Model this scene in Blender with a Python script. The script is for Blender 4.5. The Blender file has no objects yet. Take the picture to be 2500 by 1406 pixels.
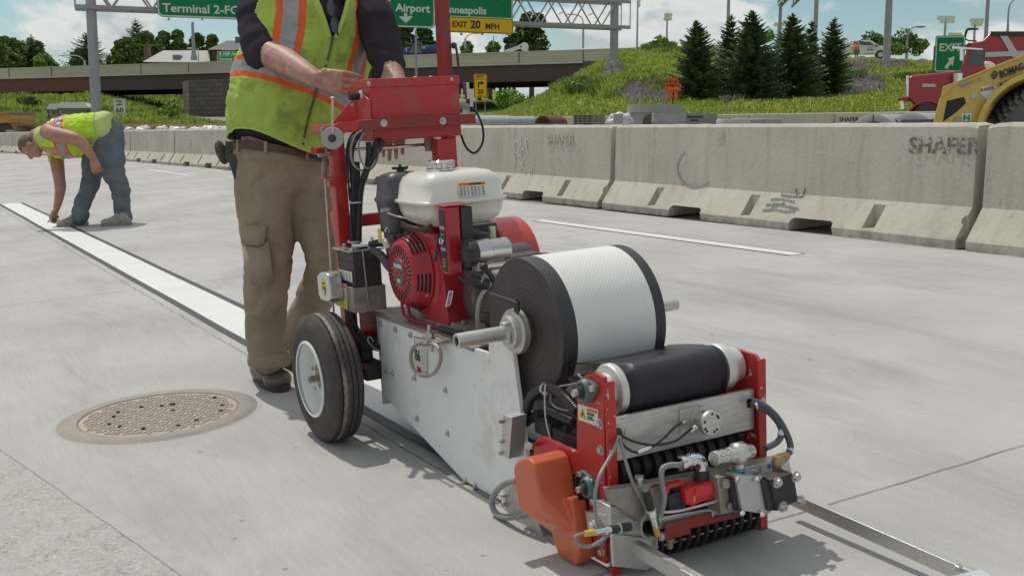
import bpy, bmesh, random
import numpy as np
from math import *
from mathutils import Vector, Matrix, noise
random.seed(7)
PI = pi
scene = bpy.context.scene
COL = scene.collection
# ------------------------------------------------------------------ camera
CX, CY, F, HC = 1250., 703., 2700., 1.1
PITCH = atan(385 / 2700)
cam_d = bpy.data.cameras.new('camera')
cam_d.sensor_width = 36
cam_d.lens = F / 2500 * 36
cam_d.clip_start = .05
cam_d.clip_end = 6000
cam = bpy.data.objects.new('camera', cam_d)
COL.objects.link(cam)
cam.location = (0, 0, HC)
cam.rotation_euler = (PI / 2 - PITCH, 0, 0)
scene.camera = cam
scene.render.resolution_x = 1024
scene.render.resolution_y = 575
# ------------------------------------------------------------------ directions of the road frame (x across, y along, z up; the road is banked)
v1 = np.array([-316 - CX, -(322 - CY), -F]); v1 /= np.linalg.norm(v1)
_X = (F * F + 381 * 381 + 381 * .051 * 1566) / (1566 - 381 * .051); _Y = 322 - .051 * (_X + 1566)
v2 = np.array([_X, -(_Y - CY), -F]); v2 /= np.linalg.norm(v2)
nn = np.cross(v2, v1); nn /= np.linalg.norm(nn)
R = np.stack([v2, v1, nn]); C0 = np.array([0, 0, HC])
WM = np.array([[1, 0, 0], [0, sin(PITCH), -cos(PITCH)], [0, cos(PITCH), sin(PITCH)]])
M3 = WM @ R.T
ROAD = Matrix([[*M3[i], (C0 - M3 @ C0)[i]] for i in range(3)] + [[0, 0, 0, 1]])
WORLD = Matrix.Identity(4)
def ray(px, py): return R @ np.array([px - CX, -(py - CY), -F])
def G(px, py, z=0.):
    d = ray(px, py); return Vector(C0 + (z - HC) / d[2] * d)
def V(px, py, x):
    d = ray(px, py); return Vector(C0 + x / d[0] * d)
def U(px, py, y):
    d = ray(px, py); return Vector(C0 + y / d[1] * d)
def K(px, py, dep): return Vector(C0 + dep / F * ray(px, py))
def toW(q): return ROAD @ Vector(q)
def A(px, py, Y):                       # point of the world at distance Y ahead
    d = WM @ np.array([px - CX, -(py - CY), -F]); return Vector(C0 + Y / d[1] * d)
# ------------------------------------------------------------------ sky and sun
sun_dir = (ROAD.to_3x3() @ Vector((-.03, .56, 1))).normalized()
sun_el = asin(sun_dir.z)
sun_az = atan2(sun_dir.x, sun_dir.y)
world = bpy.data.worlds.new('World'); scene.world = world
world.use_nodes = True
nt = world.node_tree; nt.nodes.clear()
def N(nt, t, **k):
    n = nt.nodes.new(t)
    for a, b in k.items():
        if a == 'ins':
            for i, val in b.items(): n.inputs[i].default_value = val
        else: setattr(n, a, b)
    return n
def L(nt, a, b): nt.links.new(a, b)
def build_sky():
    out = N(nt, 'ShaderNodeOutputWorld'); bg = N(nt, 'ShaderNodeBackground'); bg.inputs[1].default_value = 1
    sky = N(nt, 'ShaderNodeTexSky', sky_type='NISHITA', sun_disc=False, sun_elevation=sun_el, sun_rotation=sun_az,
            air_density=1.0, dust_density=0.3, ozone_density=1.0)
    tint = N(nt, 'ShaderNodeMix', data_type='RGBA', blend_type='MULTIPLY'); tint.inputs[0].default_value = 1
    L(nt, sky.outputs[0], tint.inputs[6]); tint.inputs[7].default_value = (.067, .074, .072, 1)
    tc = N(nt, 'ShaderNodeTexCoord')
    sep = N(nt, 'ShaderNodeSeparateXYZ'); L(nt, tc.outputs['Generated'], sep.inputs[0])
    cmb = N(nt, 'ShaderNodeVectorMath', operation='MULTIPLY'); L(nt, tc.outputs['Generated'], cmb.inputs[0]); cmb.inputs[1].default_value = (4.6, 4.6, 8.5)
    big = N(nt, 'ShaderNodeTexNoise', ins={'Scale': 1.15, 'Detail': 8., 'Roughness': .56, 'Distortion': .25}); L(nt, cmb.outputs[0], big.inputs['Vector'])
    off = N(nt, 'ShaderNodeVectorMath', operation='ADD'); L(nt, cmb.outputs[0], off.inputs[0]); off.inputs[1].default_value = (.02, -.03, .14)
    big2 = N(nt, 'ShaderNodeTexNoise', ins={'Scale': 1.15, 'Detail': 8., 'Roughness': .56, 'Distortion': .25}); L(nt, off.outputs[0], big2.inputs['Vector'])
    msk = N(nt, 'ShaderNodeMapRange', interpolation_type='SMOOTHSTEP', ins={1: .475, 2: .575, 3: 0., 4: .96}); zb = N(nt, 'ShaderNodeMath', operation='MULTIPLY_ADD'); L(nt, sep.outputs[2], zb.inputs[0]); zb.inputs[1].default_value = .14; L(nt, big.outputs[0], zb.inputs[2]); L(nt, zb.outputs[0], msk.inputs[0])
    # lit side against shaded side of the cloud, from the density a little nearer to the sun
    dif = N(nt, 'ShaderNodeMath', operation='SUBTRACT'); L(nt, big.outputs[0], dif.inputs[0]); L(nt, big2.outputs[0], dif.inputs[1])
    lit = N(nt, 'ShaderNodeMapRange', ins={1: -.05, 2: .045, 3: 0., 4: 1.}); L(nt, dif.outputs[0], lit.inputs[0])
    cc = N(nt, 'ShaderNodeMix', data_type='RGBA'); L(nt, lit.outputs[0], cc.inputs[0]); cc.inputs[6].default_value = (.42, .47, .485, 1); cc.inputs[7].default_value = (.70, .705, .69, 1)
    thick = N(nt, 'ShaderNodeMapRange', ins={1: .55, 2: .72, 3: 0., 4: .45}); L(nt, big.outputs[0], thick.inputs[0])
    c2 = N(nt, 'ShaderNodeMix', data_type='RGBA'); L(nt, thick.outputs[0], c2.inputs[0]); L(nt, cc.outputs[2], c2.inputs[6]); c2.inputs[7].default_value = (.40, .45, .47, 1)
    mx = N(nt, 'ShaderNodeMix', data_type='RGBA'); L(nt, msk.outputs[0], mx.inputs[0]); L(nt, tint.outputs[2], mx.inputs[6]); L(nt, c2.outputs[2], mx.inputs[7])
    L(nt, mx.outputs[2], bg.inputs[0]); L(nt, bg.outputs[0], out.inputs[0])
build_sky()
sl = bpy.data.lights.new('sun', 'SUN'); sl.energy = 2.32; sl.angle = radians(.55); sl.color = (1, .945, .87)
so = bpy.data.objects.new('sun', sl); COL.objects.link(so)
so.rotation_euler = (-sun_dir).to_track_quat('-Z', 'Y').to_euler(); so.location = (0, 0, 30)
vs = scene.view_settings
vs.view_transform = 'Standard'; vs.look = 'None'; vs.exposure = 0.1; vs.gamma = 1; vs.use_curve_mapping = False
scene.render.engine = 'CYCLES'
# ------------------------------------------------------------------ materials
MATS = {}
def pm(name, col, col2=None, ns=8., rough=.6, metal=0., bump=0., bs=40., det=4., spec=.5, rv=0., lo=.35, hi=.65, stretch=None, coat=0., dirt=None, dlo=.55, dhi=.75, ds=5., island=0.):
    """Principled material with noise-varied colour, optional dirt patches and bump, all in object coordinates."""
    if name in MATS: return MATS[name]
    m = bpy.data.materials.new(name); m.use_nodes = True; t = m.node_tree
    b = t.nodes['Principled BSDF']
    b.inputs['Roughness'].default_value = rough; b.inputs['Metallic'].default_value = metal
    b.inputs['Specular IOR Level'].default_value = spec
    if coat: b.inputs['Coat Weight'].default_value = coat; b.inputs['Coat Roughness'].default_value = .15
    b.inputs['Base Color'].default_value = (*col, 1)
    tc = N(t, 'ShaderNodeTexCoord'); vec = tc.outputs['Object']
    if stretch:
        mp = N(t, 'ShaderNodeMapping'); mp.inputs['Scale'].default_value = stretch; L(t, vec, mp.inputs[0]); vec = mp.outputs[0]
    last = None
    if col2:
        n = N(t, 'ShaderNodeTexNoise', ins={'Scale': ns, 'Detail': det, 'Roughness': .6}); L(t, vec, n.inputs['Vector'])
        r = N(t, 'ShaderNodeMapRange', ins={1: lo, 2: hi}); L(t, n.outputs[0], r.inputs[0])
        x = N(t, 'ShaderNodeMix', data_type='RGBA'); L(t, r.outputs[0], x.inputs[0]); x.inputs[6].default_value = (*col, 1); x.inputs[7].default_value = (*col2, 1)
        last = x.outputs[2]
        if rv:
            rr = N(t, 'ShaderNodeMapRange', ins={1: lo, 2: hi, 3: rough - rv, 4: rough + rv}); L(t, n.outputs[0], rr.inputs[0]); L(t, rr.outputs[0], b.inputs['Roughness'])
    if dirt:
        n = N(t, 'ShaderNodeTexNoise', ins={'Scale': ds, 'Detail': 8., 'Roughness': .65}); L(t, vec, n.inputs['Vector'])
        r = N(t, 'ShaderNodeMapRange', ins={1: dlo, 2: dhi}); L(t, n.outputs[0], r.inputs[0])
        x = N(t, 'ShaderNodeMix', data_type='RGBA'); L(t, r.outputs[0], x.inputs[0])
        if last: L(t, last, x.inputs[6])
        else: x.inputs[6].default_value = (*col, 1)
        x.inputs[7].default_value = (*dirt, 1); last = x.outputs[2]
    if island:
        g = N(t, 'ShaderNodeNewGeometry'); r = N(t, 'ShaderNodeMapRange', ins={3: 1 - island, 4: 1 + island}); L(t, g.outputs['Random Per Island'], r.inputs[0])
        x = N(t, 'ShaderNodeMix', data_type='RGBA', blend_type='MULTIPLY'); x.inputs[0].default_value = 1
        if last: L(t, last, x.inputs[6])
        else: x.inputs[6].default_value = (*col, 1)
        L(t, r.outputs[0], x.inputs[7]); last = x.outputs[2]
    if last: L(t, last, b.inputs['Base Color'])
    if bump:
        n = N(t, 'ShaderNodeTexNoise', ins={'Scale': bs, 'Detail': 5.}); L(t, vec, n.inputs['Vector'])
        bp = N(t, 'ShaderNodeBump', ins={'Strength': bump, 'Distance': .01}); L(t, n.outputs[0], bp.inputs['Height']); L(t, bp.outputs[0], b.inputs['Normal'])
    m.diffuse_color = (*col, 1)
    MATS[name] = m
    return m
# ------------------------------------------------------------------ mesh builder
ORG = {}; FRM = {}
def frame_axes(z, hint=None):
    z = Vector(z).normalized(); h = Vector(hint) if hint is not None else (Vector((0, 0, 1)) if abs(z.z) < .9 else Vector((0, 1, 0)))
    x = h.cross(z).normalized(); y = z.cross(x); return x, y, z
class MB:
    def __init__(s): s.v = []; s.f = []; s.m = []; s.k = 0
    def mat(s, k): s.k = k; return s
    def add(s, vs, fs):
        o = len(s.v); s.v += [Vector(p) for p in vs]; s.f += [tuple(o + i for i in f) for f in fs]; s.m += [s.k] * len(fs); return s
    def box(s, c, d, ax=None):
        c = Vector(c); ex, ey, ez = ax if ax else (Vector((1, 0, 0)), Vector((0, 1, 0)), Vector((0, 0, 1)))
        h = [Vector(ex) * d[0] / 2, Vector(ey) * d[1] / 2, Vector(ez) * d[2] / 2]
        vs = [c + h[0] * a + h[1] * b + h[2] * e for a in (-1, 1) for b in (-1, 1) for e in (-1, 1)]
        return s.add(vs, [(0, 1, 3, 2), (4, 6, 7, 5), (0, 4, 5, 1), (2, 3, 7, 6), (0, 2, 6, 4), (1, 5, 7, 3)])
    def bx(s, x0, x1, y0, y1, z0, z1): return s.box(((x0 + x1) / 2, (y0 + y1) / 2, (z0 + z1) / 2), (abs(x1 - x0), abs(y1 - y0), abs(z1 - z0)))
    def prism(s, pts, ext):
        n = len(pts); e = Vector(ext); vs = [Vector(p) for p in pts] + [Vector(p) + e for p in pts]
        return s.add(vs, [tuple(range(n)), tuple(range(2 * n - 1, n - 1, -1))] + [(i, i + n, (i + 1) % n + n, (i + 1) % n) for i in range(n)])
    def tube(s, pts, r, seg=10, cap=True, sub=0, flat=None):
        pts = [Vector(p) for p in pts]
        if sub: 
            rs = r if isinstance(r, (list, tuple)) else [r] * len(pts)
            q = []; qr = []
            for i in range(len(pts) - 1):
                p0 = pts[max(i - 1, 0)]; p1 = pts[i]; p2 = pts[i + 1]; p3 = pts[min(i + 2, len(pts) - 1)]
                for j in range(sub):
                    t = j / sub
                    q.append(.5 * (2 * p1 + (p2 - p0) * t + (2 * p0 - 5 * p1 + 4 * p2 - p3) * t * t + (3 * p1 - p0 - 3 * p2 + p3) * t ** 3)); qr.append(rs[i] * (1 - t) + rs[i + 1] * t)
            q.append(pts[-1]); qr.append(rs[-1]); pts = q; r = qr
        n = len(pts); rs = list(r) if isinstance(r, (list, tuple)) else [r] * n
        T = []
        for i in range(n):
            d = pts[min(i + 1, n - 1)] - pts[max(i - 1, 0)]
            T.append(d.normalized() if d.length > 1e-9 else Vector((0, 0, 1)))
        x, y, _ = frame_axes(T[0], flat)
        vs = []; fs = []
        for i in range(n):
            if i:
                q = T[i - 1].rotation_difference(T[i]); x = q @ x; y = q @ y
            for j in range(seg):
                a = 2 * PI * (j + .5) / seg; vs.append(pts[i] + (x * cos(a) + y * sin(a)) * rs[i])
        for i in range(n - 1):
            for j in range(seg):
                a = i * seg + j; b = i * seg + (j + 1) % seg; fs.append((a, b, b + seg, a + seg))
        if cap: fs += [tuple(range(seg - 1, -1, -1)), tuple(range((n - 1) * seg, n * seg))]
        return s.add(vs, fs)
    def lathe(s, p, ax, prof, seg=24, hint=None):     # prof: (distance along axis, radius)
        p = Vector(p); x, y, z = frame_axes(ax, hint); vs = []; fs = []; n = len(prof)
        for (t, r) in prof:
            for j in range(seg):
                a = 2 * PI * (j + .5) / seg; vs.append(p + z * t + (x * cos(a) + y * sin(a)) * max(r, 1e-5))
        for i in range(n - 1):
            for j in range(seg):
                a = i * seg + j; b = i * seg + (j + 1) % seg; fs.append((a, b, b + seg, a + seg))
        fs += [tuple(range(seg - 1, -1, -1)), tuple(range((n - 1) * seg, n * seg))]
        return s.add(vs, fs)
    def cyl(s, p0, p1, r, seg=16, r2=None):
        d = Vector(p1) - Vector(p0); return s.lathe(p0, d, [(0, r), (d.length, r if r2 is None else r2)], seg)
    def bolt(s, p, ax, r=.009, h=.006, washer=True):
        ax = Vector(ax).normalized(); p = Vector(p)
        if washer: s.lathe(p, ax, [(0, r * 1.45), (.0016, r * 1.45)], 14)
        s.lathe(p + ax * .0014, ax, [(0, r), (h, r), (h + .0012, r * .75)], 6)
        return s
    def ell(s, c, r, seg=16, rings=10, ax=None):
        c = Vector(c); ex, ey, ez = ax if ax else (Vector((1, 0, 0)), Vector((0, 1, 0)), Vector((0, 0, 1)))
        r = (r, r, r) if not isinstance(r, (tuple, list)) else r; vs = [c - ez * r[2]]
        for i in range(1, rings):
            ph = -PI / 2 + PI * i / rings
            for j in range(seg):
                a = 2 * PI * j / seg; vs.append(c + ex * r[0] * cos(ph) * cos(a) + ey * r[1] * cos(ph) * sin(a) + ez * r[2] * sin(ph))
        vs.append(c + ez * r[2]); fs = []
        for j in range(seg): fs.append((0, 1 + (j + 1) % seg, 1 + j))
        for i in range(rings - 2):
            for j in range(seg):
                a = 1 + i * seg + j; b = 1 + i * seg + (j + 1) % seg; fs.append((a, b, b + seg, a + seg))
        e = len(vs) - 1; o = 1 + (rings - 2) * seg
        for j in range(seg): fs.append((o + j, o + (j + 1) % seg, e))
        return s.add(vs, fs)
    def quad(s, *p): return s.add(p, [tuple(range(len(p)))])
    def text(s, txt, o, ex, ey, size, align='LEFT', ext=.0004, bold=0., sx=1.):
        """flat lettering: o = baseline start, ex/ey unit directions, raised slightly along ex x ey"""
        c = bpy.data.curves.new('t', 'FONT'); c.body = txt; c.size = size; c.align_x = align; c.extrude = ext; c.offset = bold * size; c.resolution_u = 3
        ob = bpy.data.objects.new('t', c); COL.objects.link(ob)
        me = bpy.data.meshes.new_from_object(ob.evaluated_get(bpy.context.evaluated_depsgraph_get()))
        ex = Vector(ex).normalized(); ey = Vector(ey); ey = (ey - ex * ey.dot(ex)).normalized(); ez = ex.cross(ey); o = Vector(o)
        s.add([o + ex * v.co.x * sx + ey * v.co.y + ez * (v.co.z + ext) for v in me.vertices], [tuple(p.vertices) for p in me.polygons])
        bpy.data.objects.remove(ob); bpy.data.curves.remove(c); bpy.data.meshes.remove(me); return s
    def build(s, name, mats, parent=None, frame=None, org=None, smooth=35, bevel=0., bseg=2, flip=False):
        if not isinstance(mats, (list, tuple)): mats = [mats]
        if parent is not None: frame = FRM[parent.name]; org = ORG[parent.name]
        if frame is None: frame = WORLD
        if org is None: org = Vector((0, 0, 0))
        org = Vector(org); me = bpy.data.meshes.new(name)
        me.from_pydata([v - org for v in s.v], [], s.f)
        for m in mats: me.materials.append(m)
        me.polygons.foreach_set('material_index', s.m)
        bm = bmesh.new(); bm.from_mesh(me); bmesh.ops.recalc_face_normals(bm, faces=bm.faces[:]); bm.to_mesh(me); bm.free()
        if smooth:
            me.shade_smooth()
            if smooth < 180: me.set_sharp_from_angle(angle=radians(smooth))
        me.update(); ob = bpy.data.objects.new(name, me); COL.objects.link(ob)
        if parent is not None: ob.parent = parent
        else: ob.matrix_world = frame @ Matrix.Translation(org)
        ORG[ob.name] = org; FRM[ob.name] = frame
        if bevel:
            b = ob.modifiers.new('bevel', 'BEVEL'); b.width = bevel; b.segments = bseg; b.limit_method = 'ANGLE'; b.angle_limit = radians(40)
        return ob
def tag(o, label=None, cat=None, group=None, kind=None):
    if label: o['label'] = label
    if cat: o['category'] = cat
    if group: o['group'] = group
    if kind: o['kind'] = kind
    return o
def thing(name, label, cat, org, frame=ROAD, group=None):
    o = bpy.data.objects.new(name, None); COL.objects.link(o); o.empty_display_size = .1
    o.matrix_world = frame @ Matrix.Translation(Vector(org)); ORG[o.name] = Vector(org); FRM[o.name] = frame
    return tag(o, label, cat, group)
def copy_tree(o, parent=None):
    c = o.copy(); COL.objects.link(c); c.parent = parent
    ORG[c.name] = ORG[o.name]; FRM[c.name] = FRM[o.name]
    for ch in [q for q in bpy.data.objects if q.parent == o]: copy_tree(ch, c)
    return c
def blob(mb, voxel, smooth=6, disp=None):
    """union of closed shapes in mb into one continuous skin (voxel remesh + smoothing), returns new MB"""
    me = bpy.data.meshes.new('b'); me.from_pydata(mb.v, [], mb.f)
    bm = bmesh.new(); bm.from_mesh(me); bmesh.ops.recalc_face_normals(bm, faces=bm.faces[:]); bm.to_mesh(me); bm.free()
    ob = bpy.data.objects.new('b', me); COL.objects.link(ob)
    r = ob.modifiers.new('r', 'REMESH'); r.mode = 'VOXEL'; r.voxel_size = voxel
    if smooth: q = ob.modifiers.new('s', 'SMOOTH'); q.iterations = smooth; q.factor = .5
    bpy.context.view_layer.update()
    ev = ob.evaluated_get(bpy.context.evaluated_depsgraph_get()); m2 = ev.to_mesh()
    out = MB(); vs = [v.co.copy() for v in m2.vertices]
    if disp:
        ns = [v.normal.copy() for v in m2.vertices]; vs = [v + n * disp(v, n) for v, n in zip(vs, ns)]
    out.add(vs, [tuple(p.vertices) for p in m2.polygons])
    ev.to_mesh_clear(); bpy.data.objects.remove(ob); bpy.data.meshes.remove(me)
    return out
def capsule(mb, pts, rs, seg=12, sub=3):
    """closed limb: tube through pts with rounded ends"""
    mb.tube(pts, list(rs), seg, sub=sub); mb.ell(pts[0], rs[0], seg, 8); mb.ell(pts[-1], rs[-1], seg, 8); return mb
def fn(v, s=1., o=0.): return noise.noise(Vector((v[0] * s + o, v[1] * s - o, v[2] * s + 3 * o)))
# ================================================================== SETTING
RI = ROAD.inverted()
nW = ROAD.to_3x3() @ Vector((0, 0, 1)); P0W = toW((0, 0, 0))
def zroad(X, Y): return P0W.z - (nW.x * (X - P0W.x) + nW.y * (Y - P0W.y)) / nW.z
def sm(t, a, b): t = min(max((t - a) / (b - a), 0), 1); return t * t * (3 - 2 * t)
TY = [20, 35, 45, 60, 75, 95, 125, 160, 400]
TP = [-1500, -600, 0, 250, 440, 560, 700, 1100, 1200, 1300, 1420, 1500, 1600, 1700, 2000, 2500, 3400]
TZ = [[.6, .7, .9, 1.2, 1.5, 2.6, 5.0, 7.0, 9],
      [.6, .7, .9, 1.2, 1.5, 2.6, 5.0, 7.0, 9],
      [.6, .7, .9, 1.1, 1.6, 3.0, 5.0, 7.0, 9],
      [.6, .7, .9, 1.1, 1.6, 3.0, 5.0, 7.0, 9],
      [.6, .7, .9, 1.1, 1.3, 1.9, 2.6, 7.0, 9],
      [.6, .7, .9, 1.1, 1.1, 1.1, 1.3, 4.0, 9],
      [.6, .7, .8, 1.0, 1.1, 1.2, 3.3, 7.0, 8],
      [.6, .8, .8, 1.1, 1.3, 2.0, 4.6, 7.0, 9],
      [.6, .8, .82, 1.5, 1.9, 2.3, 4.8, 7.0, 9],
      [.6, .8, .85, 2.2, 2.9, 3.2, 3.6, 4.0, 8],
      [.6, .8, .9, 3.1, 4.9, 5.3, 5.4, 6.0, 8],
      [.3, .83, 1.2, 4.0, 6.1, 6.3, 6.4, 6.6, 8],
      [.3, .86, 1.6, 3.9, 6.6, 7.3, 7.6, 7.6, 8],
      [.3, .86, 1.7, 3.4, 6.2, 6.6, 6.8, 7, 8],
      [.3, .9, 1.9, 3.2, 5.6, 6.3, 6.5, 7, 8],
      [.3, 1.0, 2.0, 3.4, 5.3, 6.2, 6.4, 7, 8],
      [.3, 1.0, 2.0, 3.4, 5.3, 6.2, 6.4, 7, 8]]
def interp(xs, x):
    if x <= xs[0]: return 0, 0.
    if x >= xs[-1]: return len(xs) - 2, 1.
    i = max(k for k in range(len(xs) - 1) if xs[k] <= x); return i, (x - xs[i]) / (xs[i + 1] - xs[i])
def ground_z(X, Y):
    q = RI @ Vector((X, Y, zroad(X, Y)))
    px = CX + F * X / max(Y, 12)
    i, a = interp(TP, px); j, b = interp(TY, Y); b = b
    zt = (TZ[i][j] * (1 - a) + TZ[i + 1][j] * a) * (1 - b) + (TZ[i][j + 1] * (1 - a) + TZ[i + 1][j + 1] * a) * b
    t = max(sm(q.x, 7.2, 10.5), sm(Y, 52, 72), sm(-q.x, 14, 30) * .6)
    if Y < 0: t = max(t, sm(-Y, 20, 60) * .8) if q.x < 7.2 else t
    bumpy = .16 * fn((X, Y, 0), .35) + .06 * fn((X, Y, 3), 1.3) if Y > 42 and t > .9 and zt > 1.2 else 0
    if Y < 20: zt = min(zt, .35)
    return (zroad(X, Y) - .012) * (1 - t) + zt * t + bumpy
def axis(a): 
    out = []
    for (lo, hi, st) in a:
        x = lo
        while x < hi - 1e-6: out.append(x); x += st
    out.append(a[-1][1]); return out
def mat_terrain():
    m = bpy.data.materials.new('embankment ground'); m.use_nodes = True; t = m.node_tree; b = t.nodes['Principled BSDF']; b.inputs['Roughness'].default_value = .95
    b.inputs['Specular IOR Level'].default_value = .1
    tc = N(t, 'ShaderNodeTexCoord'); n1 = N(t, 'ShaderNodeTexNoise', ins={'Scale': .22, 'Detail': 6.}); n2 = N(t, 'ShaderNodeTexNoise', ins={'Scale': 3.5, 'Detail': 6.})
    L(t, tc.outputs['Object'], n1.inputs['Vector']); L(t, tc.outputs['Object'], n2.inputs['Vector'])
    r = N(t, 'ShaderNodeValToRGB'); L(t, n1.outputs[0], r.inputs[0]); e = r.color_ramp.elements
    e[0].position = .35; e[0].color = (.15, .2, .05, 1); e[1].position = .62; e[1].color = (.27, .31, .08, 1)
    q = r.color_ramp.elements.new(.5); q.color = (.2, .26, .06, 1)
    x = N(t, 'ShaderNodeMix', data_type='RGBA', blend_type='MULTIPLY'); x.inputs[0].default_value = .7; L(t, r.outputs[0], x.inputs[6])
    r2 = N(t, 'ShaderNodeMapRange', ins={1: .3, 2: .7, 3: .55, 4: 1.25}); L(t, n2.outputs[0], r2.inputs[0]); L(t, r2.outputs[0], x.inputs[7])
    # soil tone by attribute: bare near ground, plus far ground neutralised against green bounce 
    at = N(t, 'ShaderNodeAttribute', attribute_name='soil'); d = N(t, 'ShaderNodeMix', data_type='RGBA'); L(t, at.outputs['Fac'], d.inputs[0]); L(t, x.outputs[2], d.inputs[6]); d.inputs[7].default_value = (.27, .24, .21, 1)
    L(t, d.outputs[2], b.inputs['Base Color'])
    bp = N(t, 'ShaderNodeBump', ins={'Strength': .8, 'Distance': .15}); L(t, n2.outputs[0], bp.inputs['Height']); L(t, bp.outputs[0], b.inputs['Normal'])
    return m
def build_ground():
    xs = axis([(-2500, -300, 220), (-300, -90, 12), (-90, 60, 1.2), (60, 300, 12), (300, 2500, 220)])
    ys = axis([(-800, -60, 80), (-60, 14, 3), (14, 100, .9), (100, 180, 4), (180, 500, 20), (500, 4000, 350)])
    vs = []; so_ = []
    for y in ys:
        for x in xs:
            z = ground_z(x, y); vs.append((x, y, z)); px = CX + F * x / max(y, 12)
            q = RI @ Vector((x, y, z)); soil = 1. if (y < 43 or (px < 1100 and y < 62) or y > 190) else (.6 if y > 92 and px > 1180 else 0.)  # soil tone added to the far ground to weaken its green bounce light
            if q.x > 7 and px > 1150 and y > 33 + max(0, (1700 - px)) * .03: soil = 0.
            so_.append(soil)
    nx = len(xs); fs = [(j * nx + i, j * nx + i + 1, (j + 1) * nx + i + 1, (j + 1) * nx + i) for j in range(len(ys) - 1) for i in range(nx - 1)]
    b = MB(); b.add(vs, fs); o = b.build('ground', mat_terrain(), smooth=180); tag(o, kind='structure')
    a = o.data.attributes.new('soil', 'FLOAT', 'POINT'); a.data.foreach_set('value', so_)
build_ground()
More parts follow.
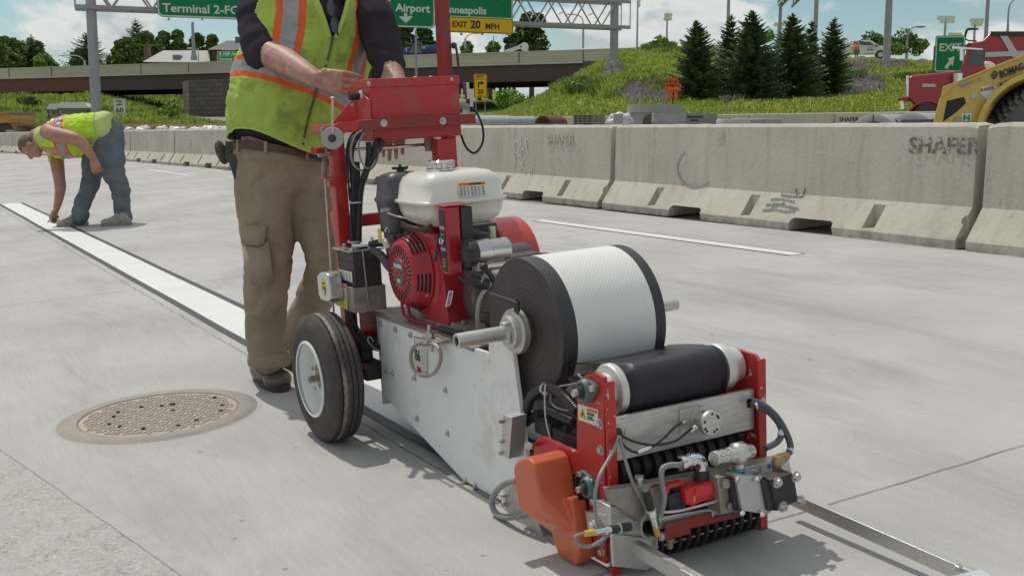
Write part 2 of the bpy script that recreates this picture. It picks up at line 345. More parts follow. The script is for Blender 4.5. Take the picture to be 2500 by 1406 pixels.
# ------------------------------------------------------------------ road surface
def mat_road():
    m = bpy.data.materials.new('tined concrete paving'); m.use_nodes = True; t = m.node_tree; b = t.nodes['Principled BSDF']
    b.inputs['Roughness'].default_value = .85; b.inputs['Specular IOR Level'].default_value = .25
    tc = N(t, 'ShaderNodeTexCoord'); ob = tc.outputs['Object']
    def noi(scale, det=5., st=None, rough=.55, dist=0.):
        v = ob
        if st: mp = N(t, 'ShaderNodeMapping'); mp.inputs['Scale'].default_value = st; L(t, ob, mp.inputs[0]); v = mp.outputs[0]
        n = N(t, 'ShaderNodeTexNoise', ins={'Scale': scale, 'Detail': det, 'Roughness': rough, 'Distortion': dist}); L(t, v, n.inputs['Vector']); return n.outputs[0]
    def mr(s, a, b_, c=0., d=1.): r = N(t, 'ShaderNodeMapRange', ins={1: a, 2: b_, 3: c, 4: d}); L(t, s, r.inputs[0]); return r.outputs[0]
    def mix(f, a, b_, bt='MIX'):
        x = N(t, 'ShaderNodeMix', data_type='RGBA', blend_type=bt)
        for i, v in ((0, f), (6, a), (7, b_)):
            if isinstance(v, (tuple, float)): x.inputs[i].default_value = v if not isinstance(v, tuple) else (*v, 1)
            else: L(t, v, x.inputs[i])
        return x.outputs[2]
    def math(op, a, b_=None):
        n = N(t, 'ShaderNodeMath', operation=op)
        for i, v in enumerate((a, b_)):
            if v is None: continue
            if isinstance(v, (int, float)): n.inputs[i].default_value = v
            else: L(t, v, n.inputs[i])
        return n.outputs[0]
    c = mix(mr(noi(.9, 6), .38, .64), (.50, .487, .472), (.40, .393, .385))
    c = mix(mr(noi(.35, 6, (.5, 2.5, 1)), .5, .75, 0, .6), c, (.48, .465, .44))
    c = mix(mr(noi(2.2, 7, (1, .35, 1), .65, .4), .50, .68, 0, .62), c, (.30, .295, .30))
    c = mix(mr(noi(1., 6, (3.2, .35, 1), .7, .6), .56, .72, 0, .5), c, (.29, .285, .285))
    c = mix(mr(noi(5., 8, (1, 1, 1), .75, .3), .60, .74, 0, .45), c, (.56, .54, .51))
    # tining: fine lines along the road, broken up
    tn = noi(1., 3, (260, 5., 1), .6); c = mix(mr(tn, .4, .6, 0, .28), c, (.32, .31, .30))
    tn2 = noi(1., 4, (55, 2.2, 1), .6); c = mix(mr(tn2, .45, .68, 0, .24), c, (.53, .51, .485))
    gr = noi(240, 2); c = mix(mr(gr, .35, .65, .86, 1.1), (0., 0., 0.), c) if False else c
    g = N(t, 'ShaderNodeMix', data_type='RGBA', blend_type='MULTIPLY'); g.inputs[0].default_value = 1; L(t, c, g.inputs[6]); L(t, mr(gr, .3, .7, .84, 1.13), g.inputs[7]); c = g.outputs[2]
    # pits and small stones
    vo = N(t, 'ShaderNodeTexVoronoi', ins={'Scale': 9.}); L(t, ob, vo.inputs['Vector']); wn = N(t, 'ShaderNodeTexWhiteNoise'); L(t, vo.outputs['Position'], wn.inputs[0])
    pit = math('MULTIPLY', math('LESS_THAN', vo.outputs['Distance'], mr(wn.outputs[0], .0, 1., .0, .085)), math('GREATER_THAN', wn.outputs[0], .55))
    c = mix(math('MULTIPLY', pit, .55), c, (.14, .13, .13))
    # joints
    sp = N(t, 'ShaderNodeSeparateXYZ'); L(t, ob, sp.inputs[0]); X, Y = sp.outputs[0], sp.outputs[1]
    wob = math('MULTIPLY', math('SUBTRACT', noi(6., 5), .5), .03)
    jl = math('ABSOLUTE', math('SUBTRACT', math('ADD', X, wob), 1.372)); lj = math('LESS_THAN', jl, .0045)
    ln = math('MODULO', math('ADD', math('ADD', Y, wob), 100 * 5.37 - 2.03 + .01), 5.37); tj = math('LESS_THAN', math('ABSOLUTE', math('SUBTRACT', ln, .01)), .006)
    j = math('MAXIMUM', lj, tj)
    soft = math('MAXIMUM', mr(jl, .0, .05, .5, 0.), mr(math('ABSOLUTE', math('SUBTRACT', ln, .01)), 0, .03, .35, 0.))
    c = mix(math('MULTIPLY', soft, mr(noi(12., 4), .4, .6)), c, (.46, .44, .41))
    c = mix(math('MULTIPLY', j, mr(noi(4., 4), .3, .55, .25, .85)), c, (.17, .165, .155))
    L(t, c, b.inputs['Base Color'])
    h = math('ADD', math('ADD', math('MULTIPLY', tn, .6), math('MULTIPLY', gr, .5)), math('MULTIPLY', math('ADD', j, pit), -1.5))
    bp = N(t, 'ShaderNodeBump', ins={'Strength': .55, 'Distance': .004}); L(t, h, bp.inputs['Height']); L(t, bp.outputs[0], b.inputs['Normal'])
    return m
def build_road():
    b = MB(); xs = [-12 + i for i in range(19)] ; ys = [-14 + 2 * i for i in range(36)]
    b.add([(x, y, 0) for y in ys for x in xs], [(j * 19 + i, j * 19 + i + 1, (j + 1) * 19 + i + 1, (j + 1) * 19 + i) for j in range(35) for i in range(18)])
    tag(b.build('road', mat_road(), frame=ROAD, smooth=0), kind='structure')
    # exposed aggregate gutter slab at the lower left
    m = bpy.data.materials.new('exposed aggregate concrete'); m.use_nodes = True; t = m.node_tree; p = t.nodes['Principled BSDF']; p.inputs['Roughness'].default_value = .8
    tc = N(t, 'ShaderNodeTexCoord')
    def voro(sc, feat='F1'):
        v = N(t, 'ShaderNodeTexVoronoi', ins={'Scale': sc}); v.feature = feat; L(t, tc.outputs['Object'], v.inputs['Vector']); return v
    v = voro(105.); wn = N(t, 'ShaderNodeTexWhiteNoise'); L(t, v.outputs['Position'], wn.inputs[0])
    r = N(t, 'ShaderNodeValToRGB'); r.color_ramp.interpolation = 'CONSTANT'; L(t, wn.outputs[0], r.inputs[0])
    cols = [(0, (.40, .385, .35)), (.3, (.33, .33, .32)), (.46, (.33, .22, .18)), (.56, (.46, .34, .21)), (.64, (.27, .29, .30)), (.74, (.52, .47, .39)), (.84, (.2, .19, .19)), (.9, (.38, .30, .27)), (.95, (.5, .5, .5))]
    e = r.color_ramp.elements; e[0].position = 0; e[0].color = (*cols[0][1], 1); e[1].position = cols[1][0]; e[1].color = (*cols[1][1], 1)
    for a, c in cols[2:]: q = e.new(a); q.color = (*c, 1)
    ed = voro(105., 'DISTANCE_TO_EDGE'); er = N(t, 'ShaderNodeMapRange', ins={1: .0, 2: .16}); L(t, ed.outputs[0], er.inputs[0])
    nz = N(t, 'ShaderNodeTexNoise', ins={'Scale': 9., 'Detail': 6.}); L(t, tc.outputs['Object'], nz.inputs['Vector'])
    nr = N(t, 'ShaderNodeMapRange', ins={1: .42, 2: .6, 3: .45, 4: 1.}); L(t, nz.outputs[0], nr.inputs[0])
    mu = N(t, 'ShaderNodeMath', operation='MULTIPLY'); L(t, er.outputs[0], mu.inputs[0]); L(t, nr.outputs[0], mu.inputs[1])
    x = N(t, 'ShaderNodeMix', data_type='RGBA'); L(t, mu.outputs[0], x.inputs[0]); x.inputs[6].default_value = (.43, .42, .40, 1); L(t, r.outputs[0], x.inputs[7]); L(t, x.outputs[2], p.inputs['Base Color'])
    bp = N(t, 'ShaderNodeBump', ins={'Strength': .4, 'Distance': .004}); L(t, mu.outputs[0], bp.inputs['Height']); L(t, bp.outputs[0], p.inputs['Normal'])
    def edge(y, w=0): return .25 + (4.12 - y) * .186 + w
    b = MB(); ys = [y * .05 for y in range(-80, 180)]
    k = .004
    L1 = [(edge(y) + k * fn((y, 0, 0), 7), y, .004) for y in ys]; L2 = [(-12, y, .004) for y in ys]
    b.add(L1 + L2, [(i, i + 1, i + 1 + len(ys), i + len(ys)) for i in range(len(ys) - 1)])
    tag(b.build('gutter_slab', m, frame=ROAD, smooth=0), kind='structure')
    # rounded seam of smooth grout beside it
    b = MB(); w = [.0, .012, .024, .04, .06]; zz = [.0041, .0048, .0042, .0038, .0008]; vs = []
    for y in ys:
        for q, z in zip(w, zz): vs.append((edge(y, q - .012) + k * fn((y, 0, 0), 7) + (q * .07 * fn((y, 2, 0), 5) if q > .02 else 0), y, z if q < .055 else .0006))
    b.add(vs, [(i * 5 + j, i * 5 + j + 1, i * 5 + j + 6, i * 5 + j + 5) for i in range(len(ys) - 1) for j in range(4)])
    for y0, y1 in zip(ys[:-1], ys[1:]): e0, e1 = [edge(y, -.012) + k * fn((y, 0, 0), 7) for y in (y0, y1)]; b.k = 1; b.quad((e0 - .0015, y0, .0052), (e0 + .0012, y0, .0052), (e1 + .0012, y1, .0052), (e1 - .0015, y1, .0052))
    tag(b.build('gutter_seam', [pm('grout', (.46, .45, .43), (.41, .40, .385), 12, .85, bump=.5, bs=180), pm('joint line', (.22, .21, .2), (.38, .37, .35), 14, .9)], frame=ROAD, smooth=180), kind='structure')
build_road()
# ------------------------------------------------------------------ laid tape and lane dashes
def mat_tape(base, hi, sc=130.):
    m = bpy.data.materials.new('tape'); m.use_nodes = True; t = m.node_tree; p = t.nodes['Principled BSDF']; p.inputs['Roughness'].default_value = .55
    tc = N(t, 'ShaderNodeTexCoord'); mp = N(t, 'ShaderNodeMapping'); mp.inputs['Rotation'].default_value = (0, 0, PI / 4); L(t, tc.outputs['Object'], mp.inputs[0])
    ck = N(t, 'ShaderNodeTexVoronoi', ins={'Scale': sc, 'Randomness': .12}); L(t, mp.outputs[0], ck.inputs['Vector'])
    r = N(t, 'ShaderNodeMapRange', ins={1: .25, 2: .6}); L(t, ck.outputs[0], r.inputs[0])
    x = N(t, 'ShaderNodeMix', data_type='RGBA'); L(t, r.outputs[0], x.inputs[0]); x.inputs[6].default_value = (*hi, 1); x.inputs[7].default_value = (*base, 1)
    n = N(t, 'ShaderNodeTexNoise', ins={'Scale': 3., 'Detail': 7.}); L(t, tc.outputs['Object'], n.inputs['Vector'])
    r3 = N(t, 'ShaderNodeMapRange', ins={1: .3, 2: .7, 3: .92, 4: 1.05}); L(t, n.outputs[0], r3.inputs[0])
    y = N(t, 'ShaderNodeMix', data_type='RGBA', blend_type='MULTIPLY'); y.inputs[0].default_value = 1; L(t, x.outputs[2], y.inputs[6]); L(t, r3.outputs[0], y.inputs[7])
    L(t, y.outputs[2], p.inputs['Base Color'])
    bp = N(t, 'ShaderNodeBump', ins={'Strength': .35, 'Distance': .002}); bp.invert = True; L(t, ck.outputs[0], bp.inputs['Height']); L(t, bp.outputs[0], p.inputs['Normal'])
    return m
M_TW = mat_tape((.68, .675, .655), (.78, .77, .745)); M_TB = mat_tape((.028, .026, .03), (.06, .055, .06))
TX0, TX1, TE = 1.425, 1.745, .043
def strip(x0, x1, y0, y1, e, name, label, group=None, skew=0., wav=0.):
    b = MB(); n = max(2, int(abs(y1 - y0) / .12)); z0, z1 = .0004, .0032
    xs = [x0, x0 + e, x1 - e, x1]
    vs = []
    for i in range(n + 1):
        y = y0 + (y1 - y0) * i / n
        for k, x in enumerate(xs):
            vs.append((x + wav * fn((y, 0, 0), .8), y + (skew * (x - x0) / (x1 - x0) if i == n else 0), z1))
    fs = [(i * 4 + k, i * 4 + k + 1, i * 4 + k + 5, i * 4 + k + 4) for i in range(n) for k in range(3)]
    b.add(vs, fs); b.m = [0 if k == 1 else 1 for i in range(n) for k in range(3)]
    o = len(b.v); b.k = 1
    for i in range(n + 1): b.v += [b.v[i * 4] - Vector((0, 0, z1 - z0)), b.v[i * 4 + 3] - Vector((0, 0, z1 - z0))]
    for i in range(n):
        b.f += [(i * 4, o + 2 * i, o + 2 * i + 2, i * 4 + 4), (i * 4 + 3, o + 2 * i + 1, o + 2 * i + 3, i * 4 + 7)]; b.m += [1, 1]
    ob = b.build(name, [M_TW, M_TB], frame=ROAD, org=((x0 + x1) / 2, (y0 + y1) / 2, 0), smooth=0)
    tag(ob, label, 'lane marking', group); return ob
strip(TX0, TX1, 2.2, 17.15, TE, 'lane_marking_tape', 'long wide white lane tape with black borders freshly laid behind the machine', skew=-.1, wav=.006)
strip(5.10, 5.235, 5.33, 8.6, .014, 'lane_dash', 'white dash with thin black edges on the paving near the closest concrete barriers', 'short white lane dashes near the barriers')
strip(4.98, 5.115, 21.1, 24.6, .014, 'lane_dash', 'small faraway white dash on the paving between the two workers', 'short white lane dashes near the barriers')
# ------------------------------------------------------------------ manhole cover set in the paving
def build_manhole():
    c = Vector((.805, 4.17, 0)); R0 = .35
    th = thing('manhole_cover', 'round rusty cast iron manhole cover with raised cross tread flush in the concrete paving', 'manhole cover', c)
    iron = pm('cast iron', (.34, .31, .285), (.28, .265, .25), 10, .7, .15, bump=.5, bs=200, dirt=(.40, .31, .22), ds=7, dlo=.48, dhi=.7)
    b = MB(); b.lathe(c, (0, 0, 1), [(.001, R0 + .012), (.004, R0), (.007, R0 - .004), (.007, R0 - .058), (.001, R0 - .062), (.0009, R0 - .064)], 72)
    b.f = [f for f in b.f if len(f) == 4]; b.m = b.m[:len(b.f)]
    b.build('frame', iron, th, smooth=40)
    b = MB(); b.lathe(c, (0, 0, 1), [(.001, R0 - .0645), (.0045, R0 - .066), (.0045, .001)], 72)
    lid = b.build('lid', pm('cast iron lid', (.48, .40, .33), (.41, .34, .285), 14, .8, .1, bump=.4, bs=260), th, smooth=30)
    b = MB(); s = .0285; n = 10; ang = .45
    ca, sa = cos(ang), sin(ang)
    for i in range(-n, n + 1):
        for j in range(-n, n + 1):
            x = (i + (.5 if j % 2 else 0)) * s; y = j * s * .9
            if hypot(x, y) > R0 - .085: continue
            a = ang + (PI / 2 if (i + j) % 2 else 0) + .3
            ex = Vector((cos(a), sin(a), 0)); ey = Vector((-sin(a), cos(a), 0)); pz = Vector((0, 0, 1))
            p = c + Vector((x * ca - y * sa, x * sa + y * ca, .0055))
            b.box(p, (.024, .0075, .003), (ex, ey, pz)); b.box(p + ex * .009 + ey * .005, (.0075, .013, .0029), (ex, ey, pz)); b.box(p - ex * .009 - ey * .005, (.0075, .013, .0029), (ex, ey, pz))
    b.build('tread_bar', pm('worn iron', (.32, .295, .27), (.37, .325, .285), 20, .8, .0), lid, smooth=0)['kind'] = 'stuff'
    for k in range(14):
        b = MB(); a = k * 2.399; r = .05 + .2 * sqrt((k * .37) % 1); b.cyl(c + Vector((r * cos(a), r * sin(a), .002)), c + Vector((r * cos(a), r * sin(a), .0096)), .0075 + .004 * (k == 3), 10)
        b.build('vent_hole', pm('hole dark', (.012, .01, .01), rough=1), lid, smooth=0)
    b = MB(); b.lathe(c, (0, 0, 1), [(.0, R0 + .03), (.0022, R0 + .024), (.0005, R0 + .012)], 72); b.f = [f for f in b.f if len(f) == 4]; b.m = b.m[:len(b.f)]
    b.build('grout_ring', MATS['grout'], th)
build_manhole()
# ------------------------------------------------------------------ concrete barriers
def mat_barrier(name, c1, c2, st):
    m = bpy.data.materials.new(name); m.use_nodes = True; t = m.node_tree; b = t.nodes['Principled BSDF']; b.inputs['Roughness'].default_value = .85; b.inputs['Specular IOR Level'].default_value = .2
    tc = N(t, 'ShaderNodeTexCoord'); oi = N(t, 'ShaderNodeObjectInfo'); ad = N(t, 'ShaderNodeVectorMath', operation='ADD'); L(t, tc.outputs['Object'], ad.inputs[0])
    cb = N(t, 'ShaderNodeMath', operation='MULTIPLY'); L(t, oi.outputs['Random'], cb.inputs[0]); cb.inputs[1].default_value = 37.; L(t, cb.outputs[0], ad.inputs[1])
    def noi(s, d, sc=None, r=.6):
        v = ad.outputs[0]
        if sc: mp = N(t, 'ShaderNodeMapping'); mp.inputs['Scale'].default_value = sc; L(t, v, mp.inputs[0]); v = mp.outputs[0]
        n = N(t, 'ShaderNodeTexNoise', ins={'Scale': s, 'Detail': d, 'Roughness': r}); L(t, v, n.inputs['Vector']); return n.outputs[0]
    def mr(s, a, b_, c=0., d=1.): r = N(t, 'ShaderNodeMapRange', ins={1: a, 2: b_, 3: c, 4: d}); L(t, s, r.inputs[0]); return r.outputs[0]
    def mix(f, a, b_):
        x = N(t, 'ShaderNodeMix', data_type='RGBA')
        for i, v in ((0, f), (6, a), (7, b_)):
            if isinstance(v, tuple): x.inputs[i].default_value = (*v, 1)
            else: L(t, v, x.inputs[i])
        return x.outputs[2]
    c = mix(mr(noi(1.6, 7), .35, .65), c1, c2)
    c = mix(mr(noi(1, 6, (9, 9, .7)), .5, .75, 0, .55), c, st)             # vertical run-off streaks
    c = mix(mr(noi(1, 6, (16, 16, 1.2)), .55, .75, 0, .35), c, (.52, .48, .42))
    c = mix(mr(noi(26, 5), .62, .72, 0, .6), c, (.56, .54, .5))            # light spatter
    c = mix(mr(noi(48, 3), .68, .74, 0, .8), c, (.12, .1, .09))            # bug holes
    c = mix(mr(noi(3.1, 8, (1, 1, .5), .7), .62, .76, 0, .75), c, (.24, .14, .09))  # rust
    sp = N(t, 'ShaderNodeSeparateXYZ'); L(t, tc.outputs['Object'], sp.inputs[0])
    fo = mr(sp.outputs[2], .0, .09, 1., 0.); mu = N(t, 'ShaderNodeMath', operation='MULTIPLY'); L(t, fo, mu.inputs[0]); L(t, mr(noi(9, 6), .4, .62, .0, .55), mu.inputs[1])
    c = mix(mu.outputs[0], c, (.16, .135, .115))                            # splash dirt at the foot
    L(t, c, b.inputs['Base Color'])
    bp = N(t, 'ShaderNodeBump', ins={'Strength': .5, 'Distance': .012}); L(t, noi(22, 8, None, .7), bp.inputs['Height']); L(t, bp.outputs[0], b.inputs['Normal'])
    return m
M_BAR = mat_barrier('barrier concrete', (.54, .50, .435), (.46, .425, .365), (.31, .27, .215))
BL = 4.22
def barrier_mesh(chips=True):
    prof = [(-.285, 0), (-.285, .06), (-.125, .262), (-.088, .775), (-.07, .795), (.07, .795), (.088, .775), (.125, .262), (.285, .06), (.285, 0)]
    n = 60; vs = []; P = len(prof)
    for i in range(n + 1):
        y = -BL / 2 + BL * i / n; e = 0
        if i in (0, n): e = .014
        for (x, z) in prof:
            w = .006 * fn((x * 3, y * 2.3, z * 3), 2) + .004 * fn((x, y, z), 9)
            vs.append((x * (1 - (e * 1.4)) + (w if abs(x) > .1 else 0), y, z - (e if z > .7 else 0) + (.004 * fn((0, y, 0), 6) if z > .7 else 0)))
    fs = [(i * P + k, i * P + (k + 1) % P, (i + 1) * P + (k + 1) % P, (i + 1) * P + k) for i in range(n) for k in range(P)]
    fs += [tuple(range(P)), tuple(range(n * P, n * P + P))[::-1]]
    b = MB(); b.add(vs, fs)
    def mesh_ob(mb):
        me = bpy.data.meshes.new('q'); me.from_pydata(mb.v, [], mb.f); bm = bmesh.new(); bm.from_mesh(me); bmesh.ops.recalc_face_normals(bm, faces=bm.faces[:]); bm.to_mesh(me); bm.free()
        o = bpy.data.objects.new('q', me); COL.objects.link(o); return o
    base = mesh_ob(b); cut = MB()
    for yy in (-.78, .78):                                   # drainage slots under the barrier
        cut.prism([(-.4, yy - .25, -.05), (-.4, yy + .25, -.05), (-.4, yy + .22, .085), (-.4, yy + .19, .10), (-.4, yy - .19, .10), (-.4, yy - .22, .085)], (.8, 0, 0))
    for yy in (-1.35, -.02, 1.3):                              # wedge pockets in both sloping faces
        for sx in (-1, 1):
            cut.prism([(sx * .40, yy - .055, .075), (sx * .40, yy + .055, .075), (sx * .40, yy + .055, .235), (sx * .40, yy - .055, .235)], (-sx * .255, 0, 0))
    for k in range(9):                                       # knocked-off bits along the top arris and the ends
        y = random.uniform(-2, 2); cut.ell((random.choice((-1, 1)) * .09, y, .80), (.018, .02 + .05 * random.random(), .018), 7, 5)
    for k in range(8): cut.ell((random.choice((-1, 1)) * random.uniform(.12, .28), random.choice((-1, 1)) * BL / 2, random.uniform(.0, .3)), (.03, .035, .05), 7, 5)
    c = mesh_ob(cut); md = base.modifiers.new('b', 'BOOLEAN'); md.operation = 'DIFFERENCE'; md.object = c; md.solver = 'EXACT'; md.use_self = True
    bpy.context.view_layer.update(); me = bpy.data.meshes.new_from_object(base.evaluated_get(bpy.context.evaluated_depsgraph_get()))
    bpy.data.objects.remove(base); bpy.data.objects.remove(c); me.name = 'barrier'
    me.materials.clear(); me.materials.append(M_BAR); me.polygons.foreach_set('material_index', [0] * len(me.polygons)); me.shade_smooth(); me.set_sharp_from_angle(angle=radians(28)); return me
BME = barrier_mesh()
BAR_GRP = 'concrete barriers along the edge of the closed road'
def barrier(x, y, rz, label, name='concrete_barrier', grp=BAR_GRP, mat=ROAD, dz=0., cat='barrier', me=None):
    o = bpy.data.objects.new(name, me or BME); COL.objects.link(o); o.matrix_world = mat @ Matrix.Translation((x, y, dz)) @ Matrix.Rotation(rz, 4, 'Z')
    ORG[o.name] = Vector((x, y, dz)); FRM[o.name] = mat; tag(o, label, cat, grp); return o
def fromto(p, q):                        # barrier from joint p to joint q (x,y of its near bottom edge)
    p = Vector(p); q = Vector(q); d = (q - p).normalized(); nrm = Vector((d.y, -d.x, 0)) * (1 if d.y > 0 else -1)
    c = (p + q) / 2 + nrm * .285; return c.x, c.y, atan2(-d.x, d.y)
J = [(5.93, .40, 0), (5.95, 4.68, 0), (6.10, 9.0, 0), (6.25, 13.28, 0), (6.13, 17.6, 0)]
B_N = []
labs = ['pale concrete barrier at the right edge of the picture, with a long rust streak', 'nearest long concrete barrier with SHAFER stencilled in black near its right end',
        'concrete barrier with white spray paint scrawl, right of the red handle frame', 'concrete barrier mostly hidden behind the red control box and the operator']
for i in range(4): B_N.append(barrier(*fromto(J[i], J[i + 1]), labs[i]))
jx = [(6.13, 17.6, 0), (6.08, 21.9, 0)]
for px, py in ((448, 406), (351, 399), (290, 392), (225, 389), (160, 385), (100, 381)): 
    g = G(px, py); jx.append((g.x, g.y, 0))
# left run: lay barriers one after another along the bending line
pts = [Vector(p) for p in [(6.13, 17.6, 0), (6.05, 22.3, 0), (5.85, 26.5, 0), (5.7, 31, 0), (5.2, 39, 0), (4.75, 46, 0), (3.9, 55, 0), (2.6, 66, 0)]]
def along(s):
    for a, b_ in zip(pts[:-1], pts[1:]):
        l = (b_ - a).length
        if s <= l: return a.lerp(b_, s / l)
        s -= l
    return pts[-1]
ll = ['concrete barrier just left of the operator with white bags piled behind it', 'concrete barrier with white scrawl, second to the left of the operator', 'concrete barrier with white scrawl, right behind the legs of the bending worker', 'concrete barrier hidden behind the back of the bent worker',
      'concrete barrier behind the bending worker before the timber stack', 'small far concrete barrier left of the timber stack', 'tiny concrete barrier beside the left edge of the picture', 'last tiny barrier cut off by the left picture edge', 'farthest concrete barrier of the left run']
s = 0
for i in range(9):
    a = along(s); b_ = along(s + BL + .08); s += BL + .08
    B_N.append(barrier(*fromto(a, b_), ll[i]))
# stencilled and sprayed marks on the barrier faces (flat paint on the concrete)
def face_pt(bo, y, z):                   # point on the camera side of barrier bo at local (y, z)
    x = -.1255 + (z - .262) / (.775 - .262) * .037 if z > .262 else -.285 + (z - .06) / .202 * .16
    return bo.matrix_world @ Vector((x - .009, y, z))
def wpaint(px, py, w, m_, k): return None
def stencil(bo, txt, y0, z0, size, mat, name):
    b = MB(); o = RI @ face_pt(bo, y0, z0); ex = RI.to_3x3() @ (bo.matrix_world.to_3x3() @ Vector((0, -1, 0))); ey = RI.to_3x3() @ (bo.matrix_world.to_3x3() @ Vector((.072, 0, 1)))
    b.text(txt, o, ex, ey, size, ext=.0006, bold=.012, sx=1.12)
    c = b.build(name, mat, frame=ROAD, org=RI @ bo.matrix_world.translation, smooth=0)
    mw = c.matrix_world.copy(); c.parent = bo; bpy.context.view_layer.update(); c.matrix_parent_inverse = bo.matrix_world.inverted(); c.matrix_world = mw
    return c
SP = bpy.data.materials.new('stencil paint'); SP.use_nodes = True
def paint_mat(name, col, base=(.34, .30, .26), thr=.5):
    m = pm(name, col, base, 30, .8, lo=thr, hi=thr + .12); return m
stencil(B_N[1], 'SHAFER', -1.56, .60, .152, paint_mat('black stencil', (.13, .12, .13), (.46, .42, .37), .50), 'stencil_lettering')
stencil(B_N[2], 'SHAFER', -.85, .60, .15, paint_mat('faded stencil', (.30, .27, .25), (.46, .42, .35), .34), 'stencil_lettering')
def scrawl(bo, strokes, r, mat, name='spray_scrawl'):
    """thin sprayed strokes lying on the barrier face; strokes = lists of (y, z)"""
    b = MB()
    for st in strokes:
        for (a, c) in zip(st[:-1], st[1:]):
            A_, C_ = RI @ face_pt(bo, *a), RI @ face_pt(bo, *c); d = (C_ - A_).normalized(); nrm = RI.to_3x3() @ (bo.matrix_world.to_3x3() @ Vector((-1, 0, .072))); sd = d.cross(nrm).normalized() * r
            e = d * r * .5; b.quad(A_ + sd - e, A_ - sd - e, C_ - sd + e, C_ + sd + e)
    c = b.build(name, mat, frame=ROAD, org=RI @ bo.matrix_world.translation, smooth=0)
    mw = c.matrix_world.copy(); c.parent = bo; bpy.context.view_layer.update(); c.matrix_parent_inverse = bo.matrix_world.inverted(); c.matrix_world = mw
def circ(y, z, ry, rz, a0=0, a1=2 * PI, n=12): return [(y + ry * cos(a0 + (a1 - a0) * i / n), z + rz * sin(a0 + (a1 - a0) * i / n)) for i in range(n + 1)]
WP = paint_mat('white spray', (.66, .66, .64), (.54, .51, .45), .56)
WPn = lambda b_, y: scrawl(b_, [circ(y, .56, .07, .07), circ(y - .15, .62, .06, .09), [(y - .15, .58), (y - .26, .66)], [(y - .26, .5), (y - .2, .64), (y - .12, .52)], circ(y - .08, .42, .06, .05, 0, 4.5), [(y - .2, .44), (y - .12, .36), (y - .22, .30)], circ(y - .34, .29, .03, .04), [(y + .1, .5), (y + .02, .38)]], .0075, WP)
WPn(B_N[2], -.16)
scrawl(B_N[1], [circ(.82, .42, .26, .17, -2.4, .9, 16)], .011, paint_mat('teal chalk', (.36, .42, .38), thr=.45))
GP = paint_mat('grey overspray', (.33, .335, .335), (.50, .465, .41), .50); scrawl(B_N[1], [[(-.32, .245), (-.42, .238), (-.54, .24)], [(-.24, .205), (-.36, .215), (-.50, .202)], [(-.22, .165), (-.33, .178), (-.46, .165), (-.58, .158)], [(-.21, .125), (-.36, .138), (-.46, .128), (-.56, .140)], [(-.30, .15), (-.40, .19)]], .015, GP)
scrawl(B_N[1], [[(-.47, .30), (-.50, .24), (-.56, .25), (-.57, .31)]], .006, paint_mat('rusty scratch', (.12, .07, .05), thr=.7))
scrawl(B_N[0], [[(1.62, .62), (1.62, .5), (1.65, .42), (1.64, .36)], [(1.69, .33), (1.71, .26)]], .008, paint_mat('rust run', (.30, .12, .05), (.38, .34, .28), .5))
for bi, yo in ((4, .2), (5, .9), (6, .5)):
    scrawl(B_N[bi], [[(yo + .05 * k, .55 + .05 * ((k * 7) % 3)), (yo + .05 * k - .1, .5 + .05 * ((k * 5) % 3)), (yo + .05 * k - .02, .42)] for k in range(9)], .012, WP)
# ================================================================== THE TAPE LAYING MACHINE
RED = pm('red enamel', (.50, .017, .024), (.43, .018, .024), 5, .34, dirt=(.32, .10, .085), ds=11, dlo=.54, dhi=.78, coat=.25, bump=.06, bs=30)
REDW = pm('worn red enamel', (.50, .03, .022), (.42, .026, .022), 6, .42, dirt=(.55, .5, .47), ds=20, dlo=.62, dhi=.64, bump=.1, bs=60)
REDD = pm('dusty red enamel', (.30, .022, .022), (.24, .03, .028), 9, .5, dirt=(.16, .07, .06), ds=18, dlo=.5, dhi=.75)
ENG = pm('engine red', (.42, .012, .028), (.36, .014, .03), 9, .36, dirt=(.25, .09, .09), ds=30, dlo=.62, dhi=.8, coat=.2)
ORA = pm('orange guard paint', (.60, .125, .052), (.55, .12, .05), 6, .38, dirt=(.36, .13, .09), ds=13, dlo=.56, dhi=.8, bump=.08, bs=24, coat=.15)
WHP = pm('white plate paint', (.80, .80, .80), (.74, .745, .75), 2.2, .38, dirt=(.50, .47, .43), ds=6, dlo=.55, dhi=.8, bump=.05, bs=30)
ALU = pm('brushed aluminium', (.62, .61, .59), (.52, .51, .49), 30, .42, .75, bump=.12, bs=60, stretch=(1, 8, 8), dirt=(.36, .33, .29), ds=5, dlo=.55, dhi=.8, rv=.08)
STL = pm('zinc steel', (.56, .55, .53), (.45, .43, .41), 40, .34, .85, rv=.1)
STR = pm('weathered steel', (.40, .365, .33), (.28, .24, .21), 18, .55, .6, bump=.2, bs=70, dirt=(.24, .15, .10), ds=12, dlo=.55, dhi=.72)
CHR = pm('chrome', (.72, .73, .74), rough=.1, metal=1.)
BLK = pm('black plastic', (.028, .025, .03), (.04, .036, .04), 10, .48, spec=.4)
BLM = pm('black matt metal', (.035, .03, .034), (.055, .048, .05), 14, .6, dirt=(.1, .085, .075), ds=20, dlo=.55, dhi=.8)
BLH = pm('corrugated black hose', (.03, .026, .03), rough=.33, spec=.6)
GRY = pm('grey cable', (.27, .27, .27), (.22, .22, .22), 30, .5)
DGR = pm('dark grey cowl', (.055, .05, .06), (.07, .065, .075), 12, .42, dirt=(.12, .11, .11), ds=10, dlo=.6, dhi=.85)
RUB = pm('tyre rubber', (.05, .042, .043), (.068, .058, .057), 22, .75, dirt=(.16, .14, .125), ds=6, dlo=.52, dhi=.8, bump=.3, bs=150)
RIMW = pm('white rim enamel', (.74, .77, .76), (.68, .7, .68), 5, .3, dirt=(.34, .24, .15), ds=9, dlo=.6, dhi=.8, coat=.3)
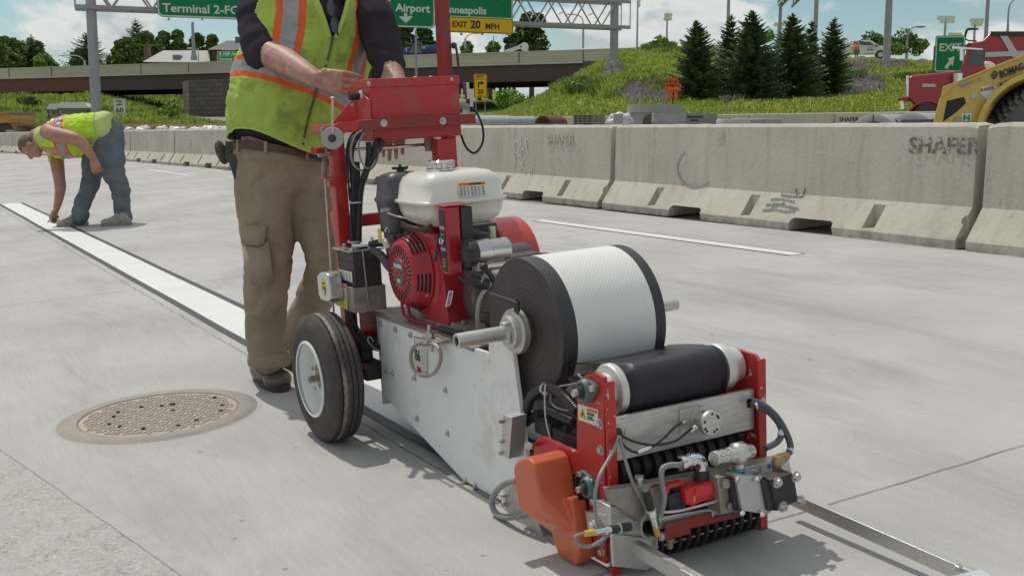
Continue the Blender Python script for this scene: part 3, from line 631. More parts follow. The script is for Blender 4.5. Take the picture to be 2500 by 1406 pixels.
CREAM = pm('cream tank enamel', (.73, .71, .635), (.69, .67, .60), 4, .3, coat=.45, dirt=(.45, .4, .33), ds=40, dlo=.72, dhi=.78)
GRN = pm('green bearing iron', (.09, .17, .145), (.07, .13, .115), 20, .45, dirt=(.25, .25, .22), ds=30, dlo=.62, dhi=.72, bump=.15, bs=90)
BRS = pm('brass', (.42, .29, .17), (.3, .2, .12), 30, .42, .7)
LBW = pm('white label', (.66, .66, .64), rough=.45); LBO = pm('orange label', (.70, .16, .02), rough=.45); LBY = pm('yellow label', (.72, .55, .03), rough=.45); INK = pm('black print', (.03, .028, .03), rough=.5)
REDC = pm('red cable', (.30, .03, .05), rough=.5); ZIP = pm('zip tie', (.6, .58, .54), rough=.5)
WI = pm('white print', (.75, .75, .73), rough=.5); RI_ = pm('red print', (.5, .02, .03), rough=.5); BLU = pm('blue print', (.02, .12, .4), rough=.5)
MO = Vector((1.6, 2.9, 0))
mach = thing('tape_machine', 'red and white walk-behind road tape laying machine with cream engine tank and orange guard', 'machine', MO)
X_, Y_, Z_ = Vector((1, 0, 0)), Vector((0, 1, 0)), Vector((0, 0, 1))
def P(name, mb, mat, par=None, **k): return mb.build(name, mat, par or mach, **k)
# ---- side plates
XP = 1.38
ol = [(925, 772), (1081, 826), (1193, 862), (1193, 814), (1248, 814), (1252, 866), (1284, 1110), (1303, 1262), (1203, 1211), (1130, 1171), (935, 964)]
poly = [V(a, b, XP) for a, b in ol]
def chamf(ps, i, d):
    a, b, c = ps[i - 1], ps[i], ps[(i + 1) % len(ps)]
    return [b + (a - b).normalized() * d, b + (c - b).normalized() * d]
sp_ = P('side_plate', MB().prism(poly, (.013, 0, 0)), WHP, bevel=.0012)
P('side_plate', MB().prism([(1.792, p.y, p.z) for p in poly], (.013, 0, 0)), WHP)
bolts = [(931, 790), (967, 804), (1004, 817), (946, 905), (960, 911), (1014, 922), (1089, 952), (1020, 1021), (1094, 1057), (1138, 1174), (1162, 1187)]
for q in bolts:
    b = MB(); b.bolt(V(*q, XP) , -X_, .0068, .0065); P('hex_bolt', b, STL, sp_, smooth=20)
b = MB()
for q in ((974, 836), (990, 838), (985, 848), (962, 832), (1140, 1065), (1168, 1080), (1168, 1110), (1190, 1200), (1215, 1047), (984, 912), (1044, 883), (1160, 942), (1195, 880), (1208, 893), (950, 826)):
    p = V(*q, XP); b.cyl(p + X_ * .001, p - X_ * .0005, .0016, 8)
P('drilled_hole', b, pm('hole dark', (.012, .01, .01), rough=1), sp_)
b = MB(); rr = random.Random(3)
for k in range(42):
    p = V(rr.uniform(940, 1270), rr.uniform(800, 1180), XP) - X_ * .0006
    if p.z < .42 - (p.y - 2.5) * .02 and p.z > .03 + max(0, (p.y - 2.75)) * .55 - .03 and p.y > 2.47 and p.y < 3.35 and (p.z > .1 + (p.y - 2.9) * .2):
        a = rr.uniform(0, PI); l = rr.uniform(.001, .006); w = .0007; d = Vector((0, cos(a), sin(a))); e = Vector((0, -sin(a), cos(a)))
        b.quad(p - d * l - e * w, p - d * l + e * w, p + d * l + e * w * .3, p + d * l - e * w * .5)
P('paint_chip', b, pm('bare metal chip', (.2, .19, .19), rough=.6), sp_, smooth=0)
# number card with 86 and logo letters
b = MB(); q = [V(*p, XP) - X_ * .0008 for p in ((1012, 822), (1045, 829), (1045, 910), (1012, 903))]; b.quad(*q)
b.k = 1
for i in range(4):
    a_, c_ = q[i], q[(i + 1) % 4]; d = (c_ - a_).normalized(); e = X_.cross(d) * .001; b.quad(a_ - X_ * .0004 + e, a_ - X_ * .0004 - e, c_ - X_ * .0004 - e, c_ - X_ * .0004 + e)
b.text('86', V(1015, 878, XP) - X_ * .0014, -Y_, Z_, .052, sx=.75, bold=.01)
b.k = 2; b.text('3M', V(1019, 905, XP) - X_ * .0014, -Y_, Z_, .024, bold=.03, sx=.95)
P('number_card', b, [pm('card', (.6, .6, .57), rough=.5), INK, RI_], sp_, smooth=0)
# ---- deck, front bulkhead, cross members
P('deck_plate', MB().bx(1.375, 1.81, 2.68, 3.44, .413, .424), STR, bevel=.001)
P('rear_bulkhead', MB().bx(1.394, 1.79, 3.40, 3.41, .10, .412), WHP)
P('cross_brace', MB().bx(1.394, 1.79, 2.62, 2.632, .30, .40), BLM)
P('under_tray', MB().bx(1.42, 1.76, 2.66, 3.3, .25, .26), BLM)
# perforated red guard under the battery
b = MB(); y0, y1, z0, z1 = 3.415, 3.60, .28, .41
for i in range(20): y = y0 + (y1 - y0) * i / 19; b.bx(1.408, 1.412, y - .0022, y + .0022, z0, z1)
for i in range(14): z = z0 + (z1 - z0) * i / 13; b.bx(1.4075, 1.4125, y0, y1, z - .0022, z + .0022)
b.bx(1.45, 1.46, y0, y1, z0, z1)
P('mesh_guard', b, REDD, smooth=0)
# ---- D shaped lifting ring and bar with nuts
b = MB(); ring = [V(*q, 1.345) for q in ((1022, 838), (1008, 850), (1003, 872), (1008, 898), (1024, 914), (1046, 917), (1064, 906), (1075, 884), (1076, 862), (1066, 845), (1055, 839), (1040, 841), (1022, 838))]
b.tube(ring, .0058, 10, sub=3)
dr = P('lifting_ring', b, STR)
b = MB(); p = V(1050, 830, 1.352)
b.box(V(1062, 829, 1.362), (.034, .105, .008)); b.build('bar', STR, dr, bevel=.001)
b = MB(); b.cyl(p + Z_ * -.03, p + Z_ * .045, .0065, 12); b.lathe(p + Z_ * .004, Z_, [(0, .016), (.004, .016)], 20); b.lathe(p + Z_ * .009, Z_, [(0, .0135), (.014, .0135)], 6); b.lathe(p + Z_ * -.034, Z_, [(0, .010), (.02, .011)], 14)
for dy in (-.045, -.06): b.bolt(p + Vector((.008, dy, .003)), Z_, .006, .005)
b.build('nut', STL, dr, smooth=30)
# ---- wheels
def wheel(x0, side):
    yc, zc, s = 3.46, .216, side
    prof = []; w = .118; Ro = .216
    sh = [(0.0, .128), (.004, .145), (-.001, .165), (.001, .185), (.006, .196), (.013, .206)]
    for t, r in sh: prof.append((t, r))
    g = 5; a, e = .016, w - .016
    for k in range(g):
        c = a + (e - a) * (k + .5) / g; h = (e - a) / g / 2 * .74; cr = Ro - .0035 * ((c - w / 2) / (w / 2)) ** 2 * 2
        prof += [(c - h, cr - .001), (c - h * .9, cr), (c + h * .9, cr), (c + h, cr - .001)]
        if k < g - 1: prof += [(c + h + .001, cr - .007), (a + (e - a) * (k + 1) / g + (1 - .74) * (e - a) / g / 2 - .001, cr - .007)]
    for t, r in sh[::-1]: prof.append((w - t, r))
    b = MB(); b.lathe((x0, yc, zc), X_ * s, prof, 96, hint=(0, 0, 1)); b.f = [f for f in b.f if len(f) == 4]; b.m = b.m[:len(b.f)]
    # zig-zag the groove walls a little around the tyre
    nseg = 96
    for i in range(len(prof)):
        if .012 < prof[i][0] < w - .012:
            for j in range(nseg): b.v[i * nseg + j] = b.v[i * nseg + j] + X_ * (.0013 * (1 if j % 2 else -1))
    dust = [i for i in range(len(prof) - 1) if .036 < prof[i][0] < .052]
    for i in dust:
        for j in range(96): b.m[i * 96 + j] = 1
    wh = P('wheel', b, [RUB, pm('dusty tread', (.30, .27, .245), (.10, .09, .085), 9, .85, lo=.42, hi=.62)], smooth=28)
    P2 = lambda n, m, mt, **k: m.build(n, mt, wh, **k)
    b = MB(); c = Vector((x0, yc, zc)); b.lathe(c, X_ * s, [(-.004, .119), (-.006, .124), (-.003, .129), (.006, .130), (.006, .122), (.03, .112), (.05, .108), (.052, .06), (.046, .055), (.046, .001)], 48)
    b.f = [f for f in b.f if len(f) == 4]; b.m = b.m[:len(b.f)]
    P2('rim', b, RIMW, smooth=50)
    b = MB(); b.lathe(c + X_ * s * .052, -X_ * s, [(0, .035), (.02, .034), (.024, .028), (.024, .001)], 24); b.cyl(c + X_ * s * .03, c - X_ * s * .005, .011, 14); P2('hub', b, STR)
    for k in range(4):
        a = k * PI / 2 + .55; q = c + Vector((s * .050, .048 * cos(a), .048 * sin(a))); b = MB(); b.lathe(q, -X_ * s, [(0, .0095), (.018, .0095), (.022, .006)], 6); b.cyl(q, q - X_ * s * .03, .005, 8); P2('lug_nut', b, CHR if k % 2 else STL, smooth=20)
    b = MB(); b.cyl(c + X_ * s * .05 + Vector((0, .10, -.03)), c + Vector((s * .03, .105, -.035)), .003, 8); P2('valve_stem', b, BLK)
wheel(1.163, 1); wheel(2.05, -1)
P('axle', MB().cyl((1.22, 3.46, .216), (2.0, 3.46, .216), .016, 14), STR)
b = MB(); b.bx(1.34, 1.40, 3.40, 3.55, .19, .25); b.bx(1.345, 1.385, 3.44, 3.48, .2, .33); P('axle_bracket', MB().bx(1.78, 1.83, 3.42, 3.52, .17, .4), BLM, bevel=.002); P('axle_bracket', b, BLM, bevel=.002)
b = MB(); b.bx(1.335, 1.382, 3.46, 3.60, .245, .262); b.bx(1.335, 1.36, 3.40, 3.48, .23, .25); P('hinge_bracket', b, REDD, bevel=.002)
# ---- red upright frame
fr = P('near_upright', MB().prism([(1.318, 3.50, .24), (1.362, 3.50, .24), (1.362, 3.50, 1.02), (1.318, 3.50, 1.02)], (0, .045, 0)), RED, bevel=.003)
P('far_upright', MB().prism([(1.70, 3.49, .26), (1.775, 3.49, .26), (1.775, 3.49, .975), (1.70, 3.49, .975)], (0, .05, 0)), RED, bevel=.003)
b = MB(); q0 = V(1103, 415, 1.83); q1 = V(1084, -60, 1.83); b.prism([q0 + Vector((-.02, 0, -.45)), q0 + Vector((.022, 0, -.45)), q1 + Vector((.018, 0, .25)), q1 + Vector((-.018, 0, .25))], (0, .05, 0))
P('tall_mast', b, REDD, bevel=.003)
for z in (.70, .30): P('cross_tube', MB().bx(1.362, 1.70, 3.50, 3.54, z, z + .04), RED, bevel=.003)
b = MB(); b.prism([V(*p, 1.33) for p in ((806, 462), (822, 490), (822, 512), (806, 480))], (.02, 0, 0)); b.prism([V(*p, 1.33) for p in ((804, 520), (822, 505), (822, 592), (812, 560))], (.02, 0, 0)); P('gusset', b, RED, bevel=.001)
# ---- control box
xa, xb = 1.468, 1.802
bx = P('control_box', MB().prism([(xa, 3.50, .982), (xa, 3.66, .982), (xa, 3.66, 1.178), (xa, 3.5, 1.178)], (xb - xa, 0, 0)), RED, bevel=.004, bseg=3)
b = MB(); b.bx(xa - .003, xb + .003, 3.496, 3.663, 1.160, 1.190); b.build('lid', RED, bx, bevel=.003)
for (px, py) in ((900, 204), (1102, 194)): b = MB(); b.bolt(U(px, py, 3.496), -Y_, .0048, .003); b.build('screw', STL, bx)
b = MB()
for x in (1.58, 1.66, 1.72): b.ell((x, 3.55, 1.19), (.008, .008, .004), 10, 6)
b.build('lid_rivet', STL, bx)
b = MB(); b.bx(1.405, 1.842, 3.462, 3.468, 1.022, 1.056); b.bx(1.405, 1.842, 3.468, 3.50, 1.050, 1.056); P('front_rail', b, REDD, bevel=.0015)
for (px, py) in ((937, 301), (1081, 296)):
    b = MB(); b.lathe(U(px, py, 3.462), -Y_, [(0, .0125), (.002, .0125), (.003, .008)], 20); b.lathe(U(px, py, 3.459), -Y_, [(0, .006), (.005, .0055)], 6); P('rail_bolt', b, STL)
b = MB(); b.bx(1.325, 1.405, 3.462, 3.467, 1.018, 1.053); b.bx(1.322, 1.47, 3.466, 3.70, 1.040, 1.046); b.bx(1.318, 1.324, 3.462, 3.70, 1.018, 1.046); P('shelf_bracket', b, RED, bevel=.0015)
b = MB(); b.prism([(1.462, 3.66, 1.045), (1.462, 3.50, 1.045), (1.462, 3.50, 1.12), (1.462, 3.60, 1.155)], (.005, 0, 0)); b.prism([(1.40, 3.70, 1.047), (1.462, 3.62, 1.047), (1.462, 3.62, 1.13), (1.455, 3.62, 1.13)], (0, .006, 0)); P('box_gusset', b, RED, bevel=.001)
k0 = V(876, 235, 1.455)
b = MB(); b.lathe(k0 + X_ * .012, -X_, [(0, .020), (.005, .020), (.010, .016), (.014, .012)], 20); kk = P('selector_switch', b, STL)
b = MB(); b.lathe(k0, -X_, [(0, .0135), (.006, .0135), (.034, .0125), (.036, .009)], 20); b.bx(k0.x - .036, k0.x - .004, k0.y - .003, k0.y + .003, k0.z + .009, k0.z + .0145); b.build('knob', BLK, kk)
b = MB(); b.bolt(V(860, 258, 1.44), -Y_, .005, .004); P('screw', b, STL)
# connector, bracket plates and looped lead on the right of the box
b = MB(); b.box(U(1138, 222, 3.56), (.012, .03, .058)); b.box(U(1146, 240, 3.56), (.014, .03, .062)); b.box(U(1137, 272, 3.55), (.03, .004, .022)); b.cyl(U(1121, 236, 3.55), U(1134, 235, 3.55), .006, 10); P('latch_plate', b, ALU, bevel=.001)
b = MB(); b.lathe(U(1118, 258, 3.53), U(1150, 260, 3.53) - U(1118, 258, 3.53), [(0, .014), (.008, .014), (.01, .011), (.03, .0115), (.034, .009), (.045, .008)], 16); P('plug', b, GRY)
b = MB(); b.tube([U(1150, 262, 3.53), U(1166, 280, 3.52), U(1178, 310, 3.5), U(1180, 340, 3.5), U(1172, 362, 3.5), U(1158, 374, 3.51), U(1143, 366, 3.53), U(1133, 350, 3.55), U(1126, 330, 3.57)], .0042, 10, sub=4); P('power_lead', b, BLK)
b = MB(); b.tube([U(1108, 112, 3.62), U(1114, 120, 3.61), U(1119, 160, 3.60), U(1123, 200, 3.59), U(1122, 240, 3.57)], .0045, 8, sub=3); b.lathe(U(1108, 112, 3.625), -Y_, [(0, .012), (.006, .01)], 14); P('mast_cable', b, BLK)
# ---- lever rod, pulley and spring on the left
b = MB(); b.cyl(V(812, 240, 1.30), V(812, 325, 1.30), .0042, 10); b.ell(V(812, 240, 1.30), (.009, .009, .005), 10, 6); P('lever_rod', b, STL)
c = V(812, 338, 1.305)
b = MB(); ax = Vector((-.45, -.9, 0)).normalized(); b.lathe(c - ax * .016, ax, [(0, .034), (.002, .036), (.013, .036), (.0135, .034), (.018, .034), (.0185, .036), (.030, .036), (.032, .034), (.032, .001)], 36); pu = P('pulley_disc', b, pm('grey painted disc', (.40, .39, .38), (.34, .33, .32), 16, .5))
b = MB(); b.bolt(c + ax * .016, ax, .009, .008); b.build('centre_bolt', BLM, pu)
b = MB(); b.cyl(V(797, 325, 1.30), V(795, 372, 1.30), .006, 10); b.box(V(789, 330, 1.30), (.012, .012, .05)); b.cyl(V(795, 372, 1.30), V(793, 432, 1.30), .004, 8); b.box(V(795, 378, 1.302), (.05, .02, .014)); P('clevis', b, STR, bevel=.001)
b = MB(); p0, p1 = V(794, 384, 1.30), V(792, 432, 1.30); pts = [p0.lerp(p1, i / 120) + Vector((cos(i * 2 * PI / 12) * .0095, sin(i * 2 * PI / 12) * .0095, 0)) for i in range(121)]; b.tube(pts, .0016, 6); P('coil_spring', b, STR)
b = MB(); b.cyl(V(793, 432, 1.30), V(815, 762, 1.30), .0036, 10); P('push_rod', b, STL)
b = MB(); b.box(V(803, 434, 1.305), (.06, .03, .004)); b.box(V(812, 447, 1.312), (.03, .03, .02)); P('spring_tab', b, RED, bevel=.001)
b = MB(); b.tube([V(765, 368, 1.24), V(800, 366, 1.33), V(830, 365, 1.36)], .011, 12); P('handle_grip', b, REDW)
# ---- chrome handlebar bar below the box
b = MB(); b.cyl((1.37, 3.60, .955), (1.74, 3.60, .955), .0065, 14); b.lathe((1.735, 3.60, .955), X_, [(0, .012), (.012, .012)], 14); P('chrome_crossbar', b, CHR)
b = MB(); b.box(U(1048, 352, 3.56), (.02, .04, .05)); P('rod_clamp', b, STR, bevel=.002)
b = MB(); b.bx(1.70, 1.79, 3.54, 3.60, .945, .972); P('handle_bracket', b, RED, bevel=.002)
# ---- cable bundles down the left of the engine
cab = [((884, 318), (862, 335), (851, 370), (850, 420), (853, 480), (860, 540), (862, 592)), ((886, 320), (868, 338), (856, 372), (856, 430), (862, 490), (868, 545), (866, 592)), ((888, 322), (872, 342), (862, 376), (864, 436), (868, 500), (874, 548), (870, 592)), ((884, 322), (864, 345), (859, 390), (868, 440), (876, 500), (878, 550), (874, 592)),
       ((886, 318), (858, 330), (846, 372), (846, 424), (858, 486), (856, 540), (857, 592))]
b = MB()
for i, c in enumerate(cab): b.tube([U(px, py, 3.47 + .004 * (i % 3)) for px, py in c], .0036, 7, sub=4)
for i in range(5): b.tube([U(858 + i * 4.5, 395, 3.462), U(862 + i * 4, 450, 3.462), U(856 + i * 5, 520, 3.46), U(862 + i * 4, 596, 3.46)], .0034, 7, sub=4)
P('cable_bundle', b, BLK)
b = MB(); b.tube([U(884, 318, 3.45), U(866, 332, 3.45), U(856, 366, 3.45), U(862, 400, 3.45), U(884, 417, 3.45), U(908, 411, 3.45), U(922, 385, 3.45), U(921, 362, 3.45)], .004, 8, sub=4); b.tube([U(888, 324, 3.44), U(876, 352, 3.44), U(880, 388, 3.44), U(896, 412, 3.44), U(914, 402, 3.44)], .003, 8, sub=4); P('grey_cable_loop', b, GRY)
def corrugated(pts, r, name, par=None, n=None, sub=8, mat=BLH):
    b0 = MB(); b0.tube(pts, r, 4, sub=sub); k = len(b0.v) // 4; cs = [sum((b0.v[i * 4 + j] for j in range(4)), Vector()) / 4 for i in range(k)]
    L_ = [0]
    for a, c in zip(cs[:-1], cs[1:]): L_.append(L_[-1] + (c - a).length)
    pitch = r * .62; m = int(L_[-1] / pitch * 4); qs = []; rs = []
    for i in range(m + 1):
        s_ = L_[-1] * i / m; j = max(q for q in range(len(L_)) if L_[q] <= s_ + 1e-9); j = min(j, len(cs) - 2); f = (s_ - L_[j]) / max(L_[j + 1] - L_[j], 1e-9); qs.append(cs[j].lerp(cs[j + 1], f)); rs.append(r * (1.0, 1.0, .8, .8)[i % 4])
    b = MB(); b.tube(qs, rs, 14); return b.build(name, mat, par or mach, smooth=40)
corrugated([U(900, 348, 3.46), U(901, 372, 3.455), U(896, 410, 3.455), U(884, 450, 3.45), U(878, 500, 3.45), U(876, 592, 3.45)], .0115, 'corrugated_hose')
corrugated([U(917, 348, 3.46), U(914, 378, 3.45), U(900, 404, 3.45), U(888, 440, 3.44)], .0115, 'corrugated_hose')
for q in ((868, 494), (866, 590)): b = MB(); b.lathe(U(q[0], q[1], 3.46) - Z_ * .002, Z_, [(0, .024), (.004, .024)], 16); b.lathe(U(q[0] - 14, q[1] + 1, 3.44), Z_, [(-.003, .004), (.005, .004)], 8); P('cable_tie', b, ZIP)
b = MB(); b.tube([U(918, 352, 3.5), U(926, 345, 3.49), U(930, 352, 3.48), U(915, 380, 3.46), U(905, 388, 3.46)], [.009, .012, .012, .010, .006], 10, sub=3); P('black_grip', b, BLK)
# ---- battery in its bracket
ba = P('battery', MB().bx(1.302, 1.398, 3.346, 3.488, .50, .632), BLM, bevel=.003)
b = MB(); b.bx(1.300, 1.400, 3.344, 3.490, .612, .634); b.bx(1.2995, 1.4, 3.3435, 3.4905, .600, .6045); b.build('cap', BLM, ba, bevel=.002)
b = MB(); q = [V(*p, 1.2985) for p in ((824, 656), (859, 664), (861, 690), (825, 678))]; b.quad(*q); b.k = 1
for i in range(5):
    for j in range(4):
        o = q[3].lerp(q[2], .06 + i * .19).lerp(q[0].lerp(q[1], .06 + i * .19), .12 + j * .22) - X_ * .0005; b.box(o, (.0004, .0088 - .001 * ((i * j) % 3), .0032))
b.build('battery_label', [LBW, INK], ba, smooth=0)
b = MB(); b.bx(1.290, 1.410, 3.342, 3.358, .637, .641); b.bx(1.292, 1.34, 3.346, 3.50, .6365, .6405); b.bx(1.29, 1.41, 3.44, 3.50, .636, .640); bh = P('battery_clamp', b, STL, bevel=.0006)
for p in ((1.300, 3.35, .64), (1.33, 3.49, .64)): b = MB(); b.lathe(p, Z_, [(0, .008), (.009, .008), (.012, .005)], 6); b.build('nut', STL, bh)
b = MB(); p0 = V(880, 640, 1.32); b.cyl((1.332, 3.335, .645), (1.340, 3.335, .45), .0032, 8); b.build('tie_rod', STR, bh)
b = MB(); b.bx(1.296, 1.402, 3.340, 3.343, .438, .520); b.bx(1.2925, 1.2955, 3.340, 3.475, .438, .522); b.bx(1.296, 1.402, 3.343, 3.475, .438, .441); b.bx(1.402, 1.405, 3.34, 3.475, .438, .52); tr = P('battery_tray', b, STR, bevel=.0008)
b = MB(); b.quad(*[V(*p, 1.2915) for p in ((828, 690), (846, 694), (848, 740), (829, 735))]); b.k = 1; b.quad(*[V(*p, 1.291) for p in ((829, 692), (845, 696), (845, 704), (829, 700))]); b.k = 2
b.quad(*[V(*p, 1.2905) for p in ((818, 727), (848, 733), (849, 757), (820, 744))]); b.k = 3
for i in range(7): b.quad(*[V(*p, 1.2902) for p in ((830, 708 + i * 5 + (i > 3) * 3), (844 - i % 3, 711 + i * 5 + (i > 3) * 3), (844 - i % 3, 712.4 + i * 5 + (i > 3) * 3), (830, 709.4 + i * 5 + (i > 3) * 3))])
b.build('warning_sticker', [pm('sticker paper', (.62, .55, .42), rough=.5), LBO, LBY, pm('brown print', (.2, .14, .08), rough=.5)], tr, smooth=0)
b = MB(); b.tube([(1.37, 3.36, .655), (1.40, 3.31, .66), (1.43, 3.25, .64), (1.45, 3.2, .60)], [.011, .013, .013, .008], 10, sub=4); P('pull_hose', b, BLK)
b = MB(); b.tube([U(905, 608, 3.33), U(928, 622, 3.30), U(950, 650, 3.25), U(962, 668, 3.22)], [.010, .015, .015, .010], 12, sub=4); P('cable_boot', b, DGR)
# lower loops by the guard
corrugated([U(852, 752, 3.42), U(862, 785, 3.40), U(880, 815, 3.39), U(905, 838, 3.38), U(930, 848, 3.38)], .009, 'lower_hose')
for dx in (0, 8, 15): b = MB(); b.tube([U(846 + dx, 752, 3.43), U(854 + dx, 790, 3.40), U(874 + dx, 828, 3.39), U(900 + dx, 848 - dx * .3, 3.38), U(930, 856 - dx * .5, 3.38)], .0042, 8, sub=4); P('loom_cable', b, BLK)
b = MB(); b.tube([U(934, 858, 3.375), U(912, 848, 3.375), U(898, 832, 3.37), U(902, 822, 3.37), U(912, 832, 3.37)], .0016, 6, sub=3); P('cable_tie', b, ZIP)
for q in ((1000, 1), (8, 2)): pass
b = MB(); b.tube([(1.40, 3.20, .52), (1.40, 3.20, .45), (1.405, 3.17, .432), (1.41, 3.02, .43), (1.42, 2.86, .432)], .0048, 8, sub=4); b.tube([(1.415, 3.19, .55), (1.415, 3.19, .46), (1.42, 3.16, .432), (1.425, 3.0, .43), (1.43, 2.88, .432)], .0048, 8, sub=4); P('red_cable', b, REDC)
b = MB(); b.tube([(1.41, 2.95, .432), (1.41, 2.85, .435), (1.42, 2.76, .43), (1.42, 2.68, .40)], .0095, 10, sub=4); P('cable_sleeve', b, BLK)
# ================================================================== ENGINE
def P(name, mb, mat, par=None, **k): return mb.build(name, mat, par or mach, **k)
def rbox(b, x0, x1, y0, y1, zs, n=6, e=3.2):
    """stack of rounded-rectangle rings; zs = [(z, inset), ...]"""
    seg = 40; vs = []
    for z, i in zs:
        cx, cy, hx, hy = (x0 + x1) / 2, (y0 + y1) / 2, (x1 - x0) / 2 - i, (y1 - y0) / 2 - i
        for k in range(seg):
            a = 2 * PI * (k + .5) / seg; c, s = cos(a), sin(a); m = (abs(c) ** e + abs(s) ** e) ** (-1 / e); vs.append((cx + hx * c * m, cy + hy * s * m, z))
    n = len(zs); fs = [(i * seg + k, i * seg + (k + 1) % seg, (i + 1) * seg + (k + 1) % seg, (i + 1) * seg + k) for i in range(n - 1) for k in range(seg)]
    fs += [tuple(range(seg))[::-1], tuple(range((n - 1) * seg, n * seg))]; return b.add(vs, fs)
en = P('engine', rbox(MB(), 1.49, 1.66, 2.90, 3.24, [(.43, .0), (.47, .0), (.60, .01), (.66, .03), (.70, .05)]), BLM)
E_ = lambda n, m, mt, **k: m.build(n, mt, en, **k)
b = MB(); rbox(b, 1.375, 1.652, 2.915, 3.165, [(.730, .075), (.736, .045), (.750, .018), (.775, .006), (.802, .001), (.806, -.008), (.812, -.008), (.816, .001), (.86, .007), (.880, .016), (.893, .034), (.899, .062), (.901, .10)], e=6)
E_('fuel_tank', b, CREAM, smooth=60)
cp = Vector((1.478, 3.02, .900)); b = MB(); pr = []
b.lathe(cp, Z_, [(0, .046), (.004, .047), (.005, .036)], 40); vs0 = len(b.v)
b.lathe(cp, Z_, [(.004, .036), (.008, .040), (.026, .040), (.030, .036), (.030, .001)], 48)
for i in range(vs0, len(b.v)):
    d = b.v[i] - cp; a = atan2(d.y, d.x); k = 1 + .07 * (1 if sin(a * 8) > 0 else -1) * (1 if .006 < d.z < .028 else 0); b.v[i] = Vector((cp.x + d.x * k, cp.y + d.y * k, b.v[i].z))
E_('fuel_cap', b, CHR, smooth=30)
# tank warning label on the face toward the camera
b = MB(); q = [U(*p, 2.9145) for p in ((1118, 448), (1184, 444), (1189, 477), (1121, 483))]; b.quad(*q); b.k = 1; b.quad(*[p - Y_ * .0004 for p in (q[0], q[1], q[1].lerp(q[2], .2), q[0].lerp(q[3], .2))]); b.k = 2
for i in range(5):
    t = .30 + i * .135
    for j in range(7):
        a0 = .04 + j * .133; a1 = a0 + .10 - .03 * ((i * 3 + j) % 3) * .5; tp = lambda a, c: q[0].lerp(q[3], c).lerp(q[1].lerp(q[2], c), a) - Y_ * .0005
        b.quad(tp(a0, t), tp(a1, t), tp(a1, t + .06), tp(a0, t + .06))
b.text('WARNING', q[0].lerp(q[3], .17).lerp(q[1].lerp(q[2], .17), .38) - Y_ * .0007, X_, Z_, .009, bold=.02)
E_('tank_label', b, [LBW, LBO, INK], smooth=0)
# air cleaner
b = MB(); rbox(b, 1.375, 1.53, 3.195, 3.33, [(.700, .010), (.74, .008), (.795, .002), (.800, -.003), (.806, -.003), (.812, .003), (.865, .010), (.882, .020), (.889, .04)], e=5); E_('air_cleaner', b, DGR, smooth=50)
b = MB(); c = Vector((1.452, 3.262, .889)); b.cyl(c, c + Z_ * .010, .012, 12)
for k in range(5): a = k * 2 * PI / 5; b.box(c + Vector((cos(a) * .015, sin(a) * .015, .012)), (.022, .011, .009), (Vector((cos(a), sin(a), 0)), Vector((-sin(a), cos(a), 0)), Z_))
b.cyl(c + Z_ * .010, c + Z_ * .024, .005, 8); E_('wing_knob', b, BLK, bevel=.001)
b = MB(); rbox(b, 1.385, 1.51, 3.17, 3.30, [(.60, .02), (.62, .004), (.70, .0)], e=5); b.bx(1.38, 1.40, 3.19, 3.24, .655, .700); b.bx(1.378, 1.40, 3.185, 3.235, .63, .642); b.box((1.43, 3.155, .70), (.045, .03, .02)); b.cyl((1.40, 3.16, .655), (1.47, 3.15, .655), .012); b.cyl((1.43, 3.13, .69), (1.50, 3.12, .69), .008)
E_('carburettor_box', b, BLM, bevel=.002)
b = MB(); b.bx(1.379, 1.381, 3.285, 3.31, .665, .71); E_('choke_sticker', b, LBY)
b = MB(); b.box(U(941, 513, 3.15), (.028, .006, .010)); b.lathe(U(944, 562, 3.14), -Y_, [(0, .008), (.01, .008)], 6); b.cyl(U(938, 586, 3.17), U(948, 608, 3.15), .010, 10); b.lathe(U(910, 584, 3.2), -X_, [(0, .007), (.006, .007)], 10); b.tube([U(945, 520, 3.12), U(975, 530, 3.1), U(1010, 535, 3.05)], .003, 6, sub=3); E_('linkage', b, STL)
b = MB(); b.tube([U(978, 545, 3.02), U(1000, 556, 3.0), U(1030, 560, 2.97), U(1052, 553, 2.93)], .008, 10, sub=4); E_('breather_hose', b, BLM)
# recoil starter: shroud, slotted dome and badge
yc, zc = 3.125, .587
b = MB(); c = Vector((1.40, yc, zc)); 
b.lathe(Vector((1.425, yc - .01, zc)), X_, [(0, .120), (.003, .134), (.012, .142), (.03, .146), (.075, .146), (.10, .14), (.12, .12)], 56)
b.prism([(1.43, yc - .02, .435), (1.43, yc - .19, .435), (1.43, yc - .165, .60), (1.43, yc - .13, .70), (1.43, yc, .728), (1.43, yc + .02, .6)], (.10, 0, 0))
E_('fan_shroud', b, ENG, smooth=40, bevel=.006, bseg=3)
b = MB(); b.box((1.47, yc - .10, .688), (.10, .10, .05)); b.prism([(1.43, yc + .05, .66), (1.43, yc + .13, .66), (1.43, yc + .11, .705), (1.43, yc + .05, .72)], (.06, 0, 0)); E_('cylinder_cowl', b, ENG, bevel=.01, bseg=3)
R_out, R_in = .118, .083; x_f = 1.366
dome = [(.062, R_out + .004), (.055, R_out + .006), (.050, R_out + .002), (.024, .110), (.008, .102), (.002, .095), (0, .089), (.0005, .045), (-.003, .043), (-.003, .001)]
b = MB(); b.lathe(Vector((x_f, yc, zc)), X_, [(t, r) for t, r in dome], 72); E_('recoil_cover', b, ENG, smooth=30)
DK = pm('slot dark', (.012, .008, .01), rough=.9)
b = MB()
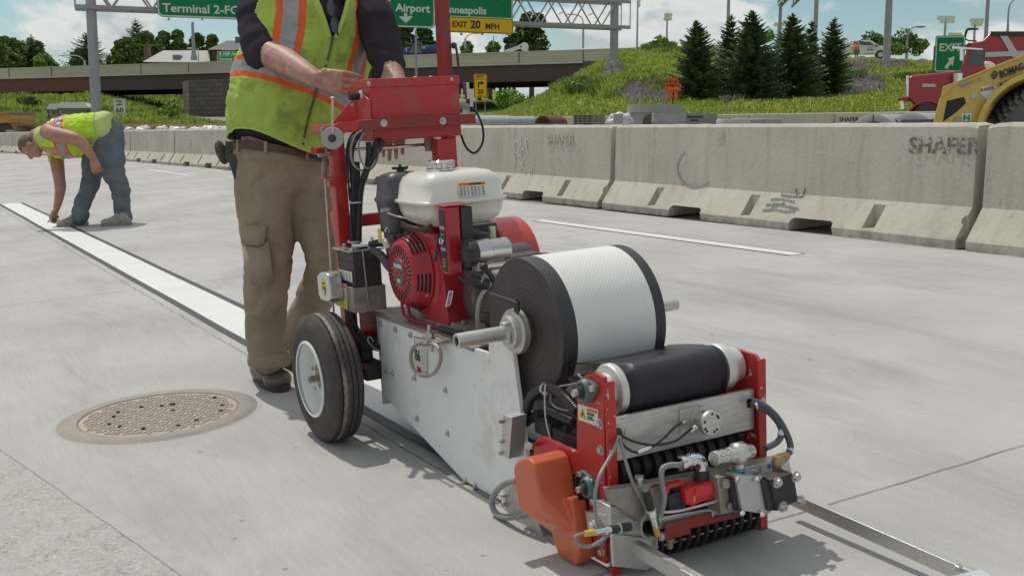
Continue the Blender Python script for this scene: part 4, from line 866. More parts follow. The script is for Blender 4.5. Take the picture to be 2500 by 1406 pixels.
for k in range(36):
    a = 2 * PI * k / 36; r0, r1 = (.051, .086) if k % 2 == 0 else (.062, .086); d = Vector((0, cos(a), sin(a))); e = Vector((0, -sin(a), cos(a))); c = Vector((x_f - .0006, yc, zc)); w = .0022
    b.prism([c + d * r0 - e * w, c + d * r0 + e * w, c + d * r1 + e * w * 1.25, c + d * r1 - e * w * 1.25], (.003, 0, 0))
for a0 in (radians(-180 + 12), radians(-180 + 72), radians(-180 - 52), radians(100), radians(40), radians(-35)):    # four long slots in each window round the rim
    for k in range(4):
        t = .011 + k * .0105; rr_ = .0965 + (t - .008) / .042 * .0095 + .0006; half = .26
        for j in range(6):
            u0 = a0 - half + 2 * half * j / 6; u1 = a0 - half + 2 * half * (j + 1) / 6; q = []
            for uu, tt in ((u0, t), (u1, t), (u1, t + .0052), (u0, t + .0052)): r_ = (.102 + (tt - .008) * .5 if tt < .024 else .110 + (tt - .024) * .54) + .0008; q.append(Vector((x_f + tt, yc + r_ * cos(uu), zc + r_ * sin(uu))))
            b.quad(*q)
E_('cooling_slot', b, DK, smooth=0)
b = MB(); b.lathe(Vector((x_f - .0035, yc, zc)), -X_, [(0, .0405), (.001, .0405), (.0011, .001)], 40); b.k = 1; o = Vector((x_f - .0053, yc, zc)); b.text('HONDA', o + Z_ * .016, -Y_, Z_, .0165, 'CENTER', bold=.03); b.k = 2; b.text('GX', o - Z_ * .012, -Y_, Z_, .032, 'CENTER', bold=.03); b.k = 1; b.text('270', o - Z_ * .030, -Y_, Z_, .016, 'CENTER', bold=.02)
E_('badge', b, [pm('badge grey', (.10, .095, .10), rough=.4), WI, pm('badge red', (.55, .04, .03), rough=.4)], smooth=0)
for a in (-2.55, 2.3, -.3): b = MB(); b.bolt((x_f + .046, yc + .114 * cos(a), zc + .114 * sin(a)), -X_ , .006, .005); E_('cover_bolt', b, STL)
b = MB(); q = [V(*p, 1.424) for p in ((1095, 710), (1107, 710), (1100, 745), (1087, 750))]; b.quad(*q); b.k = 1
for i in range(3): b.quad(*[q[0].lerp(q[1], .3 + i * .2).lerp(q[3].lerp(q[2], .3 + i * .2), t) - X_ * .0004 for t in (.05, .95)], *[q[0].lerp(q[1], .42 + i * .2).lerp(q[3].lerp(q[2], .42 + i * .2), t) - X_ * .0004 for t in (.95, .05)])
E_('shroud_sticker', b, [LBW, INK], smooth=0)
b = MB(); b.bx(1.42, 1.64, 2.86, 3.22, .424, .44); b.bx(1.43, 1.50, 2.83, 2.92, .424, .452)
for p in ((1.45, 2.87, .452), (1.60, 2.87, .44)): b.bolt(p, Z_, .009, .008)
E_('engine_foot', b, STR, bevel=.003)
b = MB(); rbox(b, 1.49, 1.68, 2.83, 3.1, [(.44, .01), (.50, .0), (.60, .01), (.62, .03)], e=5); b.cyl((1.5, 2.83, .53), (1.5, 2.81, .53), .045, 24); E_('crankcase', b, pm('cast aluminium', (.19, .175, .165), (.13, .12, .115), 15, .6, .5, bump=.3, bs=60), bevel=.004)
# control panel with key switch
pn = E_('key_panel', MB().bx(1.398, 1.445, 2.845, 2.895, .605, .805), ENG, bevel=.006, bseg=3)
E_('ignition_box', MB().bx(1.447, 1.485, 2.843, 2.90, .612, .800), BLK, bevel=.004, bseg=3)
b = MB(); b.bx(1.392, 1.486, 2.842, 2.90, .806, .8085); E_('panel_lip', b, ENG)
b = MB(); b.bx(1.3965, 1.3975, 2.853, 2.887, .615, .795); b.k = 1
for z in (.738, .676): b.bx(1.3958, 1.3966, 2.855, 2.885, z, z + .010)
for z in (.63, .64, .65, .722): b.bx(1.3958, 1.3966, 2.863, 2.877, z, z + .004)
E_('panel_label', b, [INK, pm('dim white print', (.38, .36, .37), rough=.5)])
b = MB(); c = Vector((1.397, 2.87, .705)); b.lathe(c, -X_, [(0, .0115), (.007, .0115), (.009, .009)], 20); E_('key_switch', b, CHR)
b = MB(); b.box(c + Vector((-.016, .004, .004)), (.006, .009, .028)); b.tube([c + Vector((-.018, .006, -.006)), c + Vector((-.018, .012, -.02)), c + Vector((-.018, .006, -.032)), c + Vector((-.018, 0, -.02))], .0012, 6, sub=4); b.box(c + Vector((-.018, .018, -.044)), (.006, .012, .03), (X_, Vector((0, .8, .6)), Vector((0, -.6, .8)))); E_('ignition_key', b, BLK, bevel=.0012)
# electric starter motor, cables and fuel tap
c0 = Vector((1.455, 2.80, .672)); b = MB(); b.lathe(c0, X_, [(0, .028), (.02, .034), (.05, .035), (.052, .033), (.110, .033), (.116, .028), (.116, .001)], 32); b.lathe(c0 + Vector((.04, .0, -.045)), X_, [(0, .014), (.06, .014), (.063, .010)], 20)
E_('starter_motor', b, pm('yellow zinc', (.50, .53, .45), (.56, .5, .52), 12, .25, .9)); 
b = MB(); b.lathe(c0 - X_ * .03, X_, [(0, .02), (.01, .036), (.035, .038), (.04, .03)], 20)
for k in range(7): a = k * .9; b.box(c0 + Vector((-.012, .034 * cos(a), .034 * sin(a))), (.03, .012, .012))
E_('starter_gear_case', b, BLK, bevel=.002)
b = MB(); b.cyl((1.545, 2.84, .735), (1.545, 2.84, .700), .010, 8); b.cyl((1.545, 2.84, .70), (1.545, 2.84, .69), .013, 6); E_('fuel_tap', b, STL)
b = MB(); b.box((1.50, 2.82, .628), (.06, .04, .03)); b.box((1.53, 2.82, .60), (.04, .05, .03)); E_('motor_bracket', b, ALU, bevel=.003)
b = MB(); b.tube([(1.44, 2.80, .60), (1.46, 2.79, .585), (1.49, 2.785, .57)], [.014, .017, .013], 12, sub=3); b.tube([(1.48, 2.79, .63), (1.50, 2.78, .60), (1.51, 2.77, .57)], .008, 8, sub=3); b.tube([(1.425, 2.83, .60), (1.43, 2.80, .59), (1.45, 2.79, .58)], .006, 8, sub=3); b.tube([(1.52, 2.8, .57), (1.50, 2.77, .53), (1.49, 2.75, .46)], .006, 8, sub=3); E_('wiring', b, BLK)
b = MB(); b.lathe((1.47, 2.79, .59), Vector((.5, -.2, -.3)), [(0, .018), (.004, .018)], 14); b.tube([(1.53, 2.78, .60), (1.47, 2.785, .55), (1.455, 2.79, .50), (1.46, 2.80, .44), (1.48, 2.80, .42)], .0062, 8, sub=4); E_('white_strap', b, pm('dull strap', (.36, .34, .31), (.3, .28, .26), 20, .5))
# red guard at the far side
b = MB(); yc2, zc2 = 3.37, .53; pts = [(yc2 + .165 * cos(a), zc2 + .165 * sin(a)) for a in [PI * k / 14 for k in range(15)]] + [(yc2 - .165, .42), (yc2 + .165, .42)]
b.prism([(1.80, y, z) for y, z in pts], (.135, 0, 0)); P('drive_guard', b, pm('faded red guard', (.55, .045, .045), (.5, .05, .05), 6, .35, coat=.3, dirt=(.55, .4, .38), ds=24, dlo=.68, dhi=.72), bevel=.012, bseg=4)
b = MB(); b.bx(1.925, 1.945, 3.18, 3.21, .43, .58); P('guard_bracket', b, RED, bevel=.002)
b = MB(); b.bx(1.66, 1.79, 2.95, 3.25, .424, .62); b.cyl((1.66, 3.08, .55), (1.80, 3.08, .55), .09, 24); P('air_compressor', b, BLM, bevel=.01)
b = MB(); b.bx(1.55, 1.75, 2.80, 2.95, .424, .50); b.bx(1.60, 1.76, 3.2, 3.42, .424, .7); P('relay_box', b, BLM, bevel=.004)
# ================================================================== SPINDLE AND ROLL
yr, zr = 2.455, .505
b = MB(); b.lathe((1.215, yr, zr), X_, [(0, .0125), (.0, .0185), (.001, .0195), (.145, .0195)], 24); b.lathe((1.222, yr, zr), -X_, [(0, .0125), (.0065, .0127)], 24); b.f = [f for f in b.f if len(f) == 4]; b.m = b.m[:len(b.f)]; sh = P('spindle', b, ALU)
b = MB(); b.lathe((1.2155, yr, zr), X_, [(.012, .0124), (.012, .001)], 20); b.build('bore', DK, sh)
b = MB(); b.lathe((1.355, yr, zr), X_, [(0, .0225), (.016, .0225)], 24); b.lathe((1.362, yr, zr), X_, [(0, .040), (.004, .044), (.014, .044), (.015, .043), (.016, .057), (.020, .060), (.036, .060), (.040, .057)], 40); b.build('clamp_collar', ALU, sh)
b = MB(); b.box((1.358, yr - .004, zr + .004), (.02, .02, .05)); b.box((1.356, yr, zr - .01), (.012, .05, .03)); b.build('cradle', ALU, sh, bevel=.003)
b = MB(); b.cyl((1.76, yr, zr), (1.915, yr, zr), .0165, 22); b.build('far_end', ALU, sh)
kp = V(1262, 752, 1.38); b = MB(); b.cyl(kp - Z_ * .01, kp + Z_ * .018, .0085, 12); b.cyl(kp + Z_ * .018, kp + Z_ * .026, .004, 8); e1 = V(1195, 712, 1.372); d = (e1 - kp - Z_ * .02); b.box(kp + Z_ * .012 + d * .5, (d.length, .007, .0125), (d.normalized(), X_.cross(d).normalized() if False else X_, d.normalized().cross(X_).normalized())); b.build('clamp_lever', BLM, sh, bevel=.002)
RO = Vector((1.585, yr, zr))
roll = thing('tape_roll', 'big roll of white road tape with black edges mounted on the machine spindle', 'tape roll', RO)
def mat_rings():
    m = bpy.data.materials.new('wound tape edges'); m.use_nodes = True; t = m.node_tree; p = t.nodes['Principled BSDF']; p.inputs['Roughness'].default_value = .5
    tc = N(t, 'ShaderNodeTexCoord'); sp = N(t, 'ShaderNodeSeparateXYZ'); L(t, tc.outputs['Object'], sp.inputs[0])
    cb = N(t, 'ShaderNodeCombineXYZ'); L(t, sp.outputs[1], cb.inputs[0]); L(t, sp.outputs[2], cb.inputs[1]); ln = N(t, 'ShaderNodeVectorMath', operation='LENGTH'); L(t, cb.outputs[0], ln.inputs[0])
    nz = N(t, 'ShaderNodeTexNoise', ins={'Scale': 12., 'Detail': 4.}); L(t, tc.outputs['Object'], nz.inputs['Vector'])
    a = N(t, 'ShaderNodeMath', operation='MULTIPLY'); a.inputs[1].default_value = .006; L(t, nz.outputs[0], a.inputs[0]); s = N(t, 'ShaderNodeMath', operation='ADD'); L(t, ln.outputs['Value'], s.inputs[0]); L(t, a.outputs[0], s.inputs[1])
    f = N(t, 'ShaderNodeMath', operation='MULTIPLY'); f.inputs[1].default_value = 340 * 2; L(t, s.outputs[0], f.inputs[0]); n1 = N(t, 'ShaderNodeTexNoise', noise_dimensions='1D', ins={'Scale': 1., 'Detail': 2.}); L(t, f.outputs[0], n1.inputs['W'])
    ag = N(t, 'ShaderNodeTexNoise', ins={'Scale': 9., 'Detail': 3.}); L(t, tc.outputs['Object'], ag.inputs['Vector']); ar = N(t, 'ShaderNodeMapRange', ins={1: .35, 2: .65, 3: .25, 4: 1.}); L(t, ag.outputs[0], ar.inputs[0])
    r = N(t, 'ShaderNodeMapRange', ins={1: .52, 2: .68}); L(t, n1.outputs[0], r.inputs[0]); mu = N(t, 'ShaderNodeMath', operation='MULTIPLY'); L(t, r.outputs[0], mu.inputs[0]); L(t, ar.outputs[0], mu.inputs[1])
    x = N(t, 'ShaderNodeMix', data_type='RGBA'); L(t, mu.outputs[0], x.inputs[0]); x.inputs[6].default_value = (.034, .027, .03, 1); x.inputs[7].default_value = (.20, .17, .17, 1); L(t, x.outputs[2], p.inputs['Base Color'])
    bp = N(t, 'ShaderNodeBump', ins={'Strength': .7, 'Distance': .002}); L(t, n1.outputs[0], bp.inputs['Height']); L(t, bp.outputs[0], p.inputs['Normal']); return m
RR = .189
b = MB(); xs = [-.170, -.170, -.168, -.126, .116, .148, .150, .150]; rs = [.045, RR - .002, RR, RR, RR, RR, RR - .002, .045]; S = 128; vs = []
for x, r in zip(xs, rs):
    for j in range(S): a = 2 * PI * j / S; vs.append(RO + Vector((x, r * cos(a), r * sin(a))))
fs = []; ms = []
for i, mk in enumerate((0, 0, 1, 2, 1, 0, 0)):
    for j in range(S): fs.append((i * S + j, i * S + (j + 1) % S, (i + 1) * S + (j + 1) % S, (i + 1) * S + j)); ms.append(mk)
b.add(vs, fs); b.m = ms
def mat_wound(dark):
    m = (M_TB if dark else M_TW).copy(); m.name = 'wound tape black' if dark else 'wound tape white'; t = m.node_tree
    tc = [n for n in t.nodes if n.type == 'TEX_COORD'][0]; mp = [n for n in t.nodes if n.type == 'MAPPING'][0]
    sp = N(t, 'ShaderNodeSeparateXYZ'); L(t, tc.outputs['Object'], sp.inputs[0]); at = N(t, 'ShaderNodeMath', operation='ARCTAN2'); L(t, sp.outputs[1], at.inputs[0]); L(t, sp.outputs[2], at.inputs[1])
    mu = N(t, 'ShaderNodeMath', operation='MULTIPLY'); L(t, at.outputs[0], mu.inputs[0]); mu.inputs[1].default_value = RR * .8; cb = N(t, 'ShaderNodeCombineXYZ'); L(t, sp.outputs[0], cb.inputs[0]); L(t, mu.outputs[0], cb.inputs[1])
    L(t, cb.outputs[0], mp.inputs[0]); return m
WT, WB = mat_wound(False), mat_wound(True)
b.build('wound_tape', [mat_rings(), WB, WT], roll, smooth=40)
b = MB(); b.lathe(RO - X_ * .168, X_, [(0, .046), (.31, .046)], 40); b.build('core', pm('cardboard', (.3, .22, .15), rough=.8), roll)
# the web running from the roll over the guide roller and down
TR = Vector((0, 2.098, .412)); rr_ = .0585
path = [(yr - RR * cos(-.33), zr + RR * sin(-.33))]; path += [(2.235, .452), (2.19, .4605), (2.14, .468)]
for k in range(11): a = PI * .46 - (-PI * .0) + k * (PI * .62) / 10; path.append((TR.y + rr_ * cos(a), TR.z + rr_ * sin(a)))
path += [(2.05, .34), (2.075, .28), (2.10, .20)]
b = MB(); n = len(path); cols_ = 6; vs = []
for i, (y, z) in enumerate(path):
    t = i / (n - 1); xl = 1.425 + .018 * sm(t, 0, .25); xr = 1.75 - .006 * sm(t, 0, .3)
    for j in range(cols_ + 1): f_ = j / cols_; vs.append((xl + (xr - xl) * f_, y, z - (.006 * (1 - t) * sin(PI * f_) if i < 4 else 0)))
b.add(vs, [(i * 7 + j, i * 7 + j + 1, i * 7 + j + 8, i * 7 + j + 7) for i in range(n - 1) for j in range(6)])
w = b.build('free_web', pm('tape underside', (.014, .012, .018), (.024, .02, .028), 30, .27, spec=.4, bump=.3, bs=220, stretch=(8, 1, 1)), roll, smooth=60); sd = w.modifiers.new('s', 'SOLIDIFY'); sd.thickness = .0018
b = MB(); b.add([(1.44 + .05 * j, 2.12 + .17 * i, .25 + .155 * i + 0) for i in range(2) for j in range(7)], [(j, j + 1, j + 8, j + 7) for j in range(6)])
w = b.build('lower_web', pm('tape backing', (.22, .19, .18), (.18, .155, .15), 8, .6), roll); sd = w.modifiers.new('s', 'SOLIDIFY'); sd.thickness = .0018
# ================================================================== FRONT HEAD OF THE MACHINE
XN = 1.358; YF = 2.02
near = [(1409, 938), (1424, 918), (1452, 908), (1474, 922), (1476, 1180), (1479, 1376), (1452, 1362), (1440, 1240), (1425, 1160), (1300, 1130), (1305, 1078), (1320, 1064), (1408, 1104)]
hp = P('head_side_frame', MB().prism([V(a, b_, XN) for a, b_ in near], (.010, 0, 0)), REDW, bevel=.001)
b = MB(); f0 = V(1476, 924, XN); b.bx(XN + .001, XN + .026, YF - .016, YF - .008, .0, .462); b.build('front_flange', REDW, hp, bevel=.001)
for q in ((1466, 1034), (1468, 1098), (1467, 1322), (1470, 1347)):
    b = MB(); b.bolt(V(*q, XN) , -X_, .0085, .007); b.build('hex_bolt', STL, hp, smooth=20)
b = MB(); q = [V(*p, XN - .0006) for p in ((1411, 985), (1460, 1000), (1460, 1041), (1412, 1024))]; b.quad(*q); b.k = 1; tp = lambda a, c, o=.0005: q[0].lerp(q[1], a).lerp(q[3].lerp(q[2], a), c) - X_ * o
b.quad(tp(.46, .08), tp(.95, .08), tp(.95, .28), tp(.46, .28)); b.k = 2; b.add([tp(.04, .82), tp(.42, .82), tp(.23, .10)], [(0, 1, 2)]); b.k = 3
b.add([tp(.10, .76, .0009), tp(.36, .76, .0009), tp(.23, .24, .0009)], [(0, 1, 2)]); b.k = 2; b.add([tp(.125, .73, .0013), tp(.335, .73, .0013), tp(.23, .30, .0013)], [(0, 1, 2)]); b.k = 3
b.quad(tp(.18, .66, .0017), tp(.24, .68, .0017), tp(.28, .46, .0017), tp(.22, .44, .0017)); b.quad(tp(.16, .50, .0017), tp(.28, .60, .0017), tp(.28, .64, .0017), tp(.16, .56, .0017))
b.text('Pinch point.', tp(.48, .46), (tp(1, .4) - tp(0, .4)), Z_, .0085, sx=.72, bold=.01); b.text('Keep hands', tp(.48, .63), (tp(1, .4) - tp(0, .4)), Z_, .0065, sx=.7); b.text('clear of rollers.', tp(.48, .76), (tp(1, .4) - tp(0, .4)), Z_, .0065, sx=.7)
b.build('pinch_label', [LBW, LBO, LBY, INK], hp, smooth=0)
b = MB(); rr = random.Random(5)
for k in range(26):
    t = rr.random(); p = Vector((XN + .001 + rr.uniform(0, .004), YF - .0165, .05 + .4 * t)); s_ = rr.uniform(.0015, .005); b.quad(p, p + X_ * s_, p + X_ * s_ * .8 + Z_ * s_ * 1.7, p + Z_ * s_ * 1.2)
for k in range(9):
    p = V(1415 + rr.uniform(0, 60), 925 + rr.uniform(-4, 14), XN - .0006); s_ = rr.uniform(.003, .009); 
    if p.z < .455: b.quad(p, p + Y_ * s_, p + Y_ * s_ * .7 + Z_ * s_ * .6, p + Z_ * s_)
P('bare_chip', b, pm('bare chip', (.55, .54, .52), rough=.5), hp, smooth=0) if False else b.build('bare_chip', pm('bare chip', (.55, .54, .52), rough=.5), hp, smooth=0)
hf = P('far_head_frame', MB().prism([(1.822, 2.20, .05), (1.822, YF - .014, .0), (1.822, YF - .014, .43), (1.822, 2.03, .448), (1.822, 2.12, .452), (1.822, 2.17, .40)], (.010, 0, 0)), REDW, bevel=.001)
b = MB(); b.bx(1.812, 1.836, YF - .016, YF - .008, .0, .44); b.build('front_flange', REDW, hf, bevel=.001)
# cross bar with cylinder
q = [U(*p, YF) for p in ((1496, 1021), (1841, 949), (1841, 1046), (1496, 1128))]
cb = P('cross_bar', MB().prism(q, (0, .012, 0)), ALU, bevel=.001)
b = MB(); b.lathe(U(1508, 1058, YF), -Y_, [(0, .019), (.004, .019), (.007, .014), (.008, .009)], 22); b.build('grommet', STL, cb)
b = MB(); b.lathe(U(1508, 1056, YF - .007), -Y_, [(0, .0125), (.006, .010), (.006, .001)], 16); b.build('rubber_bush', BLK, cb)
b = MB(); b.lathe(U(1829, 980, YF), -Y_, [(-.004, .0001), (.0006, .0085), (.0008, .0001)], 16); b.box(U(1829, 984, YF) - Y_ * .0004, (.013, .001, .022)); b.build('hose_slot', DK, cb)
c = U(1706, 1022, YF); cy = P('air_cylinder', MB().box(U(1680, 1024, YF) - Y_ * .003, (.055, .006, .06)).lathe(c, -Y_, [(.004, .033), (.016, .033), (.017, .02), (.03, .02)], 32), ALU, bevel=.0005)
b = MB(); b.lathe(c - Y_ * .038, -Y_, [(0, .028), (.0015, .030), (.009, .030), (.0105, .029), (.0106, .001)], 40); b.build('end_cap', ALU, cy)
b = MB()
for a in (.5, 1.5, 2.8, 4.0, 5.0, 5.9): d = Vector((cos(a), 0, sin(a))); b.cyl(c - Y_ * .016 + d * .023, c - Y_ * .038 + d * .023, .0032, 8)
b.build('tie_rod', STL, cy)
b = MB()
for a in (.45, .75, 1.5, 2.8, 3.6, 3.95, 5.0, 5.4): d = Vector((cos(a), 0, sin(a))); b.cyl(c - Y_ * .0484 + d * .0225, c - Y_ * .0492 + d * .0225, .0033, 10)
b.build('cap_hole', DK, cy)
b = MB(); b.lathe(U(1672, 1030, YF - .01), -X_ * .9 - Y_ * .3, [(0, .006), (.012, .0055), (.014, .004), (.02, .004)], 10); b.lathe(U(1700, 1040, YF - .045), -X_ * .7 - Z_ * .6, [(0, .006), (.008, .006), (.010, .0045), (.02, .004)], 10); b.build('air_fitting', STL, cy)
# guide roller with silver ends
TRz = .412; TRy = 2.098
gr = P('guide_roller', MB().lathe((1.44, TRy, TRz), X_, [(0, .0565), (.31, .0565)], 40), pm('polished rubber', (.028, .026, .034), (.04, .036, .045), 12, .24, rv=.08, spec=.6))
b = MB(); b.lathe((1.385, TRy, TRz), X_, [(0, .043), (.040, .043), (.042, .050), (.043, .061), (.047, .064), (.060, .064), (.064, .061)], 44); TAL = pm('turned aluminium', (.66, .65, .62), rough=.45, metal=.6, bump=.05, bs=300); b.build('roller_collar', TAL, gr); b = MB(); b.lathe((1.815, TRy, TRz), -X_, [(0, .045), (.020, .045), (.022, .050), (.036, .051), (.038, .060), (.060, .062), (.064, .060)], 44); b.build('roller_collar', pm('turned aluminium', (.66, .65, .62), rough=.32, metal=.85, bump=.05, bs=300), gr)
# flange bearings (green castings)
def bearing(c, ang, name='flange_bearing', s=1., side=-1):
    b = MB(); ax = X_ * side; d = Vector((0, cos(ang), sin(ang))); e = Vector((0, -sin(ang), cos(ang))); pts = []
    for k in range(24):
        a = 2 * PI * k / 24; r = .024 + .026 * abs(cos(a)) ** 3; pts.append(c + (d * cos(a) * r * (1.0) + e * sin(a) * (.029)) * s)
    b.prism(pts, ax * .010); b.lathe(c, ax, [(.009, .030 * s), (.014, .028 * s), (.020, .025 * s), (.021, .019 * s), (.017, .018 * s)], 28)
    o = P(name, b, GRN, bevel=.0015)
    b = MB(); b.lathe(c, ax, [(.012, .0185 * s), (.019, .017 * s), (.02, .0125 * s), (.030, .0125 * s)], 24); b.build('bearing_insert', BLM, o)
    b = MB(); b.lathe(c, ax, [(.02, .0085 * s), (.040, .0085 * s), (.0415, .007 * s)], 18); b.build('shaft_tip', STL, o)
    for k in (-1, 1): b = MB(); b.bolt(c + d * .040 * s * k + ax * .0095, ax, .0088, .008, False); b.build('hex_bolt', STL, o, smooth=20)
    b = MB(); b.cyl(c + e * .027 * s + ax * .008, c + e * .036 * s + ax * .014, .003, 8); b.ell(c + e * .038 * s + ax * .015, .0035, 8, 6); b.build('grease_nipple', STL, o)
bearing(V(1436, 952, XN), -.35); bearing(V(1444, 1187, XN), .78, s=.92)
bearing(Vector((1.832, 2.09, .41)), -.4, side=1); 
# orange chain guard: the outline extruded, two-lobed, leaning toward the ground
og = [(1253, 1148), (1256, 1132), (1266, 1122), (1278, 1117), (1292, 1120), (1302, 1132), (1308, 1152), (1318, 1206), (1325, 1242), (1403, 1296), (1413, 1330), (1413, 1362), (1408, 1380), (1398, 1386), (1384, 1386), (1372, 1374), (1362, 1352), (1350, 1318), (1346, 1298), (1330, 1286), (1290, 1256), (1266, 1238)]
xg = 1.258
up_ = [V(a, b_, xg) for a, b_ in og[:9] + [(1296, 1262)] + og[-1:]]; lo_ = [V(a, b_, 1.316) for a, b_ in [(1338, 1215), (1340, 1262), (1346, 1298), (1350, 1318), (1362, 1352), (1372, 1374), (1384, 1386), (1398, 1386), (1408, 1380), (1413, 1362), (1413, 1330), (1405, 1296), (1396, 1215)]]
lo_ = [Vector((p.x, p.y, max(p.z, .008))) for p in lo_]
b = MB(); b.prism(up_, (.098, 0, 0)); b.prism(lo_, (.040, 0, 0))
def hull(b, pts):
    bm = bmesh.new(); [bm.verts.new(p) for p in pts]; bmesh.ops.convex_hull(bm, input=bm.verts[:]); bm.verts.index_update(); b.add([v.co.copy() for v in bm.verts], [tuple(v.index for v in f.verts) for f in bm.faces]); bm.free()
e_ = [up_[7], up_[8], up_[9], up_[10]]; hull(b, e_ + [p + X_ * .09 for p in e_] + [lo_[2], lo_[11], lo_[2] + X_ * .035, lo_[11] + X_ * .035, lo_[1]])
b = blob(b, .0028, 6); og_o = P('chain_guard', b, ORA, smooth=180)
b = MB()
for (a0, a1, c0, c1) in ((1404, 1438, 1165, 1224), (1420, 1440, 1246, 1280)):
    q = [U(*p, 2.098) for p in ((a0, c0), (a1, c0 - 6), (a1 + 8, c1 - 6), (a0 + 10, c1))]; b.prism(q, (0, .006, 0))
b.build('guard_window', DK, og_o, smooth=0)
# adjuster block and bolts on the side plate
b = MB(); q = [V(*p, 1.335) for p in ((1228, 1012), (1250, 1018), (1242, 1120), (1220, 1112), (1224, 1060))]; b.prism(q, (.045, 0, 0)); ad_ = P('adjuster_block', b, ALU, bevel=.0015)
for p in ((1228, 1028), (1228, 1076), (1226, 1104)): b = MB(); b.bolt(V(*p, 1.335), -X_, .0055, .008, False); b.build('hex_bolt', BRS if p[1] == 1028 else STL, ad_)
b = MB(); p = V(1312, 1083, 1.36); b.cyl(p, V(1292, 1088, 1.31), .006, 12); b.lathe(V(1292, 1088, 1.312), V(1286, 1090, 1.29) - V(1292, 1088, 1.312), [(0, .0105), (.009, .0105)], 6); P('adjuster_bolt', b, STL, smooth=20)
b = MB(); b.prism([V(*p, 1.352) for p in ((1228, 1180), (1262, 1176), (1300, 1240), (1330, 1320), (1300, 1300), (1232, 1245))], (.02, 0, 0)); b.bolt(V(1234, 1228, 1.352), -X_, .008, .008); b.bolt(V(1233, 1208, 1.352), -X_, .006, .008); P('lower_bracket', b, ALU, bevel=.001)
b = MB(); b.tube([V(1262, 1172, 1.33), V(1236, 1178, 1.32), V(1212, 1198, 1.32), V(1201, 1228, 1.32), V(1214, 1255, 1.32), V(1245, 1262, 1.32), V(1285, 1254, 1.33), V(1310, 1240, 1.34)], .0085, 12, sub=5); P('grey_hose', b, GRY)
# corrugated hose into the head, ties and leads
corrugated([V(1283, 1035, 1.405), V(1285, 1005, 1.402), V(1296, 970, 1.40), V(1318, 951, 1.40), V(1345, 947, 1.40), V(1372, 962, 1.395), V(1395, 985, 1.39), V(1412, 1005, 1.385)], .0135, 'corrugated_hose')
b = MB(); b.tube([V(1332, 938, 1.385), V(1330, 958, 1.383), V(1331, 1010, 1.38), V(1338, 1050, 1.378), V(1346, 1075, 1.375)], .0020, 6, sub=4); b.lathe(V(1331, 948, 1.40), Y_, [(-.003, .0155), (.003, .0155)], 16); b.box(V(1331, 960, 1.382), (.008, .008, .007)); P('cable_tie', b, ZIP)
b = MB(); b.tube([V(1345, 960, 1.395), V(1345, 980, 1.39), V(1360, 995, 1.388), V(1390, 1002, 1.385)], .0022, 6, sub=4); b.tube([V(1365, 943, 1.39), V(1395, 938, 1.385), V(1412, 935, 1.37)], .002, 6, sub=3); P('clear_tube', b, GRY)
b = MB(); b.bx(1.39, 1.79, 2.20, 2.23, .12, .16); b.bx(1.41, 1.43, 2.14, 2.40, .24, .27); b.tube([V(1335, 1000, 1.42), V(1400, 1030, 1.42)], .012, 8); b.cyl(V(1284, 1025, 1.42), V(1320, 1010, 1.42), .014, 12); b.box((1.43, 2.37, .26), (.05, .08, .04)); P('inner_linkage', b, BLM, bevel=.002)
b = MB(); p0, p1 = V(1384, 1035, 1.42), V(1381, 1092, 1.42); b.tube([p0.lerp(p1, i / 160) + Vector((cos(i * PI / 4) * .0085, sin(i * PI / 4) * .0085, 0)) for i in range(161)], .0014, 6); P('tension_spring', b, BLM)
b = MB(); b.tube([V(1352, 1072, 1.44), V(1405, 1040, 1.44)], .005, 8); P('red_lever', b, REDD)
# drive rollers behind: dark shafts with discs
b = MB(); b.lathe((1.372, 2.09, .215), X_, [(0, .02), (.45, .02)], 24)
for i in range(13): b.lathe((1.40 + .033 * i, 2.09, .215), X_, [(0, .034), (.018, .034)], 28)
P('feed_roller', b, BLM)
b = MB()
for i in range(7): b.lathe((1.44 + .05 * i, 2.05, .165), X_, [(0, .010), (.012, .016), (.024, .010)], 16)
b.cyl((1.372, 2.05, .165), (1.82, 2.05, .165), .008, 12); P('pinch_roller', b, BLK)
b = MB(); b.bx(1.372, 1.82, 2.10, 2.112, .10, .30); b.bx(1.36, 1.372, 2.02, 2.2, .1, .2); P('inner_plate', b, BLM)
# ground roller with black discs
YB, ZB, RB = 2.035, .056, .055
b = MB(); b.cyl((1.44, YB, ZB), (1.80, YB, ZB), .020, 20)
br = P('tamping_roller', b, BLM)
dm = None
for i in range(13):
    b = MB(); x = 1.455 + i * .0272; b.lathe((x, YB, ZB), X_, [(0, RB - .004), (.002, RB), (.010, RB), (.012, RB - .004)], 36); b.build('roller_disc', BLK, br)
b = MB()
for i in range(12):
    x = 1.455 + i * .0272 + .0195; b.box((x, YB - .047, ZB - .008), (.012, .004, .004))
b.build('link_pin', STL, br, smooth=0)
# near bottom bracket and block
b = MB(); b.prism([U(*p, 1.975) for p in ((1490, 1236), (1553, 1236), (1560, 1262), (1566, 1330), (1560, 1300), (1491, 1300))][:4] + [U(1491, 1292, 1.975)], (0, .06, 0)); P('side_block', b, ALU, bevel=.002)
b = MB(); b.prism([U(*p, 1.965) for p in ((1493, 1302), (1602, 1316), (1607, 1352), (1606, 1372), (1580, 1392), (1497, 1382))], (0, .008, 0)); b.prism([U(*p, 1.965) for p in ((1590, 1308), (1607, 1308), (1607, 1380), (1592, 1388))], (0, .05, 0)); P('foot_bracket', b, ALU, bevel=.002)
